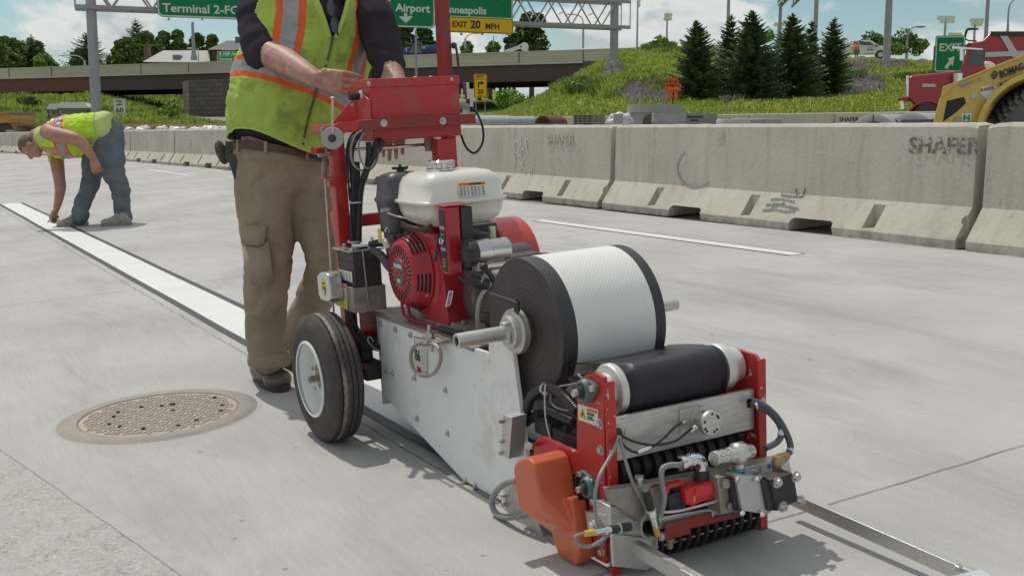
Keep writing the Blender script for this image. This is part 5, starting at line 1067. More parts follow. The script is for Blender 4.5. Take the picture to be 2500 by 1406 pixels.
# valve carrier bars, red strips
YV = 1.955
b = MB(); b.prism([U(*p, YV) for p in ((1488, 1196), (1560, 1186), (1600, 1178), (1800, 1140), (1800, 1178), (1620, 1215), (1620, 1262), (1560, 1276), (1500, 1230))], (0, .03, 0)); b.prism([U(*p, YV + .004) for p in ((1566, 1196), (1780, 1150), (1880, 1130), (1925, 1128), (1935, 1165), (1790, 1190), (1700, 1215), (1625, 1240))], (0, .05, 0)); P('valve_carrier', b, STR, bevel=.002)
b = MB(); b.prism([U(*p, YV - .004) for p in ((1608, 1262), (1760, 1236), (1800, 1236), (1800, 1250), (1626, 1290), (1612, 1290))], (0, .018, 0)); b.prism([U(*p, YV - .012) for p in ((1623, 1278), (1741, 1250), (1743, 1262), (1803, 1248), (1803, 1262), (1627, 1296))], (0, .006, 0)); P('lower_bar', b, ALU, bevel=.001)
b = MB(); b.prism([U(*p, YV - .016) for p in ((1625, 1277), (1738, 1252), (1740, 1264), (1806, 1250), (1806, 1262), (1684, 1290), (1684, 1302), (1630, 1318), (1610, 1322), (1604, 1300), (1625, 1297))], (0, .005, 0)); rs_ = P('red_strip', b, REDD, bevel=.0008)
b = MB(); b.bolt(U(1615, 1310, YV - .016), -Y_, .006, .003); b.build('hex_bolt', STL, rs_)
b = MB(); b.lathe(U(1635, 1312, YV - .010), -Z_, [(0, .012), (.004, .012), (.005, .008), (.024, .008), (.026, .005)], 10); P('brass_plug', b, BRS)
# limit switch, red box
b = MB(); b.prism([U(*p, YV - .035) for p in ((1673, 1200), (1690, 1190), (1746, 1172), (1752, 1178), (1753, 1214), (1706, 1228), (1690, 1238), (1686, 1232), (1676, 1232))], (0, .034, 0)); ls = P('red_switch', b, pm('switch red', (.60, .02, .03), rough=.4), bevel=.003, bseg=3)
b = MB(); b.prism([U(*p, YV - .0385) for p in ((1700, 1190), (1738, 1180), (1742, 1188), (1742, 1206), (1698, 1214))], (0, .004, 0)); b.build('lens_cover', pm('switch red light', (.66, .04, .04), rough=.4), ls, bevel=.001)
b = MB()
for i in range(4): b.quad(*[U(*p, YV - .0358) for p in ((1693, 1210 + i * 4), (1698, 1209 + i * 4), (1698, 1211.6 + i * 4), (1693, 1212.6 + i * 4))])
b.build('switch_print', LBY, ls, smooth=0)
b = MB(); b.prism([U(*p, YV - .02) for p in ((1632, 1210), (1662, 1200), (1672, 1205), (1675, 1240), (1640, 1250), (1634, 1240))], (0, .03, 0)); b.prism([U(*p, YV - .01) for p in ((1632, 1192), (1660, 1185), (1676, 1195), (1650, 1202))], (0, .02, 0)); P('valve_body', b, BLK, bevel=.002)
b = MB(); b.prism([U(*p, YV - .018) for p in ((1625, 1192), (1632, 1182), (1666, 1174), (1672, 1178), (1668, 1184), (1636, 1192), (1634, 1204), (1626, 1208))], (0, .03, 0)); b.prism([U(*p, YV + .0) for p in ((1582, 1188), (1600, 1180), (1614, 1182), (1610, 1188), (1586, 1192))], (0, .04, 0)); P('red_clip', b, REDW, bevel=.001)
b = MB(); b.bx(1.505, 1.53, 1.945, 1.965, .205, .225) if False else b.lathe(U(1561, 1176, 1.96), Z_, [(-.01, .007), (.006, .007), (.007, .011), (.014, .011)], 16); P('white_knob', b, STL)
b = MB(); b.lathe(U(1713, 1176, YV - .01), Z_, [(0, .0165), (.03, .0165)], 20); P('gland_block', b, BLK)
b = MB(); p = U(1713, 1148, YV - .01); b.tube([p, p + Z_ * .012, p + Vector((-.008, 0, .026)), p + Vector((-.024, 0, .032)), p + Vector((-.034, 0, .03))], [.015, .016, .0165, .0155, .015], 16, sub=3); b.lathe(p + Vector((-.030, 0, .030)), -X_, [(0, .019), (.005, .019), (.006, .016), (.02, .0165), (.022, .0185), (.034, .018), (.036, .012)], 10); P('conduit_elbow', b, CHR, smooth=40)
b = MB(); b.tube([U(1660, 1135, YV - .012), U(1635, 1135, YV - .014), U(1616, 1146, YV - .018), U(1616, 1180, YV - .02), U(1622, 1210, YV - .022), U(1616, 1245, YV - .022), U(1610, 1262, YV - .02)], .0068, 12, sub=5); P('grey_conduit', b, GRY)
b = MB(); b.tube([U(1618, 1250, YV - .03), U(1660, 1246, YV - .035), U(1730, 1228, YV - .04), U(1800, 1208, YV - .045)], .0035, 8, sub=4); P('steel_lever', b, ALU)
# clutch plates at the right: aluminium plate and black block
b = MB(); b.prism([U(*p, 1.90) for p in ((1752, 1165), (1800, 1160), (1812, 1245), (1760, 1256))], (0, .05, 0)); b.lathe(U(1768, 1178, 1.90), -Y_, [(0, .012), (.012, .012)], 14); b.lathe(U(1780, 1234, 1.90), -Y_, [(0, .010), (.010, .010)], 14); P('side_carrier', b, STR, bevel=.002)
b = MB(); b.prism([U(*p, 1.885) for p in ((1782, 1168), (1800, 1166), (1812, 1245), (1794, 1246))], (0, .04, 0)); P('spacer', b, BLK)
b = MB(); b.prism([U(*p, 1.875) for p in ((1797, 1160), (1856, 1164), (1872, 1256), (1812, 1246))], (0, .04, 0)); b.prism([U(1856, 1164, 1.875), U(1870, 1160, 1.90), U(1884, 1250, 1.90), U(1872, 1256, 1.875)], (0, .015, 0)); pl = P('clutch_plate', b, pm('satin plate', (.60, .59, .59), (.54, .53, .53), 20, .45, .5), bevel=.002)
for q in ((1797, 1168), (1844, 1168), (1808, 1250), (1857, 1253)): b = MB(); b.lathe(U(*q, 1.872), -Y_, [(0, .0085), (.007, .0085), (.010, .004)], 6); b.build('cap_nut', CHR, pl, smooth=30)
b = MB(); b.prism([U(*p, 1.865) for p in ((1862, 1172), (1885, 1176), (1899, 1246), (1876, 1247))], (0, .05, 0)); b.prism([U(*p, 1.858) for p in ((1880, 1171), (1938, 1154), (1949, 1222), (1896, 1248))], (0, .05, 0)); bk = P('black_block', b, BLM, bevel=.0025)
for q in ((1897, 1177), (1942, 1163), (1910, 1236), (1953, 1221)): b = MB(); b.bolt(U(*q, 1.858), -Y_, .0095, .009, True); b.cyl(U(*q, 1.848), U(*q, 1.842), .005, 8); b.build('hex_bolt', STL, bk, smooth=20)
b = MB(); b.prism([U(*p, 1.94) for p in ((1790, 1150), (1856, 1132), (1926, 1118), (1936, 1166), (1870, 1166), (1800, 1166))], (0, .04, 0)); wl = P('side_rail', b, ALU, bevel=.002)
b = MB(); b.quad(*[U(*p, 1.9385) for p in ((1858, 1138), (1898, 1128), (1899, 1143), (1859, 1152))]); b.k = 1; b.lathe(U(1878, 1139, 1.938), -Y_, [(0, .0065), (.0004, .0065), (.0005, .0001)], 16); b.k = 2; b.quad(*[U(*p, 1.938) for p in ((1884, 1131), (1897, 1128), (1897, 1132), (1884, 1135))]); b.k = 0; b.quad(*[U(*p, 1.9385) for p in ((1812, 1148), (1850, 1139), (1851, 1151), (1813, 1160))]); b.build('hearing_label', [LBW, BLU, LBO], wl, smooth=0)
# exhaust silencer and valve
sp0, sp1 = U(1742, 1119, 1.905), U(1866, 1094, 1.925); d = (sp1 - sp0); ln_ = d.length
b = MB(); b.lathe(sp0, d, [(0, .0125), (0, .0160), (.003, .0175), (.050, .0175), (.052, .0195), (.066, .0195), (.068, .022), (.074, .027), (.098, .027), (.102, .024), (.110, .019), (.128, .0165), (.130, .013)], 24); va = P('exhaust_valve', b, CHR if False else pm('satin nickel', (.62, .60, .57), rough=.26, metal=.9), smooth=40)
b = MB(); b.lathe(sp0, -d, [(-.002, .0125), (-.0015, .001)], 16)
for k in range(5):
    for a in range(10): ax_ = frame_axes(d)[0]; bx_ = frame_axes(d)[1]; dd = ax_ * cos(a * .63 + k * .3) + bx_ * sin(a * .63 + k * .3); p = sp0 + d.normalized() * (.008 + k * .009); b.cyl(p + dd * .0165, p + dd * .0177, .0015, 6)
b.build('perforation', DK, va, smooth=0)
b = MB(); p = sp0 + d.normalized() * .084; b.lathe(p, -Z_, [(0, .016), (.030, .0145), (.034, .0145)], 20); b.k = 1; b.lathe(p - Z_ * .034, -Z_, [(0, .0155), (.007, .0155)], 20); b.k = 2; b.lathe(p - Z_ * .041, -Z_, [(0, .015), (.014, .013)], 20); b.build('valve_stem', [MATS['satin nickel'], pm('teal tape', (.10, .28, .33), rough=.5), BLM], va)
b = MB(); e = U(1898, 1128, 1.90); b.tube([U(1895, 1162, 1.90), U(1896, 1146, 1.90), e + Z_ * .004, U(1910, 1118, 1.91), U(1920, 1112, 1.915)], [.010, .011, .0145, .0135, .011], 14, sub=3); b.lathe(U(1895, 1170, 1.90), Z_, [(0, .014), (.012, .014)], 6); b.box(U(1882, 1166, 1.905), (.05, .02, .012)); P('brass_elbow', b, BRS, smooth=40)
b = MB(); b.tube([U(1838, 978, 2.0), U(1868, 992, 1.98), U(1898, 1020, 1.96), U(1920, 1058, 1.94), U(1930, 1090, 1.93), U(1922, 1110, 1.92)], .0082, 12, sub=5); b.tube([U(1834, 984, 2.0), U(1870, 1000, 1.98), U(1898, 1028, 1.96), U(1908, 1056, 1.95), U(1898, 1078, 1.94), U(1868, 1094, 1.93)], .0078, 12, sub=5); P('air_hose', b, pm('dark grey hose', (.09, .09, .105), rough=.45))
b = MB(); q = U(1906, 1062, 1.949); b.lathe(U(1910, 1050, 1.95), U(1905, 1065, 1.948) - U(1910, 1050, 1.95), [(0, .009), (.014, .009)], 12); b.build('hose_band', LBW, mach); b = MB(); b.lathe(U(1930, 1098, 1.927), U(1924, 1108, 1.92) - U(1930, 1098, 1.927), [(0, .0095), (.009, .0095)], 12); P('hose_band', b, LBW); b = MB(); b.tube([U(1844, 978, 1.995), U(1847, 988, 1.985), U(1850, 998, 1.99)], .003, 6); P('cable_tie', b, LBW)
# leads hanging from the grommet
LD = MB()
LD.tube([U(1512, 1060, YF - .012), U(1550, 1078, YF - .03), U(1600, 1086, YF - .035), U(1650, 1075, YF - .03), U(1680, 1052, YF - .025), U(1700, 1040, YF - .045)], .0030, 8, sub=5)
LD.tube([U(1510, 1062, YF - .014), U(1522, 1085, YF - .03), U(1540, 1100, YF - .035), U(1558, 1104, YF - .035)], .0030, 8, sub=5)
LD.tube([U(1594, 1090, YF - .035), U(1620, 1070, YF - .032), U(1650, 1040, YF - .025), U(1668, 1030, YF - .012)], .0028, 8, sub=4)
P('black_lead', LD, BLK)
b = MB(); b.lathe(U(1556, 1104, YF - .035), U(1592, 1090, YF - .035) - U(1556, 1104, YF - .035), [(0, .0045), (.008, .006), (.010, .0072), (.030, .0072), (.031, .006), (.038, .005)], 14); P('inline_fitting', b, CHR)
b = MB()
b.tube([U(1510, 1064, YF - .016), U(1500, 1095, YF - .04), U(1480, 1130, YF - .06), U(1462, 1165, YF - .08), U(1452, 1215, YF - .085), U(1456, 1260, YF - .085), U(1475, 1285, YF - .09), U(1510, 1296, YF - .09), U(1545, 1292, YF - .085), U(1560, 1282, YF - .08), U(1550, 1275, YF - .08), U(1535, 1282, YF - .082)], .0040, 8, sub=5)
b.tube([U(1512, 1064, YF - .016), U(1522, 1105, YF - .04), U(1535, 1150, YF - .06), U(1550, 1190, YF - .07), U(1572, 1228, YF - .075), U(1580, 1250, YF - .078), U(1566, 1275, YF - .085), U(1566, 1300, YF - .085), U(1580, 1314, YF - .085), U(1603, 1312, YF - .08)], .0040, 8, sub=5)
P('grey_lead', b, GRY)
b = MB(); b.tube([U(1485, 1302, YF - .09), U(1470, 1318, YF - .09), U(1440, 1333, YF - .09), U(1416, 1330, YF - .085), U(1404, 1315, YF - .08), U(1410, 1306, YF - .08), U(1436, 1299, YF - .08)], .0042, 8, sub=5); P('sensor_loop', b, GRY)
def sensor(p, q, name='sensor'):
    d = q - p; l = d.length; s = P(name, MB().lathe(p, d, [(0, .007), (.002, .0095), (l * .45, .0095), (l * .46, .0085)], 16), BLK)
    b = MB(); b.lathe(p, d, [(l * .45, .0088), (l * .5, .011), (l * .56, .011), (l * .58, .0085), (l * .8, .008)], 14); b.build('threaded_barrel', CHR, s)
    b = MB(); b.lathe(p, d, [(l * .8, .0078), (l, .007)], 12); b.build('yellow_boot', pm('boot yellow', (.62, .38, .06), rough=.5), s)
sensor(U(1576, 1196, YF - .09), U(1606, 1306, YF - .085)); sensor(U(1540, 1284, YF - .095), U(1428, 1302, YF - .09))
b = MB(); b.lathe(U(1588, 1243, YF - .088), Vector((.25, 0, -1)), [(0, .0125), (.003, .0125)], 14); b.lathe(U(1512, 1288, YF - .093), -X_, [(0, .012), (.003, .012)], 14); P('cable_tie', b, ZIP)
# guide beams and the plate at their end
def beam(p, q, name='guide_beam'):
    p, q = Vector(p), Vector(q); d = (q - p).normalized(); s = X_; u = s.cross(d) * (1 if s.cross(d).z > 0 else -1)
    return P(name, MB().box((p + q) / 2, ((q - p).length, .022, .034), (d, s, u)), ALU, bevel=.0015)
beam(U(1470, 1290, 2.10) , Vector((1.40, 1.20, .075)) + Vector((0.01, 0, -.02)))
beam(U(1930, 1212, 2.02), U(2340, 1392, 1.50) + (U(2340, 1392, 1.50) - U(1930, 1212, 2.02)) * .15)
b = MB(); c = U(2336, 1400, 1.46); b.box(c + Vector((.0, -.075, -.006)), (.10, .15, .008), (Vector((.98, -.17, 0)), Vector((.17, .98, 0)), Z_)); ep = P('end_plate', b, pm('pale blue plate', (.47, .53, .53), rough=.5), bevel=.001)
for q in ((2341, 1386), (2374, 1403)): b = MB(); b.bolt(U(*q, 1.45) - Z_ * .004, Z_, .008, .008); b.build('hex_bolt', STL, ep, smooth=20)
b = MB(); b.box(U(1466, 1275, 2.03), (.02, .09, .05), (X_, Vector((0, .97, -.2)).normalized(), Vector((0, .2, .97)).normalized())); b.bolt(U(1449, 1283, 2.03), -X_, .010, .008); P('beam_bracket', b, ALU, bevel=.002)
# ---- pocket tape measure clipped on the bracket (a thing of its own)
TM = V(798, 700, 1.255)
tm = thing('tape_measure', 'chrome tape measure with a yellow lock button clipped to the bracket above the near wheel', 'tape measure', TM)
q = [V(*p, 1.243) for p in ((773, 672), (780, 665), (792, 664), (799, 672), (804, 700), (807, 730), (804, 738), (783, 733), (777, 718))]
b = MB(); b.prism(q, (.048, 0, 0)); b.build('case', pm('chromed plastic', (.60, .61, .62), rough=.22, metal=.7), tm, bevel=.005, bseg=3)
c = sum(q, Vector()) / len(q)
def disc(b, r0, z0, z1, off):
    n = 24; pts = []
    for k in range(n): a = 2 * PI * k / n; y, z = r0 * cos(a) * .82, r0 * sin(a) * 1.25; pts.append(c + Vector((-.0002 - off - (c.x - 1.243), y, z)))
    pts = [p for p in pts if z0 <= (p - c).z / (r0 * 1.25) <= z1]
    if len(pts) > 2: b.quad(*pts)
b = MB(); disc(b, .0265, -1.01, 1.01, 0); b.k = 1; disc(b, .0235, -1.01, .0, .0005); b.k = 2; o = c + Vector((-(c.x - 1.243) - .0012, .0, 0)); b.text('35', o + Vector((0, 0, -.024)), -Y_, Z_, .018, 'CENTER', bold=.04); b.k = 3; b.text('STANLEY', o + Vector((0, 0, .008)), -Y_, Z_, .0075, 'CENTER', sx=.9); b.k = 0; b.text('PowerLock', o + Vector((0, 0, -.006)), -Y_, Z_, .0075, 'CENTER', sx=.85)
b.build('badge', [LBY, pm('badge dark', (.1, .1, .08), rough=.5), WI, INK], tm, smooth=0)
b = MB(); b.box(V(811, 690, 1.262), (.022, .010, .018)); b.box(V(812, 706, 1.262), (.008, .010, .022)); b.build('lock_button', LBY, tm, bevel=.002)
b = MB(); b.box(V(815, 738, 1.265), (.024, .012, .008)); b.build('hook', STL, tm, bevel=.001)
# ================================================================== PEOPLE
SR, SU, SB = Vector(R @ np.array([1, 0, 0])), Vector(R @ np.array([0, 1, 0])), Vector(R @ np.array([0, 0, 1]))
SKIN = pm('skin', (.44, .235, .17), (.36, .175, .125), 14, .5, spec=.35, bump=.15, bs=220)
SKIND = pm('dusty skin', (.45, .26, .195), (.39, .205, .15), 14, .5, spec=.3, bump=.2, bs=160, dirt=(.58, .45, .39), ds=30, dlo=.50, dhi=.74)
SHIRT = pm('charcoal shirt', (.032, .028, .036), (.048, .042, .052), 5, .85, spec=.1, bump=.35, bs=240)
def cloth_fold(amp, sc=(14, 5), seed=0., vert=SU):
    def f(v, n):
        h = v.dot(vert); s = v - vert * h
        return amp * (noise.noise(Vector((s.x * sc[1], s.y * sc[1], h * sc[0] + seed)) + Vector((seed, 0, 0))) + .5 * noise.noise(Vector((v.x * 17 + seed, v.y * 17, v.z * 26))))
    return f
def hand(mb, w, f, pn, t, s=1., curls=(.25, .25, .25, .3), thumb=(.5, .75, .35), spread=.08, grip=0.):
    """palm, four separate jointed fingers of unequal length and a thumb; f toward the fingers, pn out of the palm, t toward the thumb"""
    f, pn = f.normalized(), pn.normalized(); t = (t - f * t.dot(f)).normalized(); pn = (pn - f * pn.dot(f) - t * pn.dot(t)).normalized()
    for k in (-.028, -.010, .010, .028): mb.tube([w + t * k * .6 * s, w + (f * .05 + t * k) * s, w + (f * .094 + t * k * 1.12) * s], [.0135 * s, .0155 * s, .0125 * s], 10, sub=2)
    mb.ell(w + f * .05 * s, (.040 * s, .052 * s, .0155 * s), 14, 10, (t, f, pn)); mb.ell(w + (f * .035 + t * .022 + pn * .010) * s, (.018 * s, .032 * s, .015 * s), 10, 8, (t, f, pn))
    tips = []
    for i, (k, ln) in enumerate(((.036, .074), (.012, .083), (-.012, .077), (-.035, .060))):
        b0 = w + (f * (.090 - .004 * abs(i - 1)) + t * k) * s; d = (f + t * spread * (1.5 - i) * .6).normalized(); a = 0; p = [b0]; c = curls[i]
        for q, fr in enumerate((.46, .30, .24)):
            a += c * (1., 1.15, .8)[q]; dd = d * cos(a) + pn * sin(a); p.append(p[-1] + dd * ln * fr * s)
        capsule(mb, p, [.0092 * s, .0086 * s, .0078 * s, .0066 * s], 10, 4); tips.append(p[-1])
        mb.ell(p[1], .0094 * s, 8, 6)
    b0 = w + (f * .022 + t * .030) * s; d = (f * thumb[0] + t * thumb[1] + pn * thumb[2]).normalized(); d2 = (d + f * .5 + pn * .15).normalized()
    capsule(mb, [b0, b0 + d * .040 * s, b0 + d * .040 * s + d2 * .030 * s, b0 + d * .040 * s + d2 * .052 * s], [.0145 * s, .0122 * s, .0112 * s, .0088 * s], 10, 3)
    return tips
def head(mb, c, fw, up, s=1.):
    fw = fw.normalized(); up = (up - fw * up.dot(fw)).normalized(); sd = up.cross(fw)
    T = lambda a, b_, e: c + (fw * a + sd * b_ + up * e) * s; ax = (sd, fw, up)
    mb.ell(T(-.012, 0, .030), (.076 * s, .094 * s, .088 * s), 20, 14, ax); mb.ell(T(.018, 0, -.020), (.062 * s, .072 * s, .088 * s), 18, 12, ax)
    mb.ell(T(.045, 0, -.083), (.036 * s, .036 * s, .026 * s), 14, 10, ax); 
    for k in (-1, 1):
        mb.ell(T(.010, k * .045, -.062), (.020 * s, .045 * s, .024 * s), 12, 8, ax); mb.ell(T(.062, k * .030, .022), (.024 * s, .012 * s, .009 * s), 12, 8, ax)
        mb.ell(T(.055, k * .038, -.022), (.018 * s, .018 * s, .016 * s), 10, 8, ax)
        e = (sd * k * .5 + fw * .85).normalized(); mb.ell(T(-.008, k * .076, -.008), (.007 * s, .019 * s, .031 * s), 12, 8, ((sd * .8 - fw * .3 * k).normalized(), fw, up)); mb.ell(T(.003, k * .079, .0), (.006 * s, .010 * s, .016 * s), 8, 6, ax)
    mb.tube([T(.078, 0, .020), T(.092, 0, -.008), T(.104, 0, -.026), T(.088, 0, -.036)], [.009 * s, .011 * s, .014 * s, .011 * s], 10, sub=2)
    for k in (-1, 1): mb.ell(T(.090, k * .012, -.030), (.009 * s, .011 * s, .008 * s), 8, 6, ax)
    mb.ell(T(.079, 0, -.056), (.022 * s, .011 * s, .0055 * s), 12, 8, ax); mb.ell(T(.076, 0, -.066), (.019 * s, .012 * s, .006 * s), 12, 8, ax)
    return T, ax
def face_bits(T, ax, s, root, body):
    for k in (-1, 1):
        b = MB(); b.ell(T(.0625, k * .031, .004), .0115 * s, 12, 8); b.build('eye', pm('eye white', (.6, .58, .55), rough=.3), root)
        b = MB(); b.ell(T(.0755, k * .031, .003), (.0045 * s, .0035 * s, .0045 * s), 10, 6, ax); b.build('iris', pm('iris', (.05, .07, .08), rough=.2), root)
def hairshell(T, ax, s, root, mat, body=.006):
    b = MB(); b.ell(T(-.018, 0, .036), (.080 * s, .098 * s, .091 * s), 22, 16, ax); b.ell(T(-.05, 0, -.01), (.068 * s, .062 * s, .07 * s), 18, 12, ax)
    h = blob(b, .005 * s, 2, lambda v, n: .003 * fn(v, 90) + .002 * fn(v, 210)); keep = []
    for f in h.f:
        c = sum((h.v[i] for i in f), Vector()) / len(f) - T(0, 0, 0); a, e = c.dot(ax[1]) / s, c.dot(ax[2]) / s
        if (e > .055 and a < .075) or (a < -.01 - .25 * (0.03 - e) and e > -.055) or (a < .03 and e > .02): keep.append(f)
    h.f = keep; h.m = [0] * len(keep); o = h.build('hair', mat, root, smooth=180); sd = o.modifiers.new('s', 'SOLIDIFY'); sd.thickness = .004; return o
# ------------------------------------------------------------------ the operator behind the machine
OP = G(672, 935)
op = thing('person', 'person in dirty lime vest, dark T-shirt and tan cargo trousers steering the red machine', 'person', OP)
front = (SB * .86 + SR * .5).normalized(); side = (SR * .86 - SB * .5).normalized()
lv = [(688, 366, 4.36, .212, .165, .26), (692, 326, 4.36, .224, .176, .26), (702, 278, 4.36, .232, .184, .28), (716, 228, 4.37, .240, .188, .30), (736, 175, 4.37, .252, .184, .22), (752, 120, 4.38, .262, .175, .10), (760, 60, 4.38, .266, .165, .06), (762, 0, 4.38, .262, .155, .04), (763, -40, 4.39, .235, .135, .02), (764, -70, 4.39, .165, .115, .0), (765, -86, 4.39, .10, .085, 0)]
def torso_ring(t, k=1., kz=1.):
    i = min(int(t), len(lv) - 2); f = t - i; p = [lv[max(i - 1, 0)], lv[i], lv[i + 1], lv[min(i + 2, len(lv) - 1)]]
    v = [.5 * (2 * p[1][j] + (p[2][j] - p[0][j]) * f + (2 * p[0][j] - 5 * p[1][j] + 4 * p[2][j] - p[3][j]) * f * f + (3 * p[1][j] - p[0][j] - 3 * p[2][j] + p[3][j]) * f ** 3) for j in range(6)]
    c = K(v[0], v[1], v[2]); sx = (side - SU * v[5]); return c, sx, v[3] * k, v[4] * k
LIME, ORNG, SILV, PIPE = range(4)
def lime(): return pm('lime vest mesh', (.47, .64, .12), (.41, .57, .11), 6, .75, spec=.2, bump=.5, bs=420, dirt=(.22, .26, .08), ds=6.5, dlo=.52, dhi=.70)
VM = [lime(), pm('vest orange', (.78, .13, .018), (.7, .12, .02), 9, .6, bump=.2, bs=300), pm('reflective silver', (.36, .345, .35), (.30, .29, .30), 7, .38, .25, bump=.2, bs=60, dirt=(.2, .19, .19), ds=12, dlo=.6, dhi=.8), pm('vest piping', (.5, .62, .12), rough=.7)]
S = 280; NL = 150; vs = []; tt = [9.6 * i / NL for i in range(NL + 1)]
for t in tt:
    c, sx, a, b_ = torso_ring(t)
    for j in range(S):
        th = 2 * PI * j / S; d = sx * sin(th) * a + front * cos(th) * b_; q = c + d; nrm = d.normalized()
        fold = .007 * noise.noise(Vector((th * 2.2, t * 1.6, 1))) + .006 * noise.noise(Vector((th * 5, t * .9 + th, 4))) + .004 * noise.noise(Vector((th * 8 + t * 3, t * 4.5, 9)))
        flare = .012 * max(0, 1 - t) * (1 + sin(th * 5)) * .5
        vs.append(q + nrm * (fold + flare) - SU * (.012 * max(0, 1 - t) * sin(th * 3 + 1)))
fs = []; ms = []
for i in range(NL):
    for j in range(S):
        t = tt[i] + .03; th = (j + .5) * 360 / S; th = th - 360 if th > 180 else th
        ap = 5.2
        if t > ap and -4 - (t - ap) * 9.5 < th - 8 < 2 + (t - ap) * 6.5: continue
        m = LIME; az = abs(th)
        for cth in (-30., 42., -140., 140.):
            w = abs(th - cth)
            if t > 3.5: m = SILV if w < 7.5 else (ORNG if w < 13.5 else m)
        if 2.62 < t < 3.72: m = SILV if 2.88 < t < 3.48 else ORNG
        if m == LIME and t < .10: m = PIPE
        if m != SILV and m != ORNG and t > ap - .1 and ((-4 - (t - ap) * 9.5 - 3.2 < th - 8 < -4 - (t - ap) * 9.5 + .5) or (2 + (t - ap) * 6.5 - .5 < th - 8 < 2 + (t - ap) * 6.5 + 3)): m = PIPE
        # armholes
        if t > 5.2 and abs(az - 92) < 26 + 4 * (t < 7.5) and t < 8.8 and ((az - 92) / 30) ** 2 + ((t - 7.1) / 1.9) ** 2 < 1: continue
        fs.append((i * S + j, i * S + (j + 1) % S, (i + 1) * S + (j + 1) % S, (i + 1) * S + j)); ms.append(m)
b = MB(); b.add(vs, fs); b.m = ms
ve = b.build('safety_vest', VM, op, smooth=180); so_ = ve.modifiers.new('s', 'SOLIDIFY'); so_.thickness = .003; so_.offset = -1
b = MB(); pts = []
for i in range(24):
    t = .2 + 4.95 * i / 23; c, sx, a, b_ = torso_ring(t); th = radians(7); pts.append(c + sx * sin(th) * a + front * (cos(th) * b_ + .006 + .003 * fn((t, 0, 0), 3)))
for p, q in zip(pts[:-1], pts[1:]): b.box((p + q) / 2, ((q - p).length * 1.05, .009, .003), ((q - p).normalized(), side, front))
b.build('zip_strip', pm('zip tape', (.13, .17, .05), (.06, .07, .03), 30, .8), op, smooth=60)
for sg in (0, 1):
    pts = []
    for i in range(30):
        t = 5.17 + 4.2 * i / 29; c, sx, a, b_ = torso_ring(t); th = radians(8 + (-4 - (t - 5.2) * 9.5 if sg == 0 else 2 + (t - 5.2) * 6.5)); pts.append(c + sx * sin(th) * a + front * (cos(th) * b_ + .003))
    MB().tube(pts, .0085, 8).build('collar_binding', VM[3], op)
b = MB(); b.box(pts[-2] + front * .004 - SU * .02, (.008, .004, .018), (side, front, SU)); b.build('zip_pull', BLK, op)
# dark shirt with short sleeves, shown at the neck and arms
b = MB()
for t in (0.3, 1.2, 2.2, 3.2, 4.2, 5.2, 6.2, 7, 7.8, 8.6):
    c, sx, a, b_ = torso_ring(t, .93); b.ell(c, (a, b_, .04 if t < .5 else .085), 24, 12, (sx.normalized(), front, SU))
shL, shR = K(650, -30, 4.34), K(893, -8, 4.42)
elL = K(625, 112, 4.27); elR = K(952, 150, 4.30)
sleeves = [([shL, K(636, 40, 4.30), K(640, 112, 4.24), K(646, 140, 4.22)], [.085, .088, .082, .078]), ([shR, K(920, 60, 4.36), K(942, 140, 4.31), K(954, 190, 4.27)], [.080, .080, .070, .066])]
for p, r in sleeves: capsule(b, p, r, 18, 4)
b.tube([K(765, -60, 4.39), K(765, -95, 4.39)], [.09, .075], 18)

shirt = blob(b, .009, 5, cloth_fold(.009, (22, 6), 2.)); shirt.build('t_shirt', SHIRT, op, smooth=180)
# skin: arms, hands, neck and head as one body
b = MB(); wL = K(772, 194, 3.97)
capsule(b, [K(640, 60, 4.29), K(634, 120, 4.25), K(650, 130, 4.215), K(700, 152, 4.11), K(745, 178, 4.01), wL], [.060, .058, .057, .050, .038, .0315], 18, 4)
hand(b, wL + SR * .004, (SR * .98 - SU * .14 - SB * -.05), (-SB * .95 + SR * .1 - SU * .1), SU, 1.0, (.36, .36, .36, .40), (.75, .2, .85), .0)
wR = K(968, 318, 3.93)
capsule(b, [K(925, 60, 4.36), K(955, 178, 4.26), K(962, 215, 4.18), K(968, 270, 4.04), wR], [.055, .050, .048, .038, .030], 16, 4)
hand(b, wR + SU * .046 + SR * .0, (-SU * .9 - SR * .1 + SB * .1), (-SB * .9 - SU * .3), -SR, .95, (.35, .35, .35, .35), (.5, .7, .3), .0)
for t in (1, 3, 5, 7, 8.2): c, sx, a, b_ = torso_ring(t, .78); b.ell(c, (a, b_, .12), 16, 10, (side, front, SU))
hc = K(772, -200, 4.36); capsule(b, [K(764, -60, 4.40), K(767, -120, 4.39), hc - SU * .03], [.075, .064, .062], 16, 2)
T, ax = head(b, hc, (front * .85 - SU * .35 + SR * .1), SU, 1.02)
body = blob(b, .0036, 3); body.build('body', SKIND, op, smooth=180)
face_bits(T, ax, 1.02, op, None); hairshell(T, ax, 1.02, op, pm('brown hair', (.07, .045, .03), (.04, .028, .02), 60, .6))
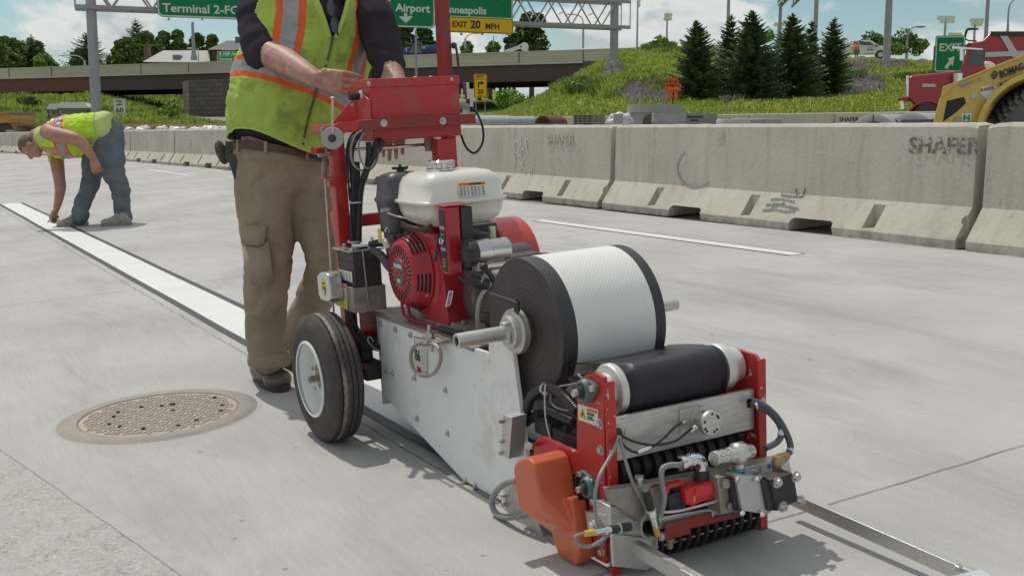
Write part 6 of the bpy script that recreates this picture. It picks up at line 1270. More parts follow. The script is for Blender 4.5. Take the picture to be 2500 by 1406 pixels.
# trousers
TAN = pm('tan canvas', (.36, .29, .22), (.295, .24, .182), 7, .85, spec=.1, bump=.35, bs=320, dirt=(.22, .165, .115), ds=6, dlo=.54, dhi=.8)
b = MB(); hipc = K(690, 395, 4.37)
b.ell(K(688, 394, 4.37), (.200, .160, .078), 24, 14, ((side - SU * .12).normalized(), front, SU)); b.ell(K(690, 440, 4.38), (.185, .150, .11), 24, 14, (side, front, SU))
legA = [K(648, 430, 4.35), K(650, 520, 4.33), K(655, 610, 4.32), K(650, 700, 4.34), K(648, 780, 4.37), K(649, 840, 4.40), K(655, 872, 4.42)]
capsule(b, legA, [.130, .118, .102, .090, .084, .078, .074], 22, 4)
legB = [K(745, 430, 4.42), K(778, 510, 4.40), K(792, 590, 4.38), K(800, 655, 4.40), K(770, 725, 4.56), K(735, 790, 4.76), K(712, 836, 4.90)]
capsule(b, legB, [.125, .112, .098, .088, .082, .078, .076], 22, 4)
def leg_fold(v, n):
    h = v.dot(SU); s = v.dot(SR); low = sm(-h, .0, .9)
    return (.004 + .004 * low) * noise.noise(Vector((s * 4, v.dot(SB) * 5, h * 15))) + .003 * noise.noise(Vector((s * 9 + h * 5, v.dot(SB) * 7, h * 6 + 5))) + .001 * noise.noise(v * 34) - .008 * (1 - abs(noise.noise(Vector((s * 5 + h * 4, v.dot(SB) * 5, h * 6 - s * 4))))) ** 7 - .004 * (1 - abs(noise.noise(Vector((s * 7 - h * 5, v.dot(SB) * 4, h * 16 + 3))))) ** 10
tr = blob(b, .008, 6, leg_fold); kn = []
tro = tr.build('trousers', TAN, op, smooth=180)
b = MB(); c = K(657, 880, 4.42); b.lathe(c - SU * .0, SU - SR * .0 + SB * .05, [(-.012, .074), (-.02, .082), (.0, .086), (.03, .083), (.035, .078)], 30)
b.v = [v + SU * .008 * fn((v.x, v.y, 0), 20) for v in b.v]; b.build('cuff', TAN, tro, smooth=60)
def surf(bp, px, py, ang=0.): return None
# cargo pocket with flap on the leg nearest the picture's left
def leg_pt(px, py, dep): return K(px, py, dep)
b = MB(); q = [K(588, 553, 4.235), K(600, 551, 4.214), K(625, 551, 4.202), K(651, 553, 4.196)]; q2 = [K(588, 592, 4.235), K(600, 597, 4.212), K(628, 602, 4.200), K(644, 596, 4.198)]
b.add(q + q2, [(i, i + 1, i + 5, i + 4) for i in range(3)]); o = b.build('pocket_flap', TAN, tro, smooth=60); sd = o.modifiers.new('s', 'SOLIDIFY'); sd.thickness = .006
b = MB(); q = [K(590, 596, 4.238), K(605, 600, 4.214), K(630, 604, 4.206), K(655, 588, 4.200)]; q2 = [K(600, 672, 4.246), K(612, 692, 4.222), K(640, 700, 4.212), K(668, 690, 4.208)]; b.add(q + q2, [(i, i + 1, i + 5, i + 4) for i in range(3)]); o = b.build('cargo_pocket', TAN, tro, smooth=60); sd = o.modifiers.new('s', 'SOLIDIFY'); sd.thickness = .004
b = MB(); b.ell(K(644, 557, 4.192), .0035, 8, 6); b.build('snap_button', STL, tro)
# belt with loops
b = MB(); pts = []
for k in range(41):
    th = -PI * .75 + PI * 1.5 * k / 40; pts.append(K(690, 371, 4.365) + (side - SU * .13) * sin(th) * .198 + front * cos(th) * .157 - SU * .004)
for p, q in zip(pts[:-1], pts[1:]): b.box((p + q) / 2 - SU * .012, ((q - p).length * 1.08, .024, .004), ((q - p).normalized(), SU, (q - p).normalized().cross(SU)))
be = b.build('belt', pm('brown leather', (.10, .055, .035), (.07, .04, .03), 30, .55), op, smooth=60)
for k in (9, 15, 22): b = MB(); b.box(pts[k] - SU * .014, (.012, .045, .010), ((pts[k + 1] - pts[k - 1]).normalized(), SU, (pts[k + 1] - pts[k - 1]).normalized().cross(SU))); b.build('belt_loop', TAN, be, bevel=.002)
# boots
def boot(heel, toe, h, name, mat, root, sole, w=.052, ank=None):
    d = (toe - heel); l = d.length; d.normalize(); up = Vector((0, 0, 1)); s_ = up.cross(d)
    b = MB(); T_ = lambda a, e, c=0: heel + d * l * a + up * e + s_ * c
    b.ell(T_(.80, .042), (w * .92, l * .21, .040), 18, 12, (s_, d, up)); b.ell(T_(.55, .050), (w * .88, l * .26, .050), 18, 12, (s_, d, up)); b.ell(T_(.22, .045), (w * .80, l * .22, .048), 18, 12, (s_, d, up))
    b.tube([T_(.26, .04), ank or T_(.26, .16)], [w * .85, w * .88], 16, sub=2); b.tube([T_(.65, .05), T_(.38, .10)], [w * .55, w * .7], 14)
    o = blob(b, .006, 4, lambda v, n: .002 * fn(v, 45) + .002 * fn(v, 18)).build(name, mat, root, smooth=180)
    b = MB(); n = 28; pts = []
    for k in range(n):
        a = 2 * PI * k / n; x = .5 + .52 * cos(a); ww = w * (.86 + .14 * cos(a - .3)) * (abs(sin(a)) ** .8) * (1 if sin(a) >= 0 else -1); pts.append(heel + d * l * x + s_ * ww + up * .002)
    b.prism(pts, up * .024); b.build('sole', sole, o, bevel=.004)
    b = MB()
    for k in range(5): p = T_(.48 + .06 * k, .103 - .012 * k); b.tube([p - s_ * .024 - up * .004, p + up * .004, p + s_ * .024 - up * .004], .0026, 6)
    b.build('lace', pm('lace', (.10, .08, .07), rough=.8), o); return o
LEA = pm('worn brown leather', (.15, .10, .075), (.09, .065, .055), 12, .45, dirt=(.17, .14, .12), ds=14, dlo=.5, dhi=.8, bump=.3, bs=60)
SOLE = pm('dark sole', (.035, .03, .03), (.06, .05, .045), 20, .8)
g0 = G(636, 922); g1 = G(700, 962); d = (g1 - g0).normalized(); boot(g0 - d * .04, g0 - d * .04 + d * .34, .1, 'boot', LEA, op, SOLE, .063, K(655, 885, 4.42))
g0 = G(700, 868); g1 = G(742, 892); d = (g1 - g0).normalized(); boot(g0 - d * .04, g0 - d * .04 + d * .30, .1, 'boot', LEA, op, SOLE, .052, K(712, 836, 4.9))
# things hung on him: holster pouch and sunglasses
HO = K(562, 380, 4.30); ho = thing('tool_holster', 'black belt pouch with camouflage pattern cap hanging on the hip of the standing person', 'holster', HO)
b = MB(); q = [K(a, c, 4.275) for a, c in ((549, 342), (583, 352), (586, 372), (580, 437), (571, 437), (559, 400), (548, 385))]; b.prism(q, -SB * .06); b.build('pouch', BLM, ho, bevel=.006, bseg=3)
b = MB(); b.ell(K(541, 372, 4.31), (.022, .03, .050), 16, 12, ((SR + SU * .35).normalized(), SB, (SU - SR * .35).normalized())); b.build('cap', pm('camouflage cloth', (.11, .07, .05), (.025, .02, .02), 60, .8, dirt=(.3, .16, .06), ds=50, dlo=.56, dhi=.6), ho)
b = MB(); b.box(K(570, 358, 4.27), (.045, .012, .04), (SR, SB, SU)); b.build('flap', BLM, ho, bevel=.004)
b = MB(); b.box(K(590, 372, 4.26), (.02, .012, .05), (SR, SB, SU)); b.build('clip', STR, ho, bevel=.002)
c, sx, a, b_ = torso_ring(6.55); GL = c + front * (b_ + .012) + side * .005; gl = thing('sunglasses', 'dark sunglasses hooked in the open collar of the standing person', 'sunglasses', GL)
b = MB(); 
for k, (px, py) in enumerate(((808, 20), (817, 62))):
    c0 = K(px, py, 4.195 - .0 * k); b.lathe(c0, (SB * .95 + SR * .3), [(-.002, .020), (.002, .0205), (.003, .018)], 24)
    for i in range(len(b.v) - 72, len(b.v)): v = b.v[i] - c0; b.v[i] = c0 + v + (SU - SR * .15) * (v.dot(SU) * .55) - SR * v.dot(SR) * .28
b.build('lens', pm('smoked lens', (.03, .03, .06), rough=.08, spec=.9), gl, smooth=40)
b = MB(); b.tube([K(815, 38, 4.192), K(817, 44, 4.190), K(816, 50, 4.192)], .003, 8, sub=3); b.tube([K(822, 80, 4.2), K(826, 88, 4.21), K(822, 70, 4.23)], .003, 8, sub=3); b.tube([K(806, 8, 4.195), K(806, -14, 4.2), K(812, -22, 4.22)], .003, 8, sub=3); b.build('bridge', BLK, gl)
# ------------------------------------------------------------------ the worker bending over the stripe
Q = lambda x, y, d: K(x / 3.8, 230 + y / 3.8, d)
D0 = 11.75
WK = G(235, 552)
wk = thing('person', 'person in lime vest and jeans bending double over the end of the white stripe', 'person', WK)
tl = [(392, 395, .115, .13), (450, 410, .165, .185), (520, 410, .205, .215), (600, 405, .222, .225), (690, 385, .222, .225), (780, 360, .205, .215), (860, 335, .185, .205), (930, 318, .168, .19), (985, 318, .15, .175)]
def tring(t, k=1.):
    i = min(int(t), len(tl) - 2); f = t - i; p = tl[i]; q = tl[i + 1]; v = [p[j] * (1 - f) + q[j] * f for j in range(4)]; c = Q(v[0], v[1], D0)
    p0 = Q(tl[max(i - 1, 0)][0], tl[max(i - 1, 0)][1], D0); p1 = Q(tl[min(i + 2, len(tl) - 1)][0], tl[min(i + 2, len(tl) - 1)][1], D0); ax_ = (p0 - p1).normalized(); u = SB.cross(ax_); u = u if u.dot(SU) > 0 else -u
    return c, ax_, u, v[2] * k, v[3] * k
S = 120; NL = 110; vs = []; tt = [7.0 * i / NL for i in range(NL + 1)]
for t in tt:
    c, ax_, u, a, b_ = tring(t)
    for j in range(S):
        th = 2 * PI * j / S; d = u * cos(th) * a + SB * sin(th) * b_; vs.append(c + d + d.normalized() * (.009 * noise.noise(Vector((th * 2.5, t * 2.2, 3))) + .008 * noise.noise(Vector((th * 6, t * 1.5 + th * 2, 8)))))
fs = []; ms = []
for i in range(NL):
    for j in range(S):
        t = tt[i]; th = (j + .5) * 360 / S; th = th - 360 if th > 180 else th; m = LIME
        if abs(t - 3.1) < .62: m = SILV if abs(t - 3.1) < .36 else ORNG
        if t < 2.5:
            for cth in (38, -38, 142, -142):
                w = abs(th - cth); m = SILV if w < 9 else (ORNG if w < 16 else m)
        if t < .22: m = ORNG
        if 60 < th < 116 and t < 1.75 and ((th - 88) / 28) ** 2 + ((t - .85) / .85) ** 2 < 1: continue
        fs.append((i * S + j, i * S + (j + 1) % S, (i + 1) * S + (j + 1) % S, (i + 1) * S + j)); ms.append(m)
b = MB(); b.add(vs, fs); b.m = ms
L2 = pm('bright lime vest', (.52, .76, .045), (.45, .68, .05), 8, .7, spec=.2, bump=.3, bs=200)
ve = b.build('safety_vest', [L2, VM[1], VM[2], VM[3]], wk, smooth=180); sd = ve.modifiers.new('s', 'SOLIDIFY'); sd.thickness = .005; sd.offset = -1
b = MB()
for t in (.3, 1, 2, 3, 4, 5, 6, 6.8, 7.6): c, ax_, u, a, b_ = tring(t, .94); b.ell(c, (a, b_, .11), 20, 12, (u, SB, ax_))
b.tube([Q(880, 330, D0), Q(965, 312, D0), Q(990, 315, D0)], [.175, .172, .16], 20, sub=3)
capsule(b, [Q(520, 560, 11.95), Q(525, 610, 11.95)], [.085, .082], 14, 2)
blob(b, .014, 5, cloth_fold(.012, (12, 9), 5., SR)).build('t_shirt', pm('pale lime shirt', (.50, .60, .22), (.45, .56, .2), 8, .8, bump=.2, bs=150), wk, smooth=180)
s = 1.16; b = MB()
nw = Q(872, 600, 11.52)
capsule(b, [Q(445, 350, 11.62), Q(500, 375, 11.55), Q(610, 395, 11.5), Q(715, 425, 11.46), Q(800, 510, 11.48), nw], [.085, .082, .076, .066, .054, .036], 18, 4)
hand(b, nw, (SR * .22 - SU * .95), (-SB * .8 + SR * .5), (-SR * .9 - SU * .2), s, (.55, .6, .6, .6), (.8, .35, .5), .04)
fw_ = Q(522, 1070, 11.85)
capsule(b, [Q(520, 560, 11.95), Q(535, 680, 11.93), Q(553, 800, 11.9), Q(560, 870, 11.9), Q(545, 980, 11.87), fw_], [.078, .070, .060, .060, .046, .033], 18, 4)
hand(b, fw_, (-SU * .85 - SR * .35), (SR * .8 - SU * .2 + SB * .2), (SB * .9 - SR * .3), s, (.6, .75, .8, .8), (.9, .3, .5), .03)
for t in (0, 1, 2.5, 4, 5.5, 7): c, ax_, u, a, b_ = tring(t, .8); b.ell(c, (a, b_, .14), 16, 10, (u, SB, ax_))
hc = Q(292, 490, 11.72); capsule(b, [Q(450, 400, D0), Q(380, 420, D0), Q(325, 450, 11.73)], [.105, .088, .078], 16, 3)
T, ax = head(b, hc, (-SU * .93 - SR * .22 + SB * .16), (-SR * .95 + SU * .25), s)
blob(b, .0062, 3).build('body', SKIN, wk, smooth=180)
face_bits(T, ax, s, wk, None); hairshell(T, ax, s, wk, pm('sandy hair', (.17, .115, .075), (.10, .07, .045), 50, .7))
JEAN = pm('worn denim', (.155, .18, .19), (.11, .135, .15), 6, .85, spec=.1, bump=.25, bs=260, dirt=(.19, .22, .23), ds=5, dlo=.52, dhi=.75)
b = MB(); b.ell(Q(1010, 405, 11.85), (.225, .20, .155), 22, 14, ((SU + SR * .25).normalized(), SB, (SR - SU * .25).normalized())); b.ell(Q(985, 480, 11.85), (.20, .19, .18), 20, 12, (SR, SB, SU))
capsule(b, [Q(1000, 460, 11.78), Q(1025, 600, 11.77), Q(1055, 740, 11.76), Q(1100, 840, 11.78), Q(1125, 960, 11.8), Q(1138, 1100, 11.82), Q(1145, 1130, 11.83)], [.165, .155, .128, .108, .100, .096, .098], 22, 4)
capsule(b, [Q(925, 470, 11.98), Q(880, 600, 11.98), Q(855, 740, 11.96), Q(835, 840, 11.92), Q(790, 960, 11.86), Q(745, 1090, 11.78), Q(748, 1120, 11.76)], [.15, .14, .118, .102, .094, .090, .094], 22, 4)
blob(b, .014, 5, lambda v, n: .011 * noise.noise(Vector((v.dot(SR) * 5, v.dot(SB) * 5, v.dot(SU) * 11))) + .006 * noise.noise(v * 17) - .016 * (1 - abs(noise.noise(Vector((v.dot(SR) * 3, v.dot(SB) * 3, v.dot(SU) * 7))))) ** 8).build('jeans', JEAN, wk, smooth=180)
SN = pm('dusty trainer', (.36, .345, .32), (.22, .205, .19), 26, .8, bump=.5, bs=60); SO2 = pm('trainer sole', (.30, .275, .25), (.2, .18, .165), 20, .85)
h0 = G(216, 548); t0 = G(139, 556); boot(h0, t0, .1, 'shoe', SN, wk, SO2, .062, Q(745, 1110, 11.78)); h0 = G(322, 549); t0 = G(248, 553); boot(h0, t0, .1, 'shoe', SN, wk, SO2, .062, Q(1140, 1120, 11.82))
b = MB(); b.tube([Q(838, 415, 11.6), Q(852, 430, 11.58), Q(850, 470, 11.58)], [.02, .03, .012], 10, sub=2); b.build('glove_tip', pm('work glove', (.3, .27, .22), rough=.9), wk)
KN = Q(500, 1150, 11.78); kn_ = thing('utility_knife', 'small knife with a bright blade in the lowered hand of the bending person', 'knife', KN)
b = MB(); b.tube([Q(545, 1135, 11.79), Q(480, 1165, 11.76)], [.012, .014], 10); b.build('handle', BLK, kn_)
b = MB(); q = [Q(490, 1155, 11.757), Q(468, 1182, 11.757), Q(430, 1203, 11.757), Q(455, 1165, 11.757)]; b.prism(q, SB * .002); b.build('blade', STL, kn_)
# ================================================================== VEGETATION
def gz(X, Y): return ground_z(X, Y)
def PX(px, Y): return (px - CX) / F * Y
def ZY(py, Y): return HC + (318 - py) / F * Y
FOL = lambda n, a, b_: pm(n, a, b_, .8, .75, spec=.25, island=.38, lo=.4, hi=.6)
GM = [FOL('grass green', (.36, .44, .10), (.45, .51, .11)), FOL('grass yellow green', (.46, .50, .11), (.40, .46, .10)), FOL('weed green', (.15, .23, .07), (.21, .29, .08)), FOL('pale seed heads', (.46, .41, .38), (.38, .34, .32))]
LEAF = FOL('oak leaf', (.10, .165, .045), (.14, .21, .05)); LEAF2 = FOL('dark leaf', (.06, .105, .038), (.085, .135, .045)); LEAF3 = FOL('light leaf', (.18, .30, .06), (.24, .36, .065))
NEED = FOL('spruce needle', (.09, .145, .07), (.13, .19, .085)); BARK = pm('bark', (.11, .085, .065), (.07, .055, .045), 20, .9, bump=.4, bs=40)
def tufts(name, n, region, mats, h, spread=.12, blades=6, label=None, sel=None, seed=1):
    rr = random.Random(seed); b = MB(); V_ = []; F_ = []; M_ = []; k = 0; tries = 0
    while k < n and tries < n * 12:
        tries += 1
        Y = rr.uniform(region[2], region[3]) if rr.random() < .5 else region[2] * (region[3] / region[2]) ** rr.random(); px = rr.uniform(region[0], region[1]); X = PX(px, Y)
        w = sel(px, X, Y) if sel else 1
        if rr.random() > w: continue
        k += 1; z = gz(X, Y) - .03; hh = h * rr.uniform(.55, 1.25) * (1 + .5 * fn((X, Y, 0), .5)); c = noise.noise(Vector((X * .25, Y * .25, seed))) + rr.uniform(-.25, .25)
        mi = 0 if len(mats) == 1 else min(len(mats) - 1, max(0, int((c + .5) * len(mats))))
        for j in range(blades):
            a = rr.uniform(0, 2 * PI); r = rr.uniform(0, spread); l = hh * rr.uniform(.25, .6); w_ = hh * rr.uniform(.05, .1) + .012; x0, y0 = X + cos(a) * r, Y + sin(a) * r; dx, dy = cos(a) * l, sin(a) * l
            o = len(V_); V_ += [(x0 - sin(a) * w_, y0 + cos(a) * w_, z), (x0 + sin(a) * w_, y0 - cos(a) * w_, z), (x0 + dx * .5 + sin(a) * w_ * .7, y0 + dy * .5 - cos(a) * w_ * .7, z + hh * .7), (x0 + dx, y0 + dy, z + hh)]; F_.append((o, o + 1, o + 2, o + 3)); M_.append(mi)
    b.v = [Vector(v) for v in V_]; b.f = F_; b.m = M_; o = b.build(name, mats, smooth=0); tag(o, label, None, kind='stuff'); o['category'] = 'vegetation'; return o
def right_sel(px, X, Y):
    q = RI @ Vector((X, Y, 0))
    if q.x < 7.5: return 0
    if Y < 33 + max(0, 1700 - px) * .034: return 0
    return 1
tufts('grass', 36000, (1140, 2750, 33, 84), [GM[0], GM[0], GM[1], GM[1]], .24, .16, 6, 'thick sunlit grass covering the embankment behind the far barriers', right_sel, 2)
tufts('grass', 9000, (-250, 560, 66, 118), [GM[2], GM[0], GM[1]], .5, .3, 6, 'rough green growth on the slope seen beneath the left part of the bridge', None, 3)
def patch(cs):
    def f(px, X, Y):
        if not right_sel(px, X, Y): return 0
        py = 318 - (gz(X, Y) - HC) * F / Y
        return 1 if any(((px - a) / c) ** 2 + ((py - b_) / d) ** 2 < 1 + .6 * noise.noise(Vector((px * .03, py * .05, 1))) for a, b_, c, d in cs) else .0
    return f
tufts('grass', 2600, (230, 640, 100, 165), [GM[2], GM[0], GM[1]], .6, .4, 6, 'rough green growth beside the stone abutment far beneath the bridge', None, 6)
tufts('seed_heads', 2600, (1480, 2320, 36, 74), [GM[3]], .34, .2, 7, 'patches of grey purple wild flowers among the embankment grass', patch([(1575, 235, 80, 24), (2160, 165, 34, 12), (2085, 175, 25, 12), (2100, 215, 40, 20), (2060, 232, 45, 10), (1830, 250, 70, 6), (1495, 190, 20, 25)]), 4)
tufts('weeds', 3800, (1250, 2500, 40, 80), [GM[2], GM[2], GM[0]], .42, .25, 8, 'dark leafy weeds in clumps over the grassy bank', patch([(1400, 218, 55, 16), (1545, 205, 60, 12), (1610, 230, 20, 14), (1480, 225, 40, 20), (1600, 125, 32, 10), (2180, 130, 22, 12), (2070, 200, 30, 8), (2230, 200, 60, 6)]), 5)
def leaf_cloud(b, c, r, n, s, rr, squash=.8, core=.35):
    for _ in range(n):
        d = Vector((rr.gauss(0, 1), rr.gauss(0, 1), rr.gauss(0, 1))).normalized(); k = core + (1 - core) * rr.random() ** .45
        p = c + Vector((d.x * r, d.y * r, d.z * r * squash)) * k; a = Vector((rr.gauss(0, 1), rr.gauss(0, 1), rr.gauss(0, .7))).normalized(); e = a.cross(Vector((rr.gauss(0, 1), rr.gauss(0, 1), rr.gauss(0, 1)))).normalized(); z = s * rr.uniform(.5, 1.3)
        b.quad(p - a * z, p - e * z * .55, p + a * z, p + e * z * .55)
def tree(name, px, top, Y, half, label, group=None, mat=None, base=None, seed=0, lobes=17, n=420, leaf=.26, low=.25, trunk=None):
    rr = random.Random(seed * 31 + 5); X = PX(px, Y); z0 = gz(X, Y) if base is None else base; zt = ZY(top, Y); H_ = zt - z0; Rw = half * (1.25 if lobes > 18 else 1) / F * Y
    t = thing(name, label, 'tree', (X, Y, z0), WORLD, group); b = MB(); o = Vector((X, Y, z0)); tr_ = trunk or max(.08, H_ * .028)
    top_ = o + Vector((rr.uniform(-.3, .3), 0, H_ * .7)); b.tube([o - Z_ * .2, o + Z_ * H_ * .3 + X_ * rr.uniform(-.1, .1), top_], [tr_ * 1.3, tr_ * .85, tr_ * .25], 9, sub=3)
    cs = []
    for k in range(lobes):
        a = k * 2.4 + rr.random(); q = (k + .5) / lobes; hz = H_ * (low + (1 - low) * q * .93); rad = Rw * (.95 * sqrt(max(0, 1 - ((q - .35) / .75) ** 2))) * rr.uniform(.35, .75)
        c = o + Vector((cos(a) * rad, sin(a) * rad, hz)); cs.append((c, Rw * rr.uniform(.22, .46) * (1.1 - .4 * q))); b.tube([o + Z_ * hz * .55, (o + Z_ * hz * .7).lerp(c, .5), c], [tr_ * .45, tr_ * .3, tr_ * .1], 6)
    cs.append((o + Vector((0, 0, H_ - Rw * .35)), Rw * .4)); b.build('trunk', BARK, t)
    b = MB()
    for c, r in cs: leaf_cloud(b, c, r, n, leaf * rr.uniform(.85, 1.1), rr)
    b.build('crown', mat or LEAF, t, smooth=0); return t
def conifer(px, top, base_y, half, Y, label, seed, group='spruce trees standing on the grassy bank', mat=None, base=None, name='spruce_tree', tiers=37, dens=1.):
    rr = random.Random(seed); X = PX(px, Y); z0 = ZY(base_y, Y); zt = ZY(top, Y); H_ = zt - z0; Rw = half * (1.2 if seed == 6 else 1.75) / F * Y; o = Vector((X, Y, z0)); lean = Vector((rr.uniform(-.05, .05), 0, 1))
    t = thing(name, label, 'tree', (X, Y, z0), WORLD, group); b = MB(); b.tube([o - Z_ * 1.2, o + lean * H_ * .5, o + lean * H_], [H_ * .022, H_ * .013, H_ * .003], 8); b.build('trunk', BARK, t)
    b = MB()
    for k in range(tiers):
        q = k / (tiers - 1); zq = H_ * (.02 + .95 * q); z = zq; R_ = Rw * ((1 - q) ** .70) * (.86 + .22 * noise.noise(Vector((q * 9, seed, 0)))) + .03; nb = int((15 - 8 * q) * dens)
        for i in range(nb):
            a = i * 2 * PI / nb + k * 1.1 + rr.uniform(-.25, .25); L_ = R_ * rr.uniform(.5, 1.22); z = zq + rr.uniform(-.018, .018) * H_; up = .42 * q - .16 + rr.uniform(-.08, .1); d = Vector((cos(a), sin(a), up)); s_ = Vector((-sin(a), cos(a), 0)); p0 = o + lean * z
            for j in range(9):
                f_ = (j + 1) / 9; p = p0 + d * L_ * f_ - Z_ * (.10 * L_ * f_ * (1 - f_)) + Z_ * .12 * L_ * f_ ** 3; w = (L_ * .34 * (1 - f_ * .62) + .03) * rr.uniform(.7, 1.2)
                for sd_ in (-1, 1):
                    e = (s_ * sd_ * .8 + d * .75 + Z_ * rr.uniform(-.35, .15)).normalized(); tp = p + e * w; b.quad(p - d * .05 - Z_ * .03, p + d * .07 + Z_ * .04, tp)
                    if rr.random() < .6: e2 = (s_ * sd_ * .45 + d * .5 - Z_ * .7).normalized(); b.quad(p - d * .03, p + d * .04, p + e2 * w * .55)
    b.build('crown', mat or NEED, t, smooth=0); return t
NEED2 = FOL('grey spruce needle', (.085, .14, .075), (.115, .18, .09))
conifer(1697, 58, 252, 50, 51, 'spruce beside the orange detour sign, leftmost of the spruces on the bank', 1, tiers=44)
conifer(1764, 44, 240, 36, 55, 'slimmer spruce with an open pointed top, second from the left on the bank', 2, tiers=37, dens=.9)
conifer(1826, 34, 253, 60, 51, 'widest and greyest spruce, in the middle of the row on the bank', 3, mat=NEED2, tiers=46, dens=1.1)
conifer(1924, 42, 246, 54, 52, 'tall dense spruce in front of the far sign gantry poles', 4, tiers=43, dens=1.1)
conifer(1963, 58, 236, 30, 56, 'narrow spruce half hidden behind the tall dense one', 5, tiers=34, dens=.9)
conifer(2014, 52, 226, 52, 53, 'spruce with layered branches at the right end of the row', 6, tiers=31, dens=1.1)
# trees beyond the bridge
GT = 'trees beyond the bridge'
tl_ = [(-60, 92, 150, 75, 'broad oak cut by the left edge of the picture beyond the bridge', LEAF, 11), (25, 98, 150, 62, 'broad leafy oak beyond the bridge, nearest the left edge', LEAF, 12), (92, 108, 155, 55, 'bushy oak around the small dark conifer top beyond the bridge', LEAF, 13), (128, 138, 150, 34, 'low bushy tree sloping down to the lamp arm beyond the bridge', LEAF3, 14),
       (215, 125, 150, 26, 'small light tree left of the big grey gantry pole', LEAF, 15), (328, 100, 150, 36, 'rounded leafy tree right of the big grey gantry pole', LEAF, 16), (372, 84, 158, 36, 'taller leafy tree left of the lamp standard, above the white roof', LEAF, 17), (418, 84, 165, 26, 'leafy tree crown in the row above the white roof', LEAF, 18), (452, 80, 165, 24, 'leafy tree crown right behind the lamp standard on the bridge', LEAF, 19), (497, 88, 168, 24, 'leafy tree crown with sky gaps left of the grey roof', LEAF, 20), (533, 92, 168, 20, 'small leafy crown beside the grey roof', LEAF, 21),
       (980, 62, 150, 48, 'dark leafy tree directly beneath the MSP Airport sign', LEAF2, 22), (1040, 74, 155, 30, 'leafy tree beneath the right edge of the MSP Airport sign', LEAF2, 23), (1143, 108, 160, 20, 'small round tree right of the red mast beyond the bridge', LEAF3, 24), (1205, 108, 160, 26, 'low bright bush beyond the bridge left of the white boom', LEAF3, 25), (1296, 38, 150, 46, 'big round dark tree beside the EXIT 20 MPH panel', LEAF2, 26), (1255, 88, 152, 28, 'lower leafy crown leaning against the big round tree', LEAF2, 27)]
for px, top, Y, half, lab, mt, sd in tl_: tree('leafy_tree', px, top, Y, half, lab, GT, mt, 4., sd, 20, 210, .34, .42)
conifer(101, 90, 165, 16, 152, 'small dark conifer top poking out of the oaks at the left', 30, 'dark conifers beyond the bridge', base=4, name='conifer_tree', tiers=16)
conifer(240, 84, 175, 42, 150, 'large dark conifer behind the big grey gantry pole', 31, 'dark conifers beyond the bridge', name='conifer_tree', tiers=24)
conifer(357, 53, 175, 34, 160, 'pointed conifer rising above the leafy trees left of the lamp standard', 32, 'dark conifers beyond the bridge', name='conifer_tree', tiers=24)
# shrubs
def shrub(px, py, Y, r, label, mat, seed, group, sq=.8):
    X = PX(px, Y); z = ZY(py, Y); rr = random.Random(seed); b = MB()
    for k in range(5): leaf_cloud(b, Vector((X + rr.uniform(-.6, .6) * r, Y + rr.uniform(-.4, .4) * r, z + rr.uniform(-.2, .45) * r)), r * rr.uniform(.45, .7), 160, .05 + r * .09, rr, sq, .3)
    o = b.build('shrub', mat, org=(X, Y, z), smooth=0); return tag(o, label, 'shrub', group)
SG = 'shrubs on the banks'
for i, (px, py, Y, r, lab, m_) in enumerate([(1268, 258, 78, .95, 'round green bush under the bridge right of the yellow exit sign', LEAF3), (1240, 245, 90, 1.2, 'taller green bush deep under the bridge', LEAF3), (1555, 195, 62, .5, 'dark shrub halfway up the bank right of the gantry post', LEAF2), (1400, 222, 60, .6, 'leafy shrub on the slope left of the right gantry post', LEAF3), (1510, 232, 55, .6, 'dark shrub at the foot of the slope behind the gantry post', LEAF2), (1602, 120, 74, .8, 'grey green bush on the crest of the bank', LEAF3),
       (2130, 112, 98, 1.2, 'sapling bush on the skyline behind the pickup bonnet', LEAF), (2185, 110, 98, 1.3, 'sapling bush on the skyline right of the tall lamp post', LEAF), (2170, 133, 74, .7, 'bright bush at the foot of the tall lamp post', LEAF3), (2232, 126, 98, 1.2, 'dark bush on the skyline left of the green exit sign', LEAF), (420, 275, 84, .9, 'bright bush near the stone abutment under the bridge', LEAF3), (90, 262, 90, 1.0, 'bush on the slope under the bridge left of the portable toilets', LEAF2), (1850, 105, 75, .7, 'light shrub between the grey spruce and the gantry pole', LEAF3)]): shrub(px, py, Y, r, lab, m_, 50 + i, SG)
rr = random.Random(9)
for i, (px, hgt, lab) in enumerate([(1172, 4.2, 'bare trunk directly behind the yellow exit sign'), (1198, 4.6, 'bare forked trunk right of the yellow exit sign'), (1222, 4.2, 'thin leaning bare trunk under the bridge'), (1234, 4.0, 'rightmost thin bare trunk under the bridge'), (1186, 4.0, 'bare sapling between the exit sign and the forked trunk')]):
    Y = 118 + i; X = PX(px, Y); b = MB(); o = Vector((X, Y, gz(X, Y))); t = thing('bare_tree', lab, 'tree', o, WORLD, 'bare trunks under the bridge'); b.tube([o, o + Vector((rr.uniform(-.3, .3), 0, hgt * .5)), o + Vector((rr.uniform(-.6, .6), 0, hgt))], [.26, .17, .06], 7); 
    for k in range(6): z = hgt * (.35 + .1 * k); p = o + Z_ * z; b.tube([p, p + Vector((rr.uniform(-1.1, 1.1), 0, .8))], [.05, .015], 5)
    b.build('trunk', pm('grey trunk', (.13, .105, .09), (.09, .075, .065), 9, .9), t)
    b = MB(); leaf_cloud(b, o + Z_ * hgt * .75, 1.2, 90, .09, rr); b.build('crown', LEAF, t, smooth=0)
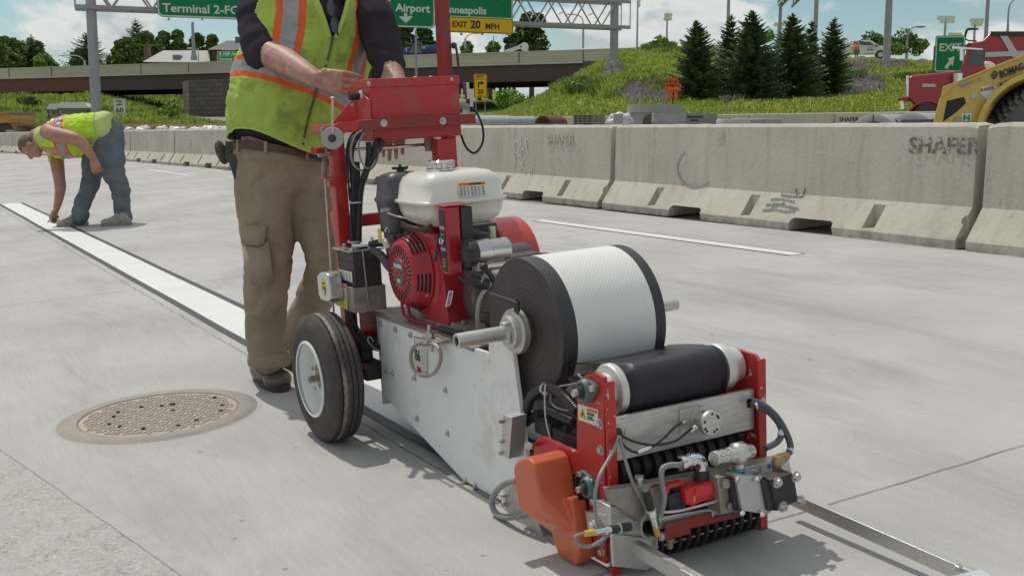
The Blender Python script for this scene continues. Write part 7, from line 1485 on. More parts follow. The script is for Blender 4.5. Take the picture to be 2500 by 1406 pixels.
# ================================================================== STRUCTURES, SIGNS AND POLES
GALV = pm('galvanised steel', (.36, .365, .385), (.31, .315, .335), 2, .55, .3, bump=.05, bs=10)
GSG = pm('sign green', (.010, .22, .085), (.010, .20, .078), 3, .55, spec=.2); YSG = pm('sign yellow', (.82, .48, .012), (.78, .45, .012), 3, .5, spec=.3); OSG = pm('sign orange', (.85, .13, .02), rough=.5); WSG = pm('sign white', (.68, .68, .65), rough=.5); KSG = pm('sign black', (.02, .018, .018), rough=.5); BSG = pm('shield blue', (.02, .12, .42), rough=.5)
CONC = pm('bridge parapet concrete', (.56, .52, .45), (.48, .44, .385), .5, .85, stretch=(.3, .3, 3), dirt=(.32, .29, .25), ds=1.2, dlo=.6, dhi=.8)
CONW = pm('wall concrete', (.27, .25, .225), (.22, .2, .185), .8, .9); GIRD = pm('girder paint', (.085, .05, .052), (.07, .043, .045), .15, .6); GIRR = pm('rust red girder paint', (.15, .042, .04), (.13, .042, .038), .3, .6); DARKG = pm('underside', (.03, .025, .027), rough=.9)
def block_mat():
    m = bpy.data.materials.new('split block wall'); m.use_nodes = True; t = m.node_tree; p = t.nodes['Principled BSDF']; p.inputs['Roughness'].default_value = .95
    tc = N(t, 'ShaderNodeTexCoord'); sp = N(t, 'ShaderNodeSeparateXYZ'); L(t, tc.outputs['Object'], sp.inputs[0]); cb = N(t, 'ShaderNodeCombineXYZ'); L(t, sp.outputs[0], cb.inputs[0]); L(t, sp.outputs[2], cb.inputs[1])
    br_ = N(t, 'ShaderNodeTexBrick', ins={'Scale': 1.0, 'Mortar Size': .03, 'Brick Width': .9, 'Row Height': .42}); L(t, cb.outputs[0], br_.inputs['Vector']); br_.inputs['Color1'].default_value = (.14, .12, .11, 1); br_.inputs['Color2'].default_value = (.11, .095, .088, 1); br_.inputs['Mortar'].default_value = (.07, .062, .058, 1); L(t, br_.outputs[0], p.inputs['Base Color']); return m  # block colours darkened to stand in for shade on the wall
BLK_W = block_mat()
PB = Vector((PX(1420, 98), 98, 0)); dB = Vector((66.2, -27, 0)).normalized(); nB = Vector((-dB.y, dB.x, 0))          # along the bridge and across it
def zt_(s): return 8.02 + s * .0036
def bp(s, o, z): return PB + dB * s + nB * o + Z_ * (z + s * .0036)
def bbox(b, s0, s1, o0, o1, z0, z1):
    v = [bp(s, o, z) for s in (s0, s1) for o in (o0, o1) for z in (z0, z1)]; return b.add(v, [(0, 1, 3, 2), (4, 6, 7, 5), (0, 4, 5, 1), (2, 3, 7, 6), (0, 2, 6, 4), (1, 5, 7, 3)])
brd = thing('overpass', 'long road bridge with pale concrete parapet over dark brown steel girders crossing the background', 'bridge', PB, WORLD)
S0, S1 = -125, 0
b = MB(); bbox(b, S0, 14, 0, .35, 7.0, 8.02)
for k in range(4): bbox(b, S0, 14, -.035, 0, 7.10 + k * .24, 7.20 + k * .24)
bbox(b, S0, 14, -.06, .40, 7.93, 8.03); pa = b.build('parapet', CONC, brd, smooth=0)
for i, s in enumerate(range(-120, 14, 6)):
    b = MB(); bbox(b, s, s + .05, -.066, -.03, 6.98, 8.0); b.build('joint', DARKG, pa, smooth=0)
b = MB(); bbox(b, S0, 10, 12.6, 13, 7.0, 8.02); b.build('far_parapet', CONC, brd)
b = MB(); bbox(b, S0, 0, -.12, 13.1, 6.86, 7.0); b.build('deck', CONC, brd, smooth=0)
b = MB(); bbox(b, -37, 0, .1, .3, 5.45, 6.87); bbox(b, -37, 0, -.05, .45, 5.40, 5.47); b.k = 1; bbox(b, -90, -37, .1, .3, 5.45, 6.87); bbox(b, -90, -37, -.05, .45, 5.40, 5.47)
bbox(b, -54.5, -54.4, .08, .1, 5.4, 6.87); b.build('outer_girder', [GIRD, GIRD], brd, smooth=0)
b = MB(); bbox(b, -125, -54.5, .06, .1, 5.47, 6.86); b.build('girder_panel', GIRR, brd, smooth=0)
b = MB(); bbox(b, -125, -90, .1, .3, 5.4, 6.87); b.build('outer_girder', GIRR, brd, smooth=0)
for k in range(1, 6): b = MB(); bbox(b, -125, 0, .1 + 2.5 * k, .3 + 2.5 * k, 5.45, 6.87); bbox(b, -125, 0, -.05 + 2.5 * k, .45 + 2.5 * k, 5.40, 5.47); b.build('inner_girder', DARKG, brd, smooth=0)  # near-black colour carries the shade beneath the deck
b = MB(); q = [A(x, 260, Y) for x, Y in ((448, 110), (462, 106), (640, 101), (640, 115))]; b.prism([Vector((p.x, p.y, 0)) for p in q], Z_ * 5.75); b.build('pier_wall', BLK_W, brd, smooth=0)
b = MB(); b.quad(A(392, 316, 84), A(640, 316, 84), A(640, 286, 100), A(456, 286, 104)); b.quad(A(385, 316, 84), A(392, 316, 83.9), A(456, 285, 104), A(450, 285, 104)); b.build('slope_paving', CONW, brd, smooth=0)
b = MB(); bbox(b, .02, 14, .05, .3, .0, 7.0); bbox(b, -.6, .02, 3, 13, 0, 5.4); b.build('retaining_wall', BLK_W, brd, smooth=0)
b = MB(); bbox(b, -38.5, -37.9, 2.6, 11, 5.0, 5.4); b.build('bearing_ledge', CONW, brd)
# ---- overhead sign gantry
g0, g1 = Vector((PX(248, 58), 58, 0)), Vector((PX(1494, 69), 69, 0)); dG = (g1 - g0).normalized(); nG = Vector((dG.y, -dG.x, 0)); LG = (g1 - g0).length
def gpx(px, off=0.):                       # point of the gantry line seen at column px
    a = (px - CX) / F; o = g0 + nG * off; t = (a * o.y - o.x) / (dG.x - a * dG.y); return t
def gp(t, off, z): return g0 + dG * t + nG * off + Z_ * z
GZ0, GZ1 = 7.30, 8.82
gan = thing('sign_gantry', 'grey steel gantry spanning the road with a lattice truss that carries the large signs', 'gantry', (g0.x, g0.y, 1), WORLD)
for p in (g0, g1):
    b = MB(); b.tube([Vector((p.x, p.y, -.2)), Vector((p.x, p.y, 9.0))], [.27, .25], 28); b.lathe(Vector((p.x, p.y, max(gz(p.x, p.y), 0) - .1)), Z_, [(0, .45), (.35, .45)], 24); b.build('post', GALV, gan)
b = MB()
for off in (.25, -.95):
    for z in (GZ0, GZ1): d = gp(LG + .95, off, z) - gp(-.75, off, z); b.box((gp(LG + .95, off, z) + gp(-.75, off, z)) / 2, (d.length, .16, .20), (dG, nG, Z_))
b.build('chord', GALV, gan, smooth=0)
nd = 15
for off in (.25, -.95):
    b = MB()
    for i in range(nd):
        a, c = LG * i / nd, LG * (i + 1) / nd; m_ = (a + c) / 2; b.tube([gp(a, off, GZ1), gp(m_, off, GZ0)], .05, 6); b.tube([gp(m_, off, GZ0), gp(c, off, GZ1)], .05, 6)
    b.build('web_bracing', GALV, gan)
b = MB()
for i in range(nd + 1):
    a = LG * i / nd
    for z in (GZ0, GZ1): b.tube([gp(a, .25, z), gp(a, -.95, z)], .04, 6)
    if i < nd: b.tube([gp(a + LG / nd * .25, .25, (GZ0 + GZ1) / 2), gp(a + LG / nd * .35, -.95, (GZ0 + GZ1) / 2)], .03, 6)
for e in (-.75, LG + .95): b.tube([gp(e, .25, GZ0), gp(e, .25, GZ1)], .035, 6); b.tube([gp(e, -.95, GZ0), gp(e, -.95, GZ1)], .035, 6)
b.build('cross_bracing', GALV, gan)
b = MB(); q = A(1491, 258, 68.6); b.box(q, (.18, .1, .62)); b.k = 1; b.box(q + Z_ * .36, (.22, .12, .10)); b.build('post_box', [WSG, GSG], gan)
def rr_panel(b, o, ex, ey, w, h, r=.18, th=.05, border=True):
    """rounded sign face: o = lower left, border drawn as a second material"""
    def pts(ins, r): 
        q = []; 
        for cx_, cy_, a0 in ((w - ins - r, h - ins - r, 0), (ins + r, h - ins - r, PI / 2), (ins + r, ins + r, PI), (w - ins - r, ins + r, 1.5 * PI)):
            for k in range(7): a = a0 + PI / 2 * k / 6; q.append((cx_ + r * cos(a), cy_ + r * sin(a)))
        return q
    ez = ex.cross(ey); b.k = 0; b.prism([o + ex * x + ey * y - ez * th for x, y in pts(0, r)], ez * th)
    if border:
        a_, c_ = pts(.03, r * .85), pts(.03 + border, r * .7); n = len(a_); b.k = 1; b.add([o + ex * x + ey * y + ez * .006 for x, y in a_ + c_], [(i, (i + 1) % n, (i + 1) % n + n, i + n) for i in range(n)])
    b.k = 1
def gsign(px0, px1, pyb, zt, label, off=.62):
    t0, t1 = gpx(px0, off), gpx(px1, off); o = gp(t0, off, 0); Yb = o.y; o = o + Z_ * ZY(pyb, Yb); w = t1 - t0; h = zt - o.z
    t = thing('road_sign', label, 'sign', o + dG * w / 2, WORLD, 'signs hung on the gantry'); return t, o, w, h
def at(o, w, h, fx, z): return o + dG * w * fx + Z_ * z + nG * .012
def gpos(px, py, off=.62): t = gpx(px, off); p = gp(t, off, 0); return Vector((p.x, p.y, ZY(py, p.y))) + nG * .012
# sign 1
t, o, w, h = gsign(405, 705, 51, 10.4, 'wide green overhead sign reading Terminal 2, partly hidden by the operator')
b = MB(); rr_panel(b, o, dG, Z_, w, h, .3, .06, .07); b.box((gpos(415, 7) + gpos(695, 10)) / 2, ((gpos(695, 7) - gpos(415, 10)).length, .02, .06), (dG, nG, Z_)); b.text('Terminal 2-FOX', gpos(418, 39), dG, Z_, .60, bold=.02, sx=1.1, ext=.004)
b.build('panel', [GSG, WSG], t, smooth=0)
for px in (432, 512, 600): MB().box(gpos(px, 56) - nG * .1, (.09, .2, .12), (dG, nG, Z_)).build('hanger', GALV, t)
# sign 2
t, o, w, h = gsign(905, 1067, 73, 10.6, 'green overhead sign reading MSP Airport with an aeroplane symbol and a white down arrow')
b = MB(); rr_panel(b, o, dG, Z_, w, h, .25, .06, .07); b.text('MSP', gpos(988, 9), dG, Z_, .60, bold=.03, sx=1.08, ext=.004); b.text('Airport', gpos(973, 38), dG, Z_, .60, bold=.03, sx=1.08, ext=.004)
q = [gpos(x, y) for x, y in ((993, 42), (1000, 42), (1000, 51), (1012, 49), (1012, 52), (997, 66), (982, 53), (982, 50), (993, 51))]; b.quad(*[q[0], q[1], q[2], q[8]]); b.quad(q[2], q[3], q[4], q[5], q[6], q[7], q[8])
pl_ = [gpos(x, y) for x, y in ((949, -8), (952, -2), (952, 7), (961, 13), (961, 16), (952, 13.5), (951.5, 19), (955, 22), (955, 24), (949.5, 23), (944, 24), (944, 22), (947, 19), (946.5, 13.5), (937.5, 16), (937.5, 13), (946.5, 7), (946.5, -2))]; b.quad(*pl_)
b.build('panel', [GSG, WSG], t, smooth=0)
# sign 3
t, o, w, h = gsign(1071, 1252, 51, 10.9, 'green overhead sign to Minneapolis with blue shields 55 and 62 and a right arrow')
b = MB(); rr_panel(b, o, dG, Z_, w, h, .05, .06, .05); b.text('Minneapolis', gpos(1077, 41), dG, Z_, .56, bold=.03, sx=1.06, ext=.004)
q = [gpos(x, y) for x, y in ((1211, 0), (1226, 1), (1222, -5), (1229, -6), (1241, 3), (1229, 13), (1226, 12), (1229, 5), (1211, 4))]; b.quad(*q)
b.k = 2
for px in (1122, 1168): q = [gpos(px + x, y) for x, y in ((-15, -14), (15, -14), (15, 11), (12, 13), (-12, 13), (-15, 11))]; b.quad(*[p + nG * .004 for p in q])
b.k = 1
for px, s_ in ((1110, '55'), (1156, '62')): b.text(s_, gpos(px, 7) + nG * .006, dG, Z_, .50, bold=.02, ext=.004)
b.build('panel', [GSG, WSG, BSG], t, smooth=0)
t, o, w, h = gsign(1070, 1253, 91, ZY(52, 66.6), 'yellow EXIT 20 MPH panel under the green Minneapolis sign')
o = gpos(1070, 86) - nG * .012; b = MB(); rr_panel(b, o, dG, Z_, w, .90, .14, .06, .035); b.text('EXIT', gpos(1107, 74), dG, Z_, .44, bold=.02, ext=.004); b.text('20', gpos(1151, 77), dG, Z_, .60, bold=.03, ext=.004); b.text('MPH', gpos(1186, 79), dG, Z_, .44, bold=.02, ext=.004)
b.build('panel', [YSG, KSG], t, smooth=0)
for px in (1130, 1180, 1240): MB().box(gpos(px, 91) - nG * .1, (.10, .2, .12), (dG, nG, Z_)).build('hanger', GALV, t)
# ---- ground mounted signs
def post_sign(px, pyt, pyb, w_, h_, Y, label, posts, draw, mats, r=.05, border=.02, cat='sign', yaw=0., grp=None, name='road_sign'):
    X = PX(px, Y); z1 = ZY(pyt, Y); z0 = z1 - h_; g = gz(X, Y); t = thing(name, label, cat, (X, Y, g), WORLD, grp); ex = Vector((cos(yaw), sin(yaw), 0)); o = Vector((X, Y, z0)) - ex * w_ / 2
    b = MB(); rr_panel(b, o, ex, Z_, w_, h_, r, .01, border); ez = ex.cross(Z_); draw(b, lambda fx, fz: o + ex * w_ * fx + Z_ * h_ * fz + ez * .008, ex); b.build('panel', mats, t, smooth=0)
    for fx in posts: p = o + ex * w_ * fx - ez * .04; b = MB(); b.tube([Vector((p.x, p.y, g - .3)), Vector((p.x, p.y, z1 - .05))], .028, 6); b.build('post', GALV, t)
    return t
def d60(b, p, ex): b.text('SPEED', p(.5, .76), ex, Z_, .165, 'CENTER', ext=.002, bold=.02); b.text('LIMIT', p(.5, .56), ex, Z_, .165, 'CENTER', ext=.002, bold=.02); b.text('60', p(.5, .12), ex, Z_, .42, 'CENTER', ext=.002, bold=.02, sx=1.1)
post_sign(304, 243, 281, .74, .93, 66, 'white SPEED LIMIT 60 sign on a thin post before the green slope', (.5,), d60, [WSG, KSG])
def d20(b, p, ex):
    b.text('EXIT', p(.5, .835), ex, Z_, .19, 'CENTER', ext=.002, bold=.02); b.text('20', p(.5, .17), ex, Z_, .32, 'CENTER', ext=.002, bold=.03); b.text('MPH', p(.5, .06), ex, Z_, .11, 'CENTER', ext=.002); b.quad(p(.02, .765), p(.98, .765), p(.98, .78), p(.02, .78))
    b.quad(p(.30, .40), p(.40, .40), p(.40, .58), p(.30, .66)); b.quad(p(.30, .66), p(.40, .58), p(.58, .58), p(.58, .66)); b.quad(p(.56, .52), p(.80, .62), p(.56, .72))
post_sign(1174, 185, 240, .70, 1.24, 60, 'yellow EXIT 20 sign with a bent black arrow on two posts before the bridge', (.15, .85), d20, [YSG, KSG])
t = thing('detour_sign', 'small orange DETOUR TERMINAL 1 sign with an up arrow beside the leftmost spruce', 'sign', (PX(1643, 42), 42, gz(PX(1643, 42), 42)), WORLD)
def orng(x0, x1, y0, y1, f_):
    b = MB(); o = A(x0, y1, 42); w_ = (x1 - x0) / F * 42; h_ = (y1 - y0) / F * 42; rr_panel(b, o, X_, Z_, w_, h_, .02, .01, .012); f_(b, lambda a, c: o + X_ * w_ * a + Z_ * h_ * c - Y_ * .008); b.build('panel', [OSG, KSG], t, smooth=0)
orng(1632, 1654, 191, 205, lambda b, p: b.text('DETOUR', p(.5, .25), X_, Z_, .125, 'CENTER', ext=.001, sx=.62, bold=.01)); orng(1625, 1661, 205, 223, lambda b, p: (b.text('TERMINAL', p(.5, .56), X_, Z_, .135, 'CENTER', ext=.001, sx=.8, bold=.01), b.text('1', p(.5, .12), X_, Z_, .12, 'CENTER', ext=.001)))
orng(1633, 1654, 223, 241, lambda b, p: (b.quad(p(.44, .22), p(.56, .22), p(.56, .6), p(.44, .6)), b.quad(p(.3, .55), p(.7, .55), p(.5, .82))))
b = MB(); p = A(1643, 236, 42.02); b.tube([Vector((p.x, p.y, gz(p.x, p.y) - .2)), p], .03, 6); b.build('post', KSG, t)
def dex(b, p, ex):
    b.text('EXIT', p(.5, .58), ex, Z_, .42, 'CENTER', ext=.002, bold=.02, sx=1.0); b.quad(p(.34, .13), p(.43, .08), p(.60, .28), p(.52, .34)); b.quad(p(.44, .37), p(.66, .44), p(.62, .16))
post_sign(2298, 95, 180, 1.17, 1.43, 45, 'green EXIT sign with a slanting white arrow in front of the red lorry', (.25, .75), dex, [GSG, WSG], .08, .035, yaw=-.08)
# small sign and buildings beyond the bridge
def small(px0, px1, py0, py1, Y, lab, f_, mats):
    o = A(px0, py1, Y); w_ = (px1 - px0) / F * Y; h_ = (py1 - py0) / F * Y; t = thing('road_sign', lab, 'sign', (o.x, o.y, o.z), WORLD); b = MB(); rr_panel(b, o, X_, Z_, w_, h_, .05, .05, .03); f_(b, lambda a, c: o + X_ * w_ * a + Z_ * h_ * c - Y_ * .01); b.build('panel', mats, t, smooth=0)
    b = MB(); b.tube([o + X_ * .3 - Z_ * 4, o + X_ * .3 + Y_ * .1], .06, 6); b.tube([o + X_ * (w_ - .3) - Z_ * 4, o + X_ * (w_ - .3) + Y_ * .1], .06, 6); b.build('post', GALV, t, smooth=0)
small(531, 620, 126, 151, 128, 'small green MSP Airport sign above the bridge parapet beside the brick building', lambda b, p: (b.text('MSP Airport', p(.16, .60), X_, Z_, .46, ext=.002, bold=.02), b.text('Terminal 1-LINDBERGH', p(.05, .12), X_, Z_, .40, ext=.002, bold=.02), b.quad(p(.0, .5), p(1, .5), p(1, .53), p(.0, .53)), b.quad(p(.08, .62), p(.12, .72), p(.085, .92), p(.05, .72))), [GSG, WSG])
t = thing('house', 'low building with a long pale hipped roof and brick chimney beyond the bridge', 'building', A(430, 160, 150), WORLD)
b = MB(); Y = 150; v = [A(347, 152, Y), A(512, 152, Y), A(512, 124, Y + 5), A(398, 124, Y + 5), A(347, 152, Y + 12), A(512, 152, Y + 12)]; b.add(v, [(0, 1, 2, 3), (0, 3, 4), (4, 3, 2, 5), (1, 5, 2)]); b.build('roof', pm('pale roof', (.45, .44, .41), (.40, .39, .37), .4, .8), t, smooth=0)
b = MB(); b.bx(A(352, 0, Y).x, A(508, 0, Y).x, Y + .5, Y + 11, 3, A(0, 152, Y).z); b.build('wall', CONW, t, smooth=0)
b = MB(); p = A(359, 110, Y + 4); b.bx(p.x - .22 * 1.5, p.x + .22 * 1.5, Y + 3.5, Y + 4.5, 6, p.z); b.bx(p.x - .5, p.x + .5, Y + 3.4, Y + 4.6, p.z - .2, p.z); b.build('chimney', pm('chimney brick', (.22, .16, .12), rough=.9), t, smooth=0)
b = MB(); p = A(435, 142, Y + 2); b.prism([p + Vector((-.5, -1.0, -.5)), p + Vector((.5, -1.0, -.5)), p + Vector((.45, -1, .35)), p + Vector((-.45, -1, .35))], (0, 2.5, 0)); b.build('dormer', CONW, t, smooth=0)
t = thing('house', 'brick building with a stepped dark grey roof right beside the operator beyond the bridge', 'building', A(570, 160, 145), WORLD)
Y = 145; GRF = pm('grey slate roof', (.16, .15, .165), (.13, .125, .14), .5, .85)
b = MB(); v = [A(506, 122, Y), A(640, 122, Y), A(640, 100, Y + 5), A(553, 100, Y + 5), A(506, 122, Y + 12), A(640, 122, Y + 12)]; b.add(v, [(0, 1, 2, 3), (0, 3, 4), (4, 3, 2, 5)]); b.bx(A(552, 0, Y).x, A(640, 0, Y).x, Y + 4, Y + 9, A(0, 122, Y).z, A(0, 84, Y).z); b.build('roof', GRF, t, smooth=0)
b = MB(); b.bx(A(512, 0, Y).x, A(638, 0, Y).x, Y + .4, Y + 11, 3, A(0, 122, Y).z); w_ = b.build('wall', pm('dark brick', (.13, .06, .05), (.10, .05, .045), 2, .9), t, smooth=0)
b = MB(); b.bx(A(520, 0, Y).x, A(530, 0, Y).x, Y + .3, Y + .4, A(0, 150, Y).z, A(0, 133, Y).z); b.build('window', pm('window pane', (.1, .11, .13), rough=.2), w_, smooth=0)
# ---- poles
def pole(px, pyt, pyb, Y, r, label, name='lamp_post', arm=None, lights=None, cat='lamp post', grp=None, flare=False):
    p = A(px, pyt, Y); z0 = min(ZY(pyb, Y), gz(p.x, Y) if pyb is None else 1e9) if pyb is not None else gz(p.x, Y); t = thing(name, label, cat, (p.x, Y, z0), WORLD, grp); b = MB(); b.tube([Vector((p.x, Y, z0)), Vector((p.x, Y, z0 + 1)), p], [r * (2.2 if flare else 1.15), r * 1.1, r * .8], 12); b.build('shaft', GALV, t)
    if arm:
        q = [A(a, c, Y) for a, c in arm]; b = MB(); b.tube([p - Z_ * .3] + q, [r * .75] + [r * .55] * len(q), 8, sub=3); b.build('arm', GALV, t); b = MB(); e = q[-1]; s_ = 1 if q[-1].x > q[0].x else -1; b.ell(e + X_ * s_ * .3, (.42, .15, .08), 12, 8); b.build('lamp_head', GALV, t)
    if lights:
        for (a, c, n_, sp_) in lights:
            e = A(a, c, Y); b = MB(); b.box(e, (n_ * sp_ + .2, .08, .08)); b.build('crossarm', GALV, t)
            for k in range(n_): b = MB(); b.lathe(e + X_ * ((k - (n_ - 1) / 2) * sp_) + Z_ * .05, Vector((0, -.9, -.35)), [(-.25, .12), (0, .30), (.12, .36), (.13, .001)], 12); b.build('floodlight', pm('floodlight housing', (.78, .80, .82), rough=.4), t)
    return t
LPG = 'lamp posts and masts on the skyline'
pole(470, 55, 152, 112, .16, 'lamp standard with a flared foot standing on the bridge parapet', flare=True, grp=LPG)
pole(1015, 74, None, 78, .085, 'slender grey post crossing in front of the bridge below the MSP Airport sign', grp=LPG)
pole(207, 150, 175, 124, .10, 'curved arm street lamp over the bridge left of the big gantry pole', arm=[(203, 146), (192, 138), (175, 136), (158, 136)], grp=LPG)
pole(484, 128, 155, 124, .06, 'small curved lamp in front of the pale roof', arm=[(483, 127), (478, 122), (472, 119)], grp=LPG)
pole(1136, 100, 125, 118, .10, 'curved street lamp just right of the red mast', arm=[(1137, 96), (1140, 90), (1146, 85), (1156, 82)], grp=LPG)
pole(1205, 88, 120, 118, .05, 'thin bare pole beneath the yellow overhead panel', grp=LPG)
pole(1424, 60, 125, 110, .10, 'curved street lamp seen through the gantry truss', arm=[(1423, 52), (1419, 43), (1410, 38), (1399, 36)], grp=LPG)
pole(2215, 100, 150, 80, .09, 'curved street lamp left of the green EXIT sign', arm=[(2216, 88), (2220, 76), (2227, 69), (2236, 66)], grp=LPG)
pole(2461, 60, 150, 70, .09, 'curved street lamp at the upper right corner', arm=[(2462, 30), (2466, 12), (2473, 2), (2484, -4)], grp=LPG)
pole(1783, -150, 150, 90, .13, 'tall bare mast rising out of the picture left of the grey spruce', cat='mast', name='tall_mast', grp=LPG)
pole(2178, -150, None, 72, .22, 'tall thick lamp post right of the pickup truck, rising out of the picture', cat='mast', name='tall_mast', grp=LPG)
pole(2421, -150, 150, 85, .14, 'tall mast rising behind the red lorry', cat='mast', name='tall_mast', grp=LPG)
SLG = 'sports field floodlight masts'
pole(1557, 2, 130, 200, .16, 'tall floodlight mast with a sideways lamp bank right of the gantry end', 'floodlight_mast', None, [(1559, 5, 1, .5), (1559, 14, 1, .5)], 'floodlight mast', SLG)
pole(1629, 37, 130, 190, .16, 'floodlight mast with four bright lamps right of the gantry', 'floodlight_mast', None, [(1631, 38, 3, .38), (1630, 47, 3, .38)], 'floodlight mast', SLG)
pole(1713, 82, 140, 190, .16, 'low floodlight mast behind the leftmost spruce', 'floodlight_mast', None, [(1716, 82, 4, .38), (1716, 89, 4, .38)], 'floodlight mast', SLG)
pole(2309, 42, 120, 170, .17, 'floodlight mast with two dark rows of lamps above the EXIT sign', 'floodlight_mast', None, [(2309, 45, 5, .52), (2312, 53, 4, .52)], 'floodlight mast', SLG)
pole(2381, 48, 120, 170, .17, 'floodlight mast with a bright row of lamps right of the EXIT sign', 'floodlight_mast', None, [(2384, 51, 5, .38), (2384, 60, 4, .38)], 'floodlight mast', SLG)
pole(2330, 84, 120, 170, .12, 'small floodlight mast just over the EXIT sign', 'floodlight_mast', None, [(2331, 86, 5, .38)], 'floodlight mast', SLG)
pole(1900, 58, 140, 170, .12, 'far floodlight mast between the two poles of the distant gantry', 'floodlight_mast', None, [(1901, 61, 3, .45)], 'floodlight mast', SLG)
# far gantry seen from the side
a0, a1 = Vector((PX(1889, 82), 82, 0)), Vector((PX(1974, 62), 62, 0)); d = (a1 - a0).normalized(); t = thing('sign_gantry', 'distant slanting sign gantry with two grey poles behind the spruces', 'gantry', (a0.x, a0.y, gz(a0.x, a0.y)), WORLD)
for p, r in ((a0, .12), (a1, .12)): b = MB(); b.tube([Vector((p.x, p.y, gz(p.x, p.y) - .3)), Vector((p.x, p.y, 15))], r, 16); b.build('post', GALV, t)
z0 = ZY(28, 82); z1 = z0 + 2.2; b = MB(); nF = Vector((d.y, -d.x, 0))
for off in (0, .8):
    for z in (z0, z1): b.box((a0 + a1) / 2 + Z_ * z + nF * off * -1, ((a1 - a0).length, .12, .14), (d, nF, Z_))
    for i in range(12): u0 = a0.lerp(a1, i / 12) - nF * off; u1 = a0.lerp(a1, (i + .5) / 12) - nF * off; u2 = a0.lerp(a1, (i + 1) / 12) - nF * off; b.tube([u0 + Z_ * z1, u1 + Z_ * z0], .035, 5); b.tube([u1 + Z_ * z0, u2 + Z_ * z1], .035, 5)
b.build('truss', GALV, t)
b = MB(); o = a0 + nF * .25 + Z_ * z0; rr_panel(b, o + d * .3, d, Z_, 6.5, 3.5, .2, .05, .08); b.quad(*[o + d * x + Z_ * z + nF * .02 for x, z in ((1, 1), (4.2, 1), (4.2, 1.25), (1, 1.25))]); b.quad(*[o + d * x + Z_ * z + nF * .02 for x, z in ((1, 1.8), (3.2, 1.8), (3.2, 2.2), (1, 2.2))]); b.build('green_panel', [GSG, WSG], t, smooth=0)
b = MB(); rr_panel(b, o + d * 7.0, d, Z_, 4.0, 3.2, .2, .05, .05); b.build('yellow_panel', [YSG, KSG], t, smooth=0)
# dirt ridge along the crest
b = MB(); vs = []; nx_, ny_ = 90, 9
for i in range(nx_):
    px = 1690 + (2420 - 1690) * i / (nx_ - 1)
    for j in range(ny_):
        Y = 76 + j * .6; X = PX(px, Y); h = (1 - ((j - 4) / 4.2) ** 2); vs.append((X, Y, gz(X, Y) - .15 + max(0, h) * (.55 + .35 * fn((X, Y, 0), .6) + .2 * fn((X, Y, 1), 2.5)) * (1 if px > 2020 or 1690 < px < 1800 else .4)))
b.add(vs, [(i * ny_ + j, i * ny_ + j + 1, (i + 1) * ny_ + j + 1, (i + 1) * ny_ + j) for i in range(nx_ - 1) for j in range(ny_ - 1)]); tag(b.build('dirt_ridge', pm('dug soil', (.16, .125, .10), (.11, .085, .07), 3, .95, bump=.8, bs=12), smooth=0), kind='structure')
# ================================================================== BEHIND THE BARRIERS
FB = 'concrete barriers of the far row by the grass bank'
fa, fb_ = Vector((PX(1120, 51), 51, 0)), Vector((PX(2560, 29.5), 29.5, 0)); df = (fb_ - fa).normalized(); n_ = 8; Lf = (fb_ - fa).length
fl = ['far barrier at the left end of the far row, beyond the red mast', 'far barrier behind the long pale pipe', 'far barrier behind the grey pallet stack', 'far barrier behind the big concrete ring', 'far barrier just right of the big concrete ring', 'far barrier with SHAFER stencil in the middle of the far row', 'far barrier with SHAFER stencil behind the left round pipe', 'far barrier behind the yellow compactor nose']
FBO = []
for i in range(n_):
    p = fa + df * (Lf * (i + .5) / n_); o = barrier(p.x, p.y, atan2(-df.x, df.y) , fl[i], grp=FB, mat=WORLD, dz=.84); o.scale = (1, (Lf / n_ - .05) / BL, 1); FBO.append(o)
FP = paint_mat('far stencil', (.06, .05, .06), thr=.62)
def fsten(i, f_, txt='SHAFER'):
    o = FBO[i]; b = MB(); p = fa + df * (Lf * (i + f_) / n_); nr = Vector((df.y, -df.x, 0)) * (1 if df.y < 0 else -1); nr = nr if nr.y < 0 else -nr; b.text(txt, p + nr * .112 + Z_ * (.84 + .52), df, Z_, .19, ext=.002, sx=1.1, bold=.015); c = b.build('stencil_lettering', FP, org=o.matrix_world.translation, smooth=0); mw = c.matrix_world.copy(); c.parent = o; bpy.context.view_layer.update(); c.matrix_parent_inverse = o.matrix_world.inverted(); c.matrix_world = mw
fsten(4, .62); fsten(6, .05); fsten(5, .05)
PIPC = pm('precast concrete', (.38, .375, .36), (.31, .31, .30), 3, .85, bump=.3, bs=30, dirt=(.22, .21, .2), ds=4, dlo=.6, dhi=.75); RUST = pm('rusted steel', (.16, .06, .035), (.10, .045, .03), 6, .8, bump=.3, bs=30)
def single(name, label, cat, b, mat, org, grp=None, **k): o = b.build(name, mat, org=org, **k); return tag(o, label, cat, grp)
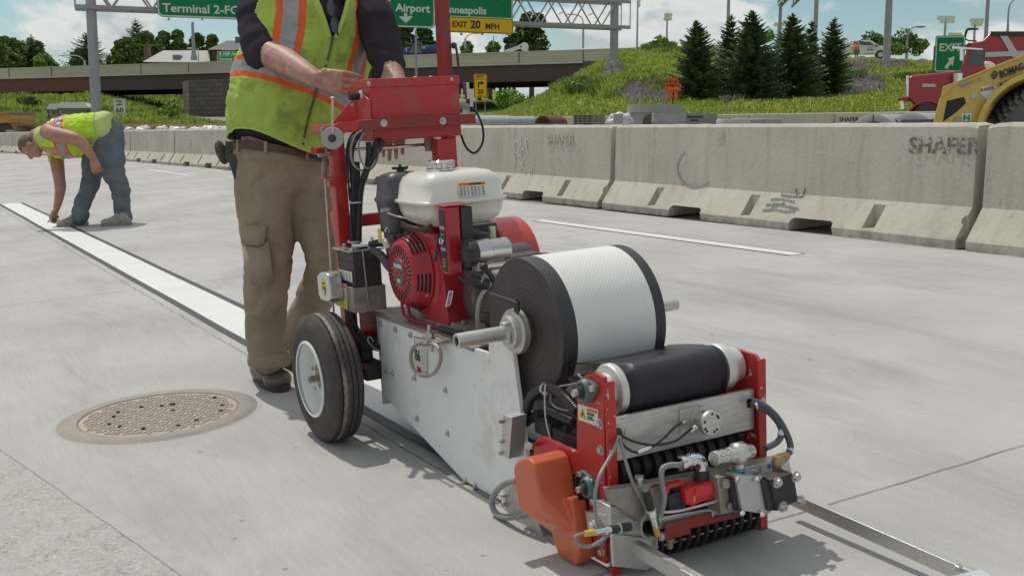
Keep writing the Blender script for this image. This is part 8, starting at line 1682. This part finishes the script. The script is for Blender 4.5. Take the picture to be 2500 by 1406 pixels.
# two big pipes lying side by side
for i, (px, pyt, Y, lab) in enumerate(((2122, 279, 22.5, 'round concrete pipe lying behind the barrier, the left one of two'), (2212, 276, 22.0, 'round concrete pipe lying behind the barrier, next to the yellow compactor'))):
    R_ = .56; c = Vector((PX(px, Y), Y, ZY(pyt, Y) - R_)); ax = Vector((.72, .69, 0)).normalized(); t = thing('concrete_pipe', lab, 'pipe', c - Z_ * R_, WORLD, 'concrete pipes behind the barrier'); b = MB(); prof = [(.25, .40), (0, .41), (0, .53), (.02, .56)]
    for k in range(12): s_ = .05 + k * .22; prof += [(s_, .56), (s_ + .19, .56), (s_ + .195, .55), (s_ + .215, .55)]
    prof += [(2.75, .56), (2.75, .41), (1.2, .40)]; b.lathe(c, ax, prof, 40); b.f = [f for f in b.f if len(f) == 4]; b.m = b.m[:len(b.f)]; b.build('shell', PIPC, t)
    b = MB(); b.lathe(c, ax, [(.3, .405), (.35, .0)], 32); b.f = [f for f in b.f if len(f) == 4]; b.m = b.m[:len(b.f)]; b.build('bore', pm('pipe bore', (.13, .10, .08), rough=.95), t); 
    b = MB(); d = Vector((0, 0, 1)) if i == 0 else Vector((-.55, 0, .8)); b.box(c + d * .47 - ax * .004, (.02, .004, .14), (ax.cross(d).normalized(), ax, d)); b.build('paint_mark', KSG, t)
# upright rings
def ring(px, pyt, Y, r, h, label, hole=None, lip=.0, grp='precast concrete rings behind the barrier'):
    c = Vector((PX(px, Y), Y, ZY(pyt, Y) - h)); b = MB(); prof = [(0, r), (h - .22, r), (h - .21, r + lip), (h, r + lip), (h, r - .10), (.05, r - .10)]; b.lathe(c, Z_, prof, 48); b.f = [f for f in b.f if len(f) == 4]; b.m = b.m[:len(b.f)]; t = thing('concrete_ring', label, 'concrete ring', c, WORLD, grp); b.build('shell', PIPC, t, smooth=30)
    if hole: q = A(*hole[:2], Y - r * .9); b = MB(); b.lathe(Vector((q.x, Y - sqrt(max(.0, r * r - (q.x - c.x) ** 2)) - .012, q.z)), Vector((q.x - c.x, -r * .8, 0)), [(0, hole[2]), (.01, hole[2]), (.011, .001)], 28); b.build('side_hole', pm('pipe bore', (.1, .1, .1)), t)
ring(1595, 258, 30, .70, 1.6, 'large grey precast ring with a thick top band and a dark side opening', (1586, 297, .19), .04)
ring(1628, 277, 25, .36, 1.0, 'smaller grey precast ring in front of the large banded one', None, .015)
b = MB(); Y = 28; q0, q1 = A(1665, 277, Y), A(1751, 277, Y); b.prism([q0, q1, q1 + Vector((0, 0, -.05)), Vector((q1.x - .02, Y, .5)), Vector((q0.x + .02, Y, .5)), q0 - Z_ * .05], (.1, .9, 0)); b.k = 1
for k in range(2): p = A(1676 + 8 * k, 288 + k * 8, Y) - Y_ * .004; b.quad(p, p + X_ * (.40 - .18 * k), p + Vector((.42 - .2 * k, 0, .035)), p + Vector((.02, 0, .045)))
single('box_culvert', 'grey concrete box section with black spray marks right of the small ring', 'concrete box', b, [pm('grey precast', (.27, .27, .265), (.23, .23, .22), 3, .85), KSG], (q0.x, Y, .5), smooth=0)
for i, (px, py, Y, r, lab) in enumerate(((1790, 291, 27, .40, 'thin white concrete lid lying flat above the barrier top'), (1845, 289, 28, .62, 'wide grey concrete slab lying behind the thin white lid'))):
    c = A(px, py, Y); single('concrete_slab', lab, 'concrete slab', MB().lathe(c - Z_ * .14, Z_, [(0, r), (.10, r), (.14, r * .95)], 36), pm('white lid', (.5, .5, .48), (.42, .42, .4), 5, .8) if i == 0 else PIPC, c - Z_ * .14, 'flat round concrete slabs')
    b = MB(); b.lathe(c - Z_ * 1.0, Z_, [(0, r * .9), (.86, r * .9)], 24); single('concrete_ring', 'short ring under the ' + ('thin white lid' if i == 0 else 'wide grey slab'), 'concrete ring', b, PIPC, c - Z_, 'precast concrete rings behind the barrier')
# pallets of block, bags, board, pipes
Y = 26; t = thing('block_pallet', 'stack of hollow grey brown blocks on pallets left of the white bags', 'pallet', A(1442, 330, Y), WORLD)
for k in range(4):
    for j in range(7):
        b = MB(); x0 = A(1403 + j * 11.2, 0, Y).x; z = ZY(306 - k * 6.2, Y); b.bx(x0, x0 + .098, Y, Y + .4, z, z + .052); b.k = 1; b.bx(x0 + .018, x0 + .078, Y - .003, Y, z + .012, z + .04) if j < 4 else None; b.build('block', [pm('brown block', (.26, .21, .17), (.2, .17, .14), 8, .9), DARKG], t, smooth=0)
b = MB(); b.bx(A(1403, 0, Y).x, A(1481, 0, Y).x, Y, Y + .5, .35, ZY(306, Y)); b.build('pallet_base', RUST, t)
def bag(px, py, Y, w, h, label, sd, grp):
    c = A(px, py, Y) - Z_ * h * .5; b = MB(); b.ell(c, (w, w * .7, h), 16, 10); o = blob(b, w * .09, 2, lambda v, n: w * .22 * fn(v, 2.2 / w, sd) + w * .08 * fn(v, 7 / w, sd)); single('white_bag', label, 'bag', o, pm('white plastic', (.66, .66, .66), (.6, .6, .61), 6, .4), c, grp, smooth=60)
bag(1512, 287, 25, .30, .20, 'crumpled white sack beside the grey board right of the pallet', 1, None)
for i, (px, w, lab) in enumerate(((316, .20, 'small white bag at the left end of the pile, next to the bent back'), (352, .30, 'rounded white bag, second of the pile from the bent worker'), (398, .24, 'flat white bag right of the rounded one on the pile'), (434, .30, 'white bag in the middle of the pile behind the left barriers'), (478, .24, 'white bag with a raised corner, third from the operator'), (512, .34, 'large white bag second from the operator'), (545, .28, 'white bag touching the outline of the operator'))): bag(px, 314 - (i % 2), 31.8 - (px - 300) * .028, w * .75, .075 + .015 * (i % 3), lab, i, 'white bags on the pile behind the left barriers')
b = MB(); p = A(1509, 291, 22); b.box(p, (.19, .02, .20)); single('grey_board', 'small blank grey board standing on the barrier line before the white sack', 'board', b, pm('grey board', (.38, .38, .37), rough=.7), p - Z_ * .1)
for i, (x0, x1, y0, y1, Y0, Y1, r, lab) in enumerate(((1148, 1300, 300, 296, 18, 24, .10, 'long pale grey pipe lying behind the barrier'), (1150, 1240, 293, 291, 22, 27, .09, 'second pale pipe lying behind the long one'))):
    p, q = A(x0, y0, Y0), A(x1, y1, Y1); b = MB(); b.tube([p, q], r, 18); single('plastic_pipe', lab, 'pipe', b, pm('grey pvc', (.42, .44, .45), (.36, .37, .38), 3, .5), p, 'pale pipes behind the barrier')
p = A(1325, 303, 20.5); b = MB(); pts = [(cos(a) * .15, sin(a) * .15) for a in [PI * k / 12 for k in range(13)]] + [(cos(a) * .13, sin(a) * .13) for a in [PI * k / 12 for k in range(12, -1, -1)]]; b.prism([p + Vector((x, 0, z)) for x, z in pts], (.35, .9, 0)); single('rusty_half_pipe', 'rusty brown arched steel piece behind the barrier', 'steel pipe', b, RUST, p)
b = MB()
for k in range(15): 
    px = 286 + k * 19; p = A(px, 306, 33.5 - (px - 286) * .026); b.ell(p - Z_ * .20, (.22, .7, .24), 12, 8, (X_, Y_, Z_))
single('rusty_sheet_stack', 'long stack of rusty corrugated sheet behind the white bags', 'steel sheets', blob(b, .04, 1), RUST, A(420, 330, 27.5), smooth=60)
rr = random.Random(4); b0 = A(66, 326, 44); t = thing('timber_stack', 'rough stack of weathered boards lying on a concrete block at the far left', 'timber', b0, WORLD)
for k in range(16): b = MB(); c = b0 + Vector((rr.uniform(-.15, .15), rr.uniform(-.1, .3), -.05 + .035 * k * .8)); a = rr.uniform(-.2, .2); w = rr.uniform(.7, .95); b.box(c, (w, .12, .03), (Vector((cos(a), sin(a), rr.uniform(-.05, .05))).normalized(), Vector((-sin(a), cos(a), 0)), Z_)); b.build('board', pm('weathered board', (.25, .18, .13), (.17, .12, .09), 7, .9), t, smooth=0)
b = MB(); p, q = A(14, 318, 46), A(96, 320, 44); b.prism([p, q, Vector((q.x, q.y, .5)), Vector((p.x, p.y, .5))], (0, .6, 0)); single('concrete_block', 'pale concrete block carrying the timber stack at the far left', 'concrete block', b, PIPC, (p.x, p.y, .5), smooth=0)
# portable toilets
def toilet(px, pyt, Y, w, label, yaw):
    X = PX(px, Y); zt_ = ZY(pyt, Y); z0 = zt_ - 2.3; ex = Vector((cos(yaw), sin(yaw), 0)); ey = Vector((-sin(yaw), cos(yaw), 0)); c = Vector((X, Y, z0)); t = thing('portable_toilet', label, 'toilet', c, WORLD, 'portable toilets on the green slope')
    b = MB(); b.box(c + Z_ * 1.0, (w, 1.15, 2.0), (ex, ey, Z_)); bd = b.build('cabin', pm('toilet green grey', (.15, .17, .12), (.13, .145, .11), 2, .6), t, smooth=0)
    b = MB()
    for k in range(4): b.box(c + Z_ * (.35 + .4 * k) - ey * .585, (w * .86, .03, .26), (ex, ey, Z_))
    b.box(c + Z_ * 1.75 - ex * (w / 2 - .12) - ey * .59, (.16, .02, .24), (ex, ey, Z_)); b.build('wall_panel', pm('toilet panel', (.30, .29, .25), (.26, .25, .22), 2, .6), t, smooth=0)
    for sx in (-1, 1): b = MB(); b.box(c + Z_ * 1.0 + ex * sx * w / 2 - ey * .575, (.07, .07, 2.02), (ex, ey, Z_)); b.build('corner_post', pm('toilet post', (.08, .08, .075), rough=.6), t)
    b = MB(); q = w / 2 + .06; pr = [(-q, 1.98), (q, 1.98), (q, 2.06), (q * .8, 2.26), (q * .55, 2.31), (-q * .55, 2.31), (-q * .8, 2.26), (-q, 2.06)]; b.prism([c + ex * x + Z_ * z - ey * .62 for x, z in pr], ey * 1.26)
    for k in range(5): b.box(c + ex * (-.4 + .2 * k) * w + Z_ * 2.30, (.04, 1.2, .06), (ex, ey, Z_))
    b.build('roof', pm('white roof shell', (.68, .68, .66), rough=.5), t, smooth=0)
toilet(157, 257, 70, 1.0, 'portable toilet with a white roof, the left one half hidden by the other', .2); toilet(198, 253, 66, 1.65, 'wide portable toilet with a white roof above the back of the bent worker', .12)
# yellow dump truck at the far left edge
c = A(5, 300, 48); t = thing('dump_truck', 'yellow dump truck tipping body cut off by the left picture edge', 'truck', (c.x, c.y, .5), WORLD)
YEL = pm('machine yellow', (.50, .27, .045), (.44, .24, .05), 2, .5, dirt=(.25, .17, .08), ds=3, dlo=.5, dhi=.75)
b = MB(); b.prism([A(x, y, 48) for x, y in ((-90, 274), (22, 274), (28, 290), (24, 301), (-90, 304))], (0, 2.4, 0)); b.build('tipping_body', YEL, t, bevel=.03); b = MB(); b.prism([A(x, y, 47.9) for x, y in ((-90, 273), (24, 273), (24, 278), (-90, 279))], (0, 2.6, 0)); b.build('body_rim', pm('faded brown', (.3, .2, .13), rough=.8), t)
b = MB(); b.prism([A(x, y, 48.3) for x, y in ((-90, 304), (17, 302), (17, 312), (-90, 314))], (0, 1.8, 0)); b.build('chassis', YEL, t)
for px in (8, -40, -80): q = A(px, 322, 48.1); b = MB(); b.lathe(q, Y_, [(0, .10), (0, .30), (.03, .36), (.28, .36), (.3, .3)], 24); b.build('wheel', RUB, t)
# ---- pickup truck on the crest
Y = 96; PKW = pm('white pickup paint', (.66, .67, .67), (.62, .63, .63), 1, .3, coat=.4); gl_ = pm('dark glass', (.03, .035, .04), rough=.08, spec=.8)
o = A(2095, 143, Y); t = thing('pickup_truck', 'white crew cab pickup truck with its rear door open on the dirt crest', 'pickup', o, WORLD)
pt = lambda x, y, dy=0: A(x, y, Y) + Y_ * dy
out = [(2006, 112), (2080, 112), (2080, 101), (2084, 99), (2122, 99), (2130, 101), (2146, 112), (2160, 114), (2170, 117), (2173, 124), (2172, 131), (2006, 133)]
b = MB(); b.prism([pt(x, y) for x, y in out], (0, 1.9, 0)); body_ = b.build('body', PKW, t, bevel=.06, bseg=3, smooth=30)
b = MB(); b.prism([pt(x, y, -.012) for x, y in ((2109, 103), (2122, 103), (2136, 112), (2110, 111))], (0, .01, 0)); b.build('front_window', gl_, body_, smooth=0); b = MB(); b.prism([pt(x, y, -.35) for x, y in ((2094, 99), (2107, 103), (2108, 112), (2096, 110))], (0, .01, 0)); b.build('door_window', gl_, body_, smooth=0)
b = MB(); b.prism([pt(x, y, -.02) for x, y in ((2086, 102), (2094, 101), (2096, 131), (2087, 129))], (0, .02, 0)); b.build('door_opening', pm('cab dark', (.02, .02, .02)), t, smooth=0)
dr_ = [pt(2094, 99, -.3), pt(2108, 102, -.05), pt(2110, 133, -.05), pt(2096, 134, -.32)]; b = MB(); b.prism(dr_, (0, .05, 0)); d_ = b.build('open_door', PKW, t, smooth=0)
b = MB(); p = pt(2116, 124, -.03); b.text('Shafer', p, X_, Z_, .26, ext=.002); b.box(p + Vector((.30, 0, .27)), (.5, .01, .03)); b.build('door_lettering', KSG, body_, smooth=0)
b = MB(); b.box(pt(2139, 113, -.12), (.16, .12, .13)); b.build('mirror', BLK, t); b = MB(); b.prism([pt(x, y, -.01) for x, y in ((2162, 115), (2172, 118), (2172, 121), (2163, 120))], (0, .01, 0)); b.build('headlight', CHR, t, smooth=0)
b = MB(); b.bx(pt(2064, 0).x, pt(2079, 0).x, Y + .3, Y + 1.5, pt(0, 112).z, pt(0, 107).z); b.bx(pt(2076, 0).x, pt(2078, 0).x, Y + .3, Y + .4, pt(0, 112).z, pt(0, 97).z); b.build('tool_box', STL, t)
for px in (2040, 2149): q = pt(px, 134, -.02); b = MB(); b.lathe(q, Y_, [(0, .12), (0, .30), (.02, .40), (.26, .40), (.28, .30)], 28); w_ = b.build('wheel', RUB, t); b = MB(); b.lathe(q - Y_ * .01, Y_, [(0, .2), (.01, .2)], 20); b.build('rim', STL, w_)
# person at the truck door
o = A(2091, 133, Y - .25); t = thing('person', 'distant person in an orange and yellow vest at the open door of the white pickup', 'person', o, WORLD); P_ = lambda x, y: A(x, y, Y - .25)
b = MB(); b.ell(P_(2091, 104.5), (.09, .11, .125), 14, 10); capsule(b, [P_(2091, 107), P_(2091, 112), P_(2090, 122)], [.06, .17, .15], 14, 2)
for sx in (-1, 1): capsule(b, [P_(2091 + sx * 4.5, 110), P_(2091 + sx * 5.5, 117), P_(2091 + sx * 4, 123)], [.05, .045, .035], 10, 2); capsule(b, [P_(2091 + sx * 2, 122), P_(2091 + sx * 2.5, 133), P_(2091 + sx * 2.5, 145)], [.085, .065, .05], 10, 2)
blob(b, .02, 2).build('body', SKIN, t, smooth=180)
b = MB(); b.lathe(P_(2090.5, 123), Z_, [(0, .19), (.15, .20), (.33, .20), (.42, .14), (.44, .08)], 20); b.build('safety_vest', VM[1], t); b = MB(); b.lathe(P_(2090.5, 116), Z_, [(0, .206), (.10, .206)], 20); b.build('vest_band', LBY, t)
b = MB(); b.lathe(P_(2090.5, 134), Z_, [(0, .17), (.38, .185)], 16); b.build('trousers', JEAN, t)
# ---- telehandler and white loader on the bridge
DY = 107; o = A(1030, 145, DY); t = thing('telehandler', 'blue telescopic handler with lettered boom parked on the bridge beneath the MSP Airport sign', 'telehandler', o, WORLD); BL_ = pm('machine blue', (.02, .11, .33), (.02, .1, .28), 1, .5)
q = lambda x, y, dy=0: A(x, y, DY) + Y_ * dy
b = MB(); b.prism([q(x, y) for x, y in ((968, 121), (992, 118), (1030, 113), (1090, 107), (1092, 126), (1050, 131), (968, 133))], (0, .9, 0)); bm_ = b.build('boom', BL_, t, bevel=.04); b = MB(); b.text('J', q(991, 124, -.02), X_, Z_, .4, ext=.004, bold=.03); b.text('588', q(1029, 119.5, -.02), X_, Z_, .26, ext=.004, bold=.02); b.build('boom_lettering', WI, bm_, smooth=0)
b = MB(); b.prism([q(x, y, -1.1) for x, y in ((1000, 132), (1003, 119), (1008, 111), (1026, 111), (1033, 120), (1034, 132))], (0, .9, 0)); cb_ = b.build('cab', pm('cab glass', (.10, .14, .15), rough=.15), t, smooth=0)
for a_, c_ in (((1000, 132), (1008, 111)), ((1008, 111), (1026, 111)), ((1026, 111), (1034, 132)), ((1016, 111), (1016, 132))): b = MB(); b.tube([q(*a_, -1.13), q(*c_, -1.13)], .05, 6); b.build('cab_post', BLK, cb_)
b = MB(); b.prism([q(x, y, -.5) for x, y in ((1040, 126), (1060, 122), (1075, 119), (1074, 123), (1058, 129), (1044, 131))], (0, .4, 0)); b.build('lift_cylinder', BLM, t); b = MB(); b.bx(q(975, 0).x, q(1088, 0).x, DY - .4, DY + .8, 7.0, 8.2); b.build('chassis', BL_, t)
for px in (985, 1075): w0 = q(px, 146, -.7); b = MB(); b.lathe(w0, Y_, [(0, .2), (0, .5), (.05, .62), (.4, .62), (.45, .5)], 26); b.build('wheel', RUB, t)
b = MB(); b.cyl(q(1031, 111, -.8), q(1031, 108, -.8), .06, 10); b.build('beacon', LBO, cb_)
DY = 104; q = lambda x, y, dy=0: A(x, y, DY) + Y_ * dy; t = thing('skid_loader', 'small loader with white lifting arm and black cab on the bridge', 'loader', q(1260, 150), WORLD)
b = MB(); b.prism([q(x, y) for x, y in ((1231, 124), (1262, 114), (1280, 104), (1287, 106), (1291, 113), (1288, 127), (1278, 126), (1270, 120), (1250, 127), (1233, 128))], (0, .4, 0)); b.build('lift_arm', pm('machine white', (.62, .62, .6), (.55, .54, .52), 3, .5), t, bevel=.03)
b = MB(); b.prism([q(x, y, .6) for x, y in ((1241, 124), (1242, 105), (1260, 104), (1265, 112), (1264, 126))], (0, 1.3, 0)); b.build('cab', pm('cab glass dark', (.03, .04, .045), rough=.2), t); b = MB(); b.box(q(1272, 114, -.03), (.15, .04, .15)); b.box(q(1290, 124, -.03), (.1, .04, .14)); b.build('red_mark', RED, t, smooth=0); b = MB(); b.bx(q(1238, 0).x, q(1285, 0).x, DY + .2, DY + 1.5, 7.0, 8.3); b.build('chassis', BLM, t)
for px in (1245, 1278): w0 = q(px, 147, -.1); b = MB(); b.lathe(w0, Y_, [(0, .1), (0, .3), (.04, .38), (.3, .38)], 22); b.build('wheel', RUB, t)
YD = Vector((.44, 1, 0))
# ---- red lorry (conventional cab) passing behind the far barriers
Y = 36.5; q = lambda x, y, dy=0: A(x, y, Y) + YD * dy; LR = pm('lorry red', (.40, .015, .035), (.36, .015, .035), 1, .3, coat=.5); o = q(2400, 320); t = thing('red_lorry', 'dark red long nosed lorry cab passing behind the yellow compactor', 'lorry', (o.x, Y, .9), WORLD)
b = MB(); b.prism([q(x, y) for x, y in ((2216, 192), (2226, 184), (2300, 177), (2345, 172), (2350, 250), (2330, 270), (2236, 262), (2214, 240))], YD * 1.5); hd_ = b.build('bonnet', LR, t, bevel=.08, bseg=3, smooth=30)
b = MB(); b.prism([q(x, y, .1) for x, y in ((2345, 172), (2362, 112), (2372, 104), (2400, 100), (2418, 80), (2520, 80), (2560, 84), (2560, 270), (2345, 270))], YD * 2.1); cb_ = b.build('cab', LR, t, bevel=.05, bseg=2, smooth=30)
b = MB(); b.prism([q(x, y, .085) for x, y in ((2370, 120), (2404, 118), (2404, 158), (2360, 160))], YD * .02); b.build('door_window', pm('window pane', (.1, .11, .13), rough=.2), cb_, smooth=0)
b = MB(); b.prism([q(x, y, .0) for x, y in ((2352, 114), (2366, 104), (2372, 107), (2360, 116))], YD * 2.2); b.build('sun_visor', LR, t); b = MB(); b.prism([q(x, y, .05) for x, y in ((2418, 77), (2560, 77), (2560, 88), (2424, 88))], YD * 2.2); b.build('roof_fairing', BLM, t)
b = MB(); b.prism([q(x, y, .06) for x, y in ((2438, 82), (2456, 82), (2492, 140), (2472, 140))], YD * .03); b.build('silver_stripe', STL, t, smooth=0); b = MB(); b.prism([q(x, y, .05) for x, y in ((2405, 128), (2560, 122), (2560, 134), (2405, 140))], YD * .03); b.build('grab_rail_panel', STL, t, smooth=0)
b = MB(); b.cyl(q(2338, 236, -.12), q(2338, 180, -.12), .17, 20); b.build('air_filter', CHR, t)
b = MB(); cx_ = q(2263, 292, -.1); pts = [(cos(a) * .68, sin(a) * .62) for a in [PI * (k / 16) for k in range(17)]] + [(cos(a) * .60, sin(a) * .54) for a in [PI * k / 16 for k in range(16, -1, -1)]]; b.prism([cx_ + Vector((x, 0, z)) for x, z in pts], YD * .5); b.prism([q(x, y, -.1) for x, y in ((2190, 240), (2218, 236), (2218, 246), (2192, 247))], YD * 1.6); b.build('wing', LR, t, bevel=.02)
b = MB(); b.lathe(cx_, Y_, [(0, .15), (0, .35), (.04, .5), (.3, .5)], 30); b.build('wheel', RUB, t); b = MB(); b.lathe(cx_ + Y_ * .02 + X_ * 3.6, Y_, [(0, .15), (0, .35), (.04, .5), (.3, .5)], 30); b.build('wheel', RUB, t)
b = MB(); b.prism([q(x, y, -.05) for x, y in ((2196, 246), (2206, 244), (2210, 268), (2198, 270))], YD * 1.7); b.prism([q(x, y, -.02) for x, y in ((2212, 186), (2219, 184), (2219, 240), (2212, 240))], YD * 1.5); b.build('bumper', CHR, t, bevel=.02); b = MB(); b.prism([q(x, y, -.02) for x, y in ((2252, 205), (2284, 206), (2284, 213), (2252, 213))], YD * .03); b.build('bonnet_badge', STL, hd_, smooth=0)
b = MB(); b.prism([q(x, y, -.3) for x, y in ((2325, 115), (2400, 121), (2400, 124), (2325, 121))], YD * .1); b.prism([q(x, y, -.3) for x, y in ((2344, 122), (2352, 122), (2352, 150), (2344, 150))], YD * .1); b.build('mirror', CHR, t)
# tan machine with a black roll bar beyond the EXIT sign
q = lambda x, y, dy=0: A(x, y, 60) + Y_ * dy; t = thing('tan_compactor', 'tan machine with a bent black roll bar showing above the EXIT sign', 'compactor', q(2350, 130), WORLD)
b = MB(); b.prism([q(x, y) for x, y in ((2308, 98), (2335, 94), (2358, 98), (2356, 108), (2340, 112), (2308, 110))], (0, 1.0, 0)); b.build('body', pm('machine tan', (.38, .32, .22), rough=.6), t, bevel=.03); b = MB(); b.tube([q(2351, 104, -.1), q(2358, 76, -.1), q(2366, 72, -.1), q(2386, 72, -.1)], [.06, .07, .07, .05], 10, sub=3); b.build('roll_bar', BLM, t); b = MB(); b.tube([q(2352, 104), q(2356, 95), q(2364, 100), q(2384, 101)], .04, 8); b.build('handrail', BLM, t)
b = MB(); b.bx(q(2310, 0).x, q(2356, 0).x, 60, 61.4, gz(24, 60), q(0, 109).z); b.build('chassis', BLM, t)
# ---- yellow compactor close behind the barrier
Y = 15.5; q = lambda x, y, dy=0: A(x, y, Y) + YD * dy; CY_ = pm('compactor yellow', (.66, .47, .10), (.62, .44, .10), 1.5, .38, coat=.25, dirt=(.5, .38, .16), ds=6, dlo=.62, dhi=.8)
o = q(2400, 400); t = thing('soil_compactor', 'yellow soil compactor with big rear tyre and lettered sloping bonnet at the right edge', 'compactor', (o.x, Y, .3), WORLD)
arch = [(2560 - 168 * cos(a), 330 - 148 * sin(a)) for a in [radians(12 + 6.5 * k) for k in range(13)]]
outl = [(2275, 318), (2280, 290), (2291, 252), (2293, 243), (2306, 219), (2322, 211), (2400, 174), (2480, 142), (2512, 132), (2620, 100), (2640, 180)] + arch[::-1][1:] + [(2376, 318)]
outl = [p for p in outl]
b = MB(); b.prism([q(x, y) for x, y in outl], YD * .12); hd_ = b.build('bonnet_side', CY_, t, bevel=.018, bseg=3, smooth=30)
top = [(2275, 318), (2280, 290), (2291, 252), (2306, 219), (2322, 211), (2400, 174), (2480, 142), (2512, 132), (2620, 100)]; b = MB(); n = len(top); v = [q(x, y, .10) for x, y in top] + [q(x, y - 2, 1.5) for x, y in top]; b.add(v, [(i, i + 1, i + 1 + n, i + n) for i in range(n - 1)]); ob = b.build('bonnet_top', CY_, t, smooth=50); sd = ob.modifiers.new('s', 'SOLIDIFY'); sd.thickness = .03
b = MB(); b.prism([q(x, y, -.016) for x, y in ((2302, 213), (2314, 208), (2492, 136), (2505, 130), (2506, 140), (2420, 170), (2330, 208), (2318, 225), (2296, 240))], YD * .02); b.build('bonnet_ridge', CY_, t, bevel=.006) 
ar2 = [(2560 - 168 * cos(a), 330 - 148 * sin(a)) for a in [radians(-2 + 7 * k) for k in range(14)]]; ai = [(2560 - 150 * cos(a), 330 - 131 * sin(a)) for a in [radians(-2 + 7 * k) for k in range(14)]]
b = MB(); n = len(ar2); v = [q(x, y, -.10) for x, y in ar2] + [q(x, y, .5) for x, y in ai] + [q(x, y, -.10) for x, y in [(2560 - 178 * cos(a), 330 - 158 * sin(a)) for a in [radians(-2 + 7 * k) for k in range(14)]]]
b.add(v, [(i, i + 1, i + 1 + n, i + n) for i in range(n - 1)] + [(i + 2 * n, i + 1 + 2 * n, i + 1, i) for i in range(n - 1)]); ob = b.build('wheel_arch', CY_, t, smooth=60); sd = ob.modifiers.new('s', 'SOLIDIFY'); sd.thickness = .02
b = MB(); b.prism([q(x, y, -.005) for x, y in ((2312, 247), (2353, 237), (2359, 252), (2338, 272), (2302, 298))], YD * .006); b.build('air_grille', pm('grille black', (.02, .02, .02), (.04, .04, .04), 300, .7, bump=.8, bs=300), hd_, smooth=0)
ex = (q(2495, 165) - q(2445, 188)).normalized(); b = MB(); b.text('BOMAG', q(2442, 190, -.02), (q(2492, 172) - q(2442, 190)), Z_, .125, bold=.035, ext=.001, sx=.78); b.text('FAYAT GROUP', q(2443, 194, -.02), (q(2475, 183) - q(2443, 194)), Z_, .035, ext=.001)
m0 = q(2428, 184, -.02); rx = (q(2492, 172) - q(2442, 190)).normalized(); rz = Y_.cross(rx) * -1
for s_ in (-1, 1):
    for (a_, c_) in (((-.045, 0), (0, .055)), ((-.045, 0), (0, -.055))): p1, p2 = m0 + rx * a_[0] * s_ + Z_ * a_[1], m0 + rx * c_[0] * s_ * -.1 + Z_ * c_[1]; d = (p2 - p1).normalized(); e = Y_.cross(d) * .009; b.quad(p1 - e, p1 + e, p2 + e, p2 - e)
b.box(m0, (.028, .003, .028), (rx, Y_, Z_)); b.text('R 293', q(2441, 212, -.008), (q(2479, 203) - q(2441, 212)), Z_, .085, ext=.001, sx=.95); b.build('black_lettering', INK, hd_, smooth=0)
b = MB(); b.text('BW211 D', q(2347, 215, -.02), (q(2404, 194) - q(2347, 215)), Z_, .062, bold=.03, ext=.001, sx=1.2); b.build('grey_lettering', pm('grey decal', (.3, .31, .33), rough=.4), hd_, smooth=0)
b = MB(); b.prism([q(x, y, -.008) for x, y in ((2391, 218), (2396, 212), (2414, 209), (2430, 210), (2436, 218), (2434, 224), (2412, 245), (2408, 245), (2392, 226))], YD * .004); b.k = 1; b.text('SHAFER', q(2394, 225, -.011), (q(2432, 217) - q(2394, 225)), Z_, .062, bold=.02, ext=.001, sx=.92); b.k = 2; b.lathe(q(2377, 234, -.006), -Y_, [(0, .042), (.003, .042), (.0035, .0001)], 24); b.quad(q(2376, 226, -.008), q(2386, 239, -.008), q(2378, 240, -.008)); b.build('sticker', [WI, pm('maroon print', (.3, .03, .06), rough=.5), pm('pale aqua sticker', (.42, .56, .55), rough=.5)], hd_, smooth=0)
b = MB(); b.prism([q(x, y, -.006) for x, y in ((2348, 278), (2372, 277), (2371, 296), (2368, 304), (2350, 304), (2348, 290))], YD * .004); b.k = 1; b.text('N', q(2351, 294, -.009), X_, Z_, .10, bold=.05, ext=.001, sx=1.25); b.k = 2; b.text('NUSS', q(2350, 302, -.009), X_, Z_, .045, bold=.02, ext=.001); b.k = 3; b.prism([q(x, y, -.01) for x, y in ((2328, 285), (2348, 286), (2348, 303), (2328, 303))], YD * .004); b.build('sticker', [WI, pm('n green', (.02, .25, .12), rough=.5), INK, pm('tan patch', (.4, .33, .22), rough=.6)], hd_, smooth=0)
b = MB(); b.ell(q(2417, 159, .3), (.10, .05, .055), 16, 10, ((X_ - Z_ * .6).normalized(), Y_, (Z_ + X_ * .6).normalized())); b.build('mirror', CHR, t)
c = q(2562, 338, .0); b = MB(); b.lathe(c, Y_, [(-.02, .3), (-.03, .55), (.0, .68), (.05, .72), (.55, .72), (.6, .68), (.62, .5)], 64); w_ = b.build('rear_tyre', pm('dusty tyre', (.13, .125, .125), (.10, .095, .095), 8, .85), t)
b = MB()
for k in range(40):
    a = 2 * PI * k / 40; d = Vector((cos(a), 0, sin(a))); e = Vector((-sin(a), 0, cos(a)))
    for s_, y0 in ((1, .02), (-1, .32)): b.box(c + d * .735 + Y_ * (y0 + .12) + e * .0, (.05, .30, .04), ((e + Y_ * .5 * s_).normalized(), (Y_ - e * .5 * s_).normalized(), d))
    b.box(c + d * .69 - Y_ * .0, (.045, .05, .09), (e, Y_, d))
b.build('tread_lug', pm('dusty tyre lug', (.15, .145, .145), (.11, .105, .105), 8, .85), w_, smooth=0)['kind'] = 'stuff'
b = MB(); b.bx(q(2300, 0).x, q(2560, 0).x, Y + .12, Y + 1.4, .7, 1.25); b.build('chassis', BLM, t)
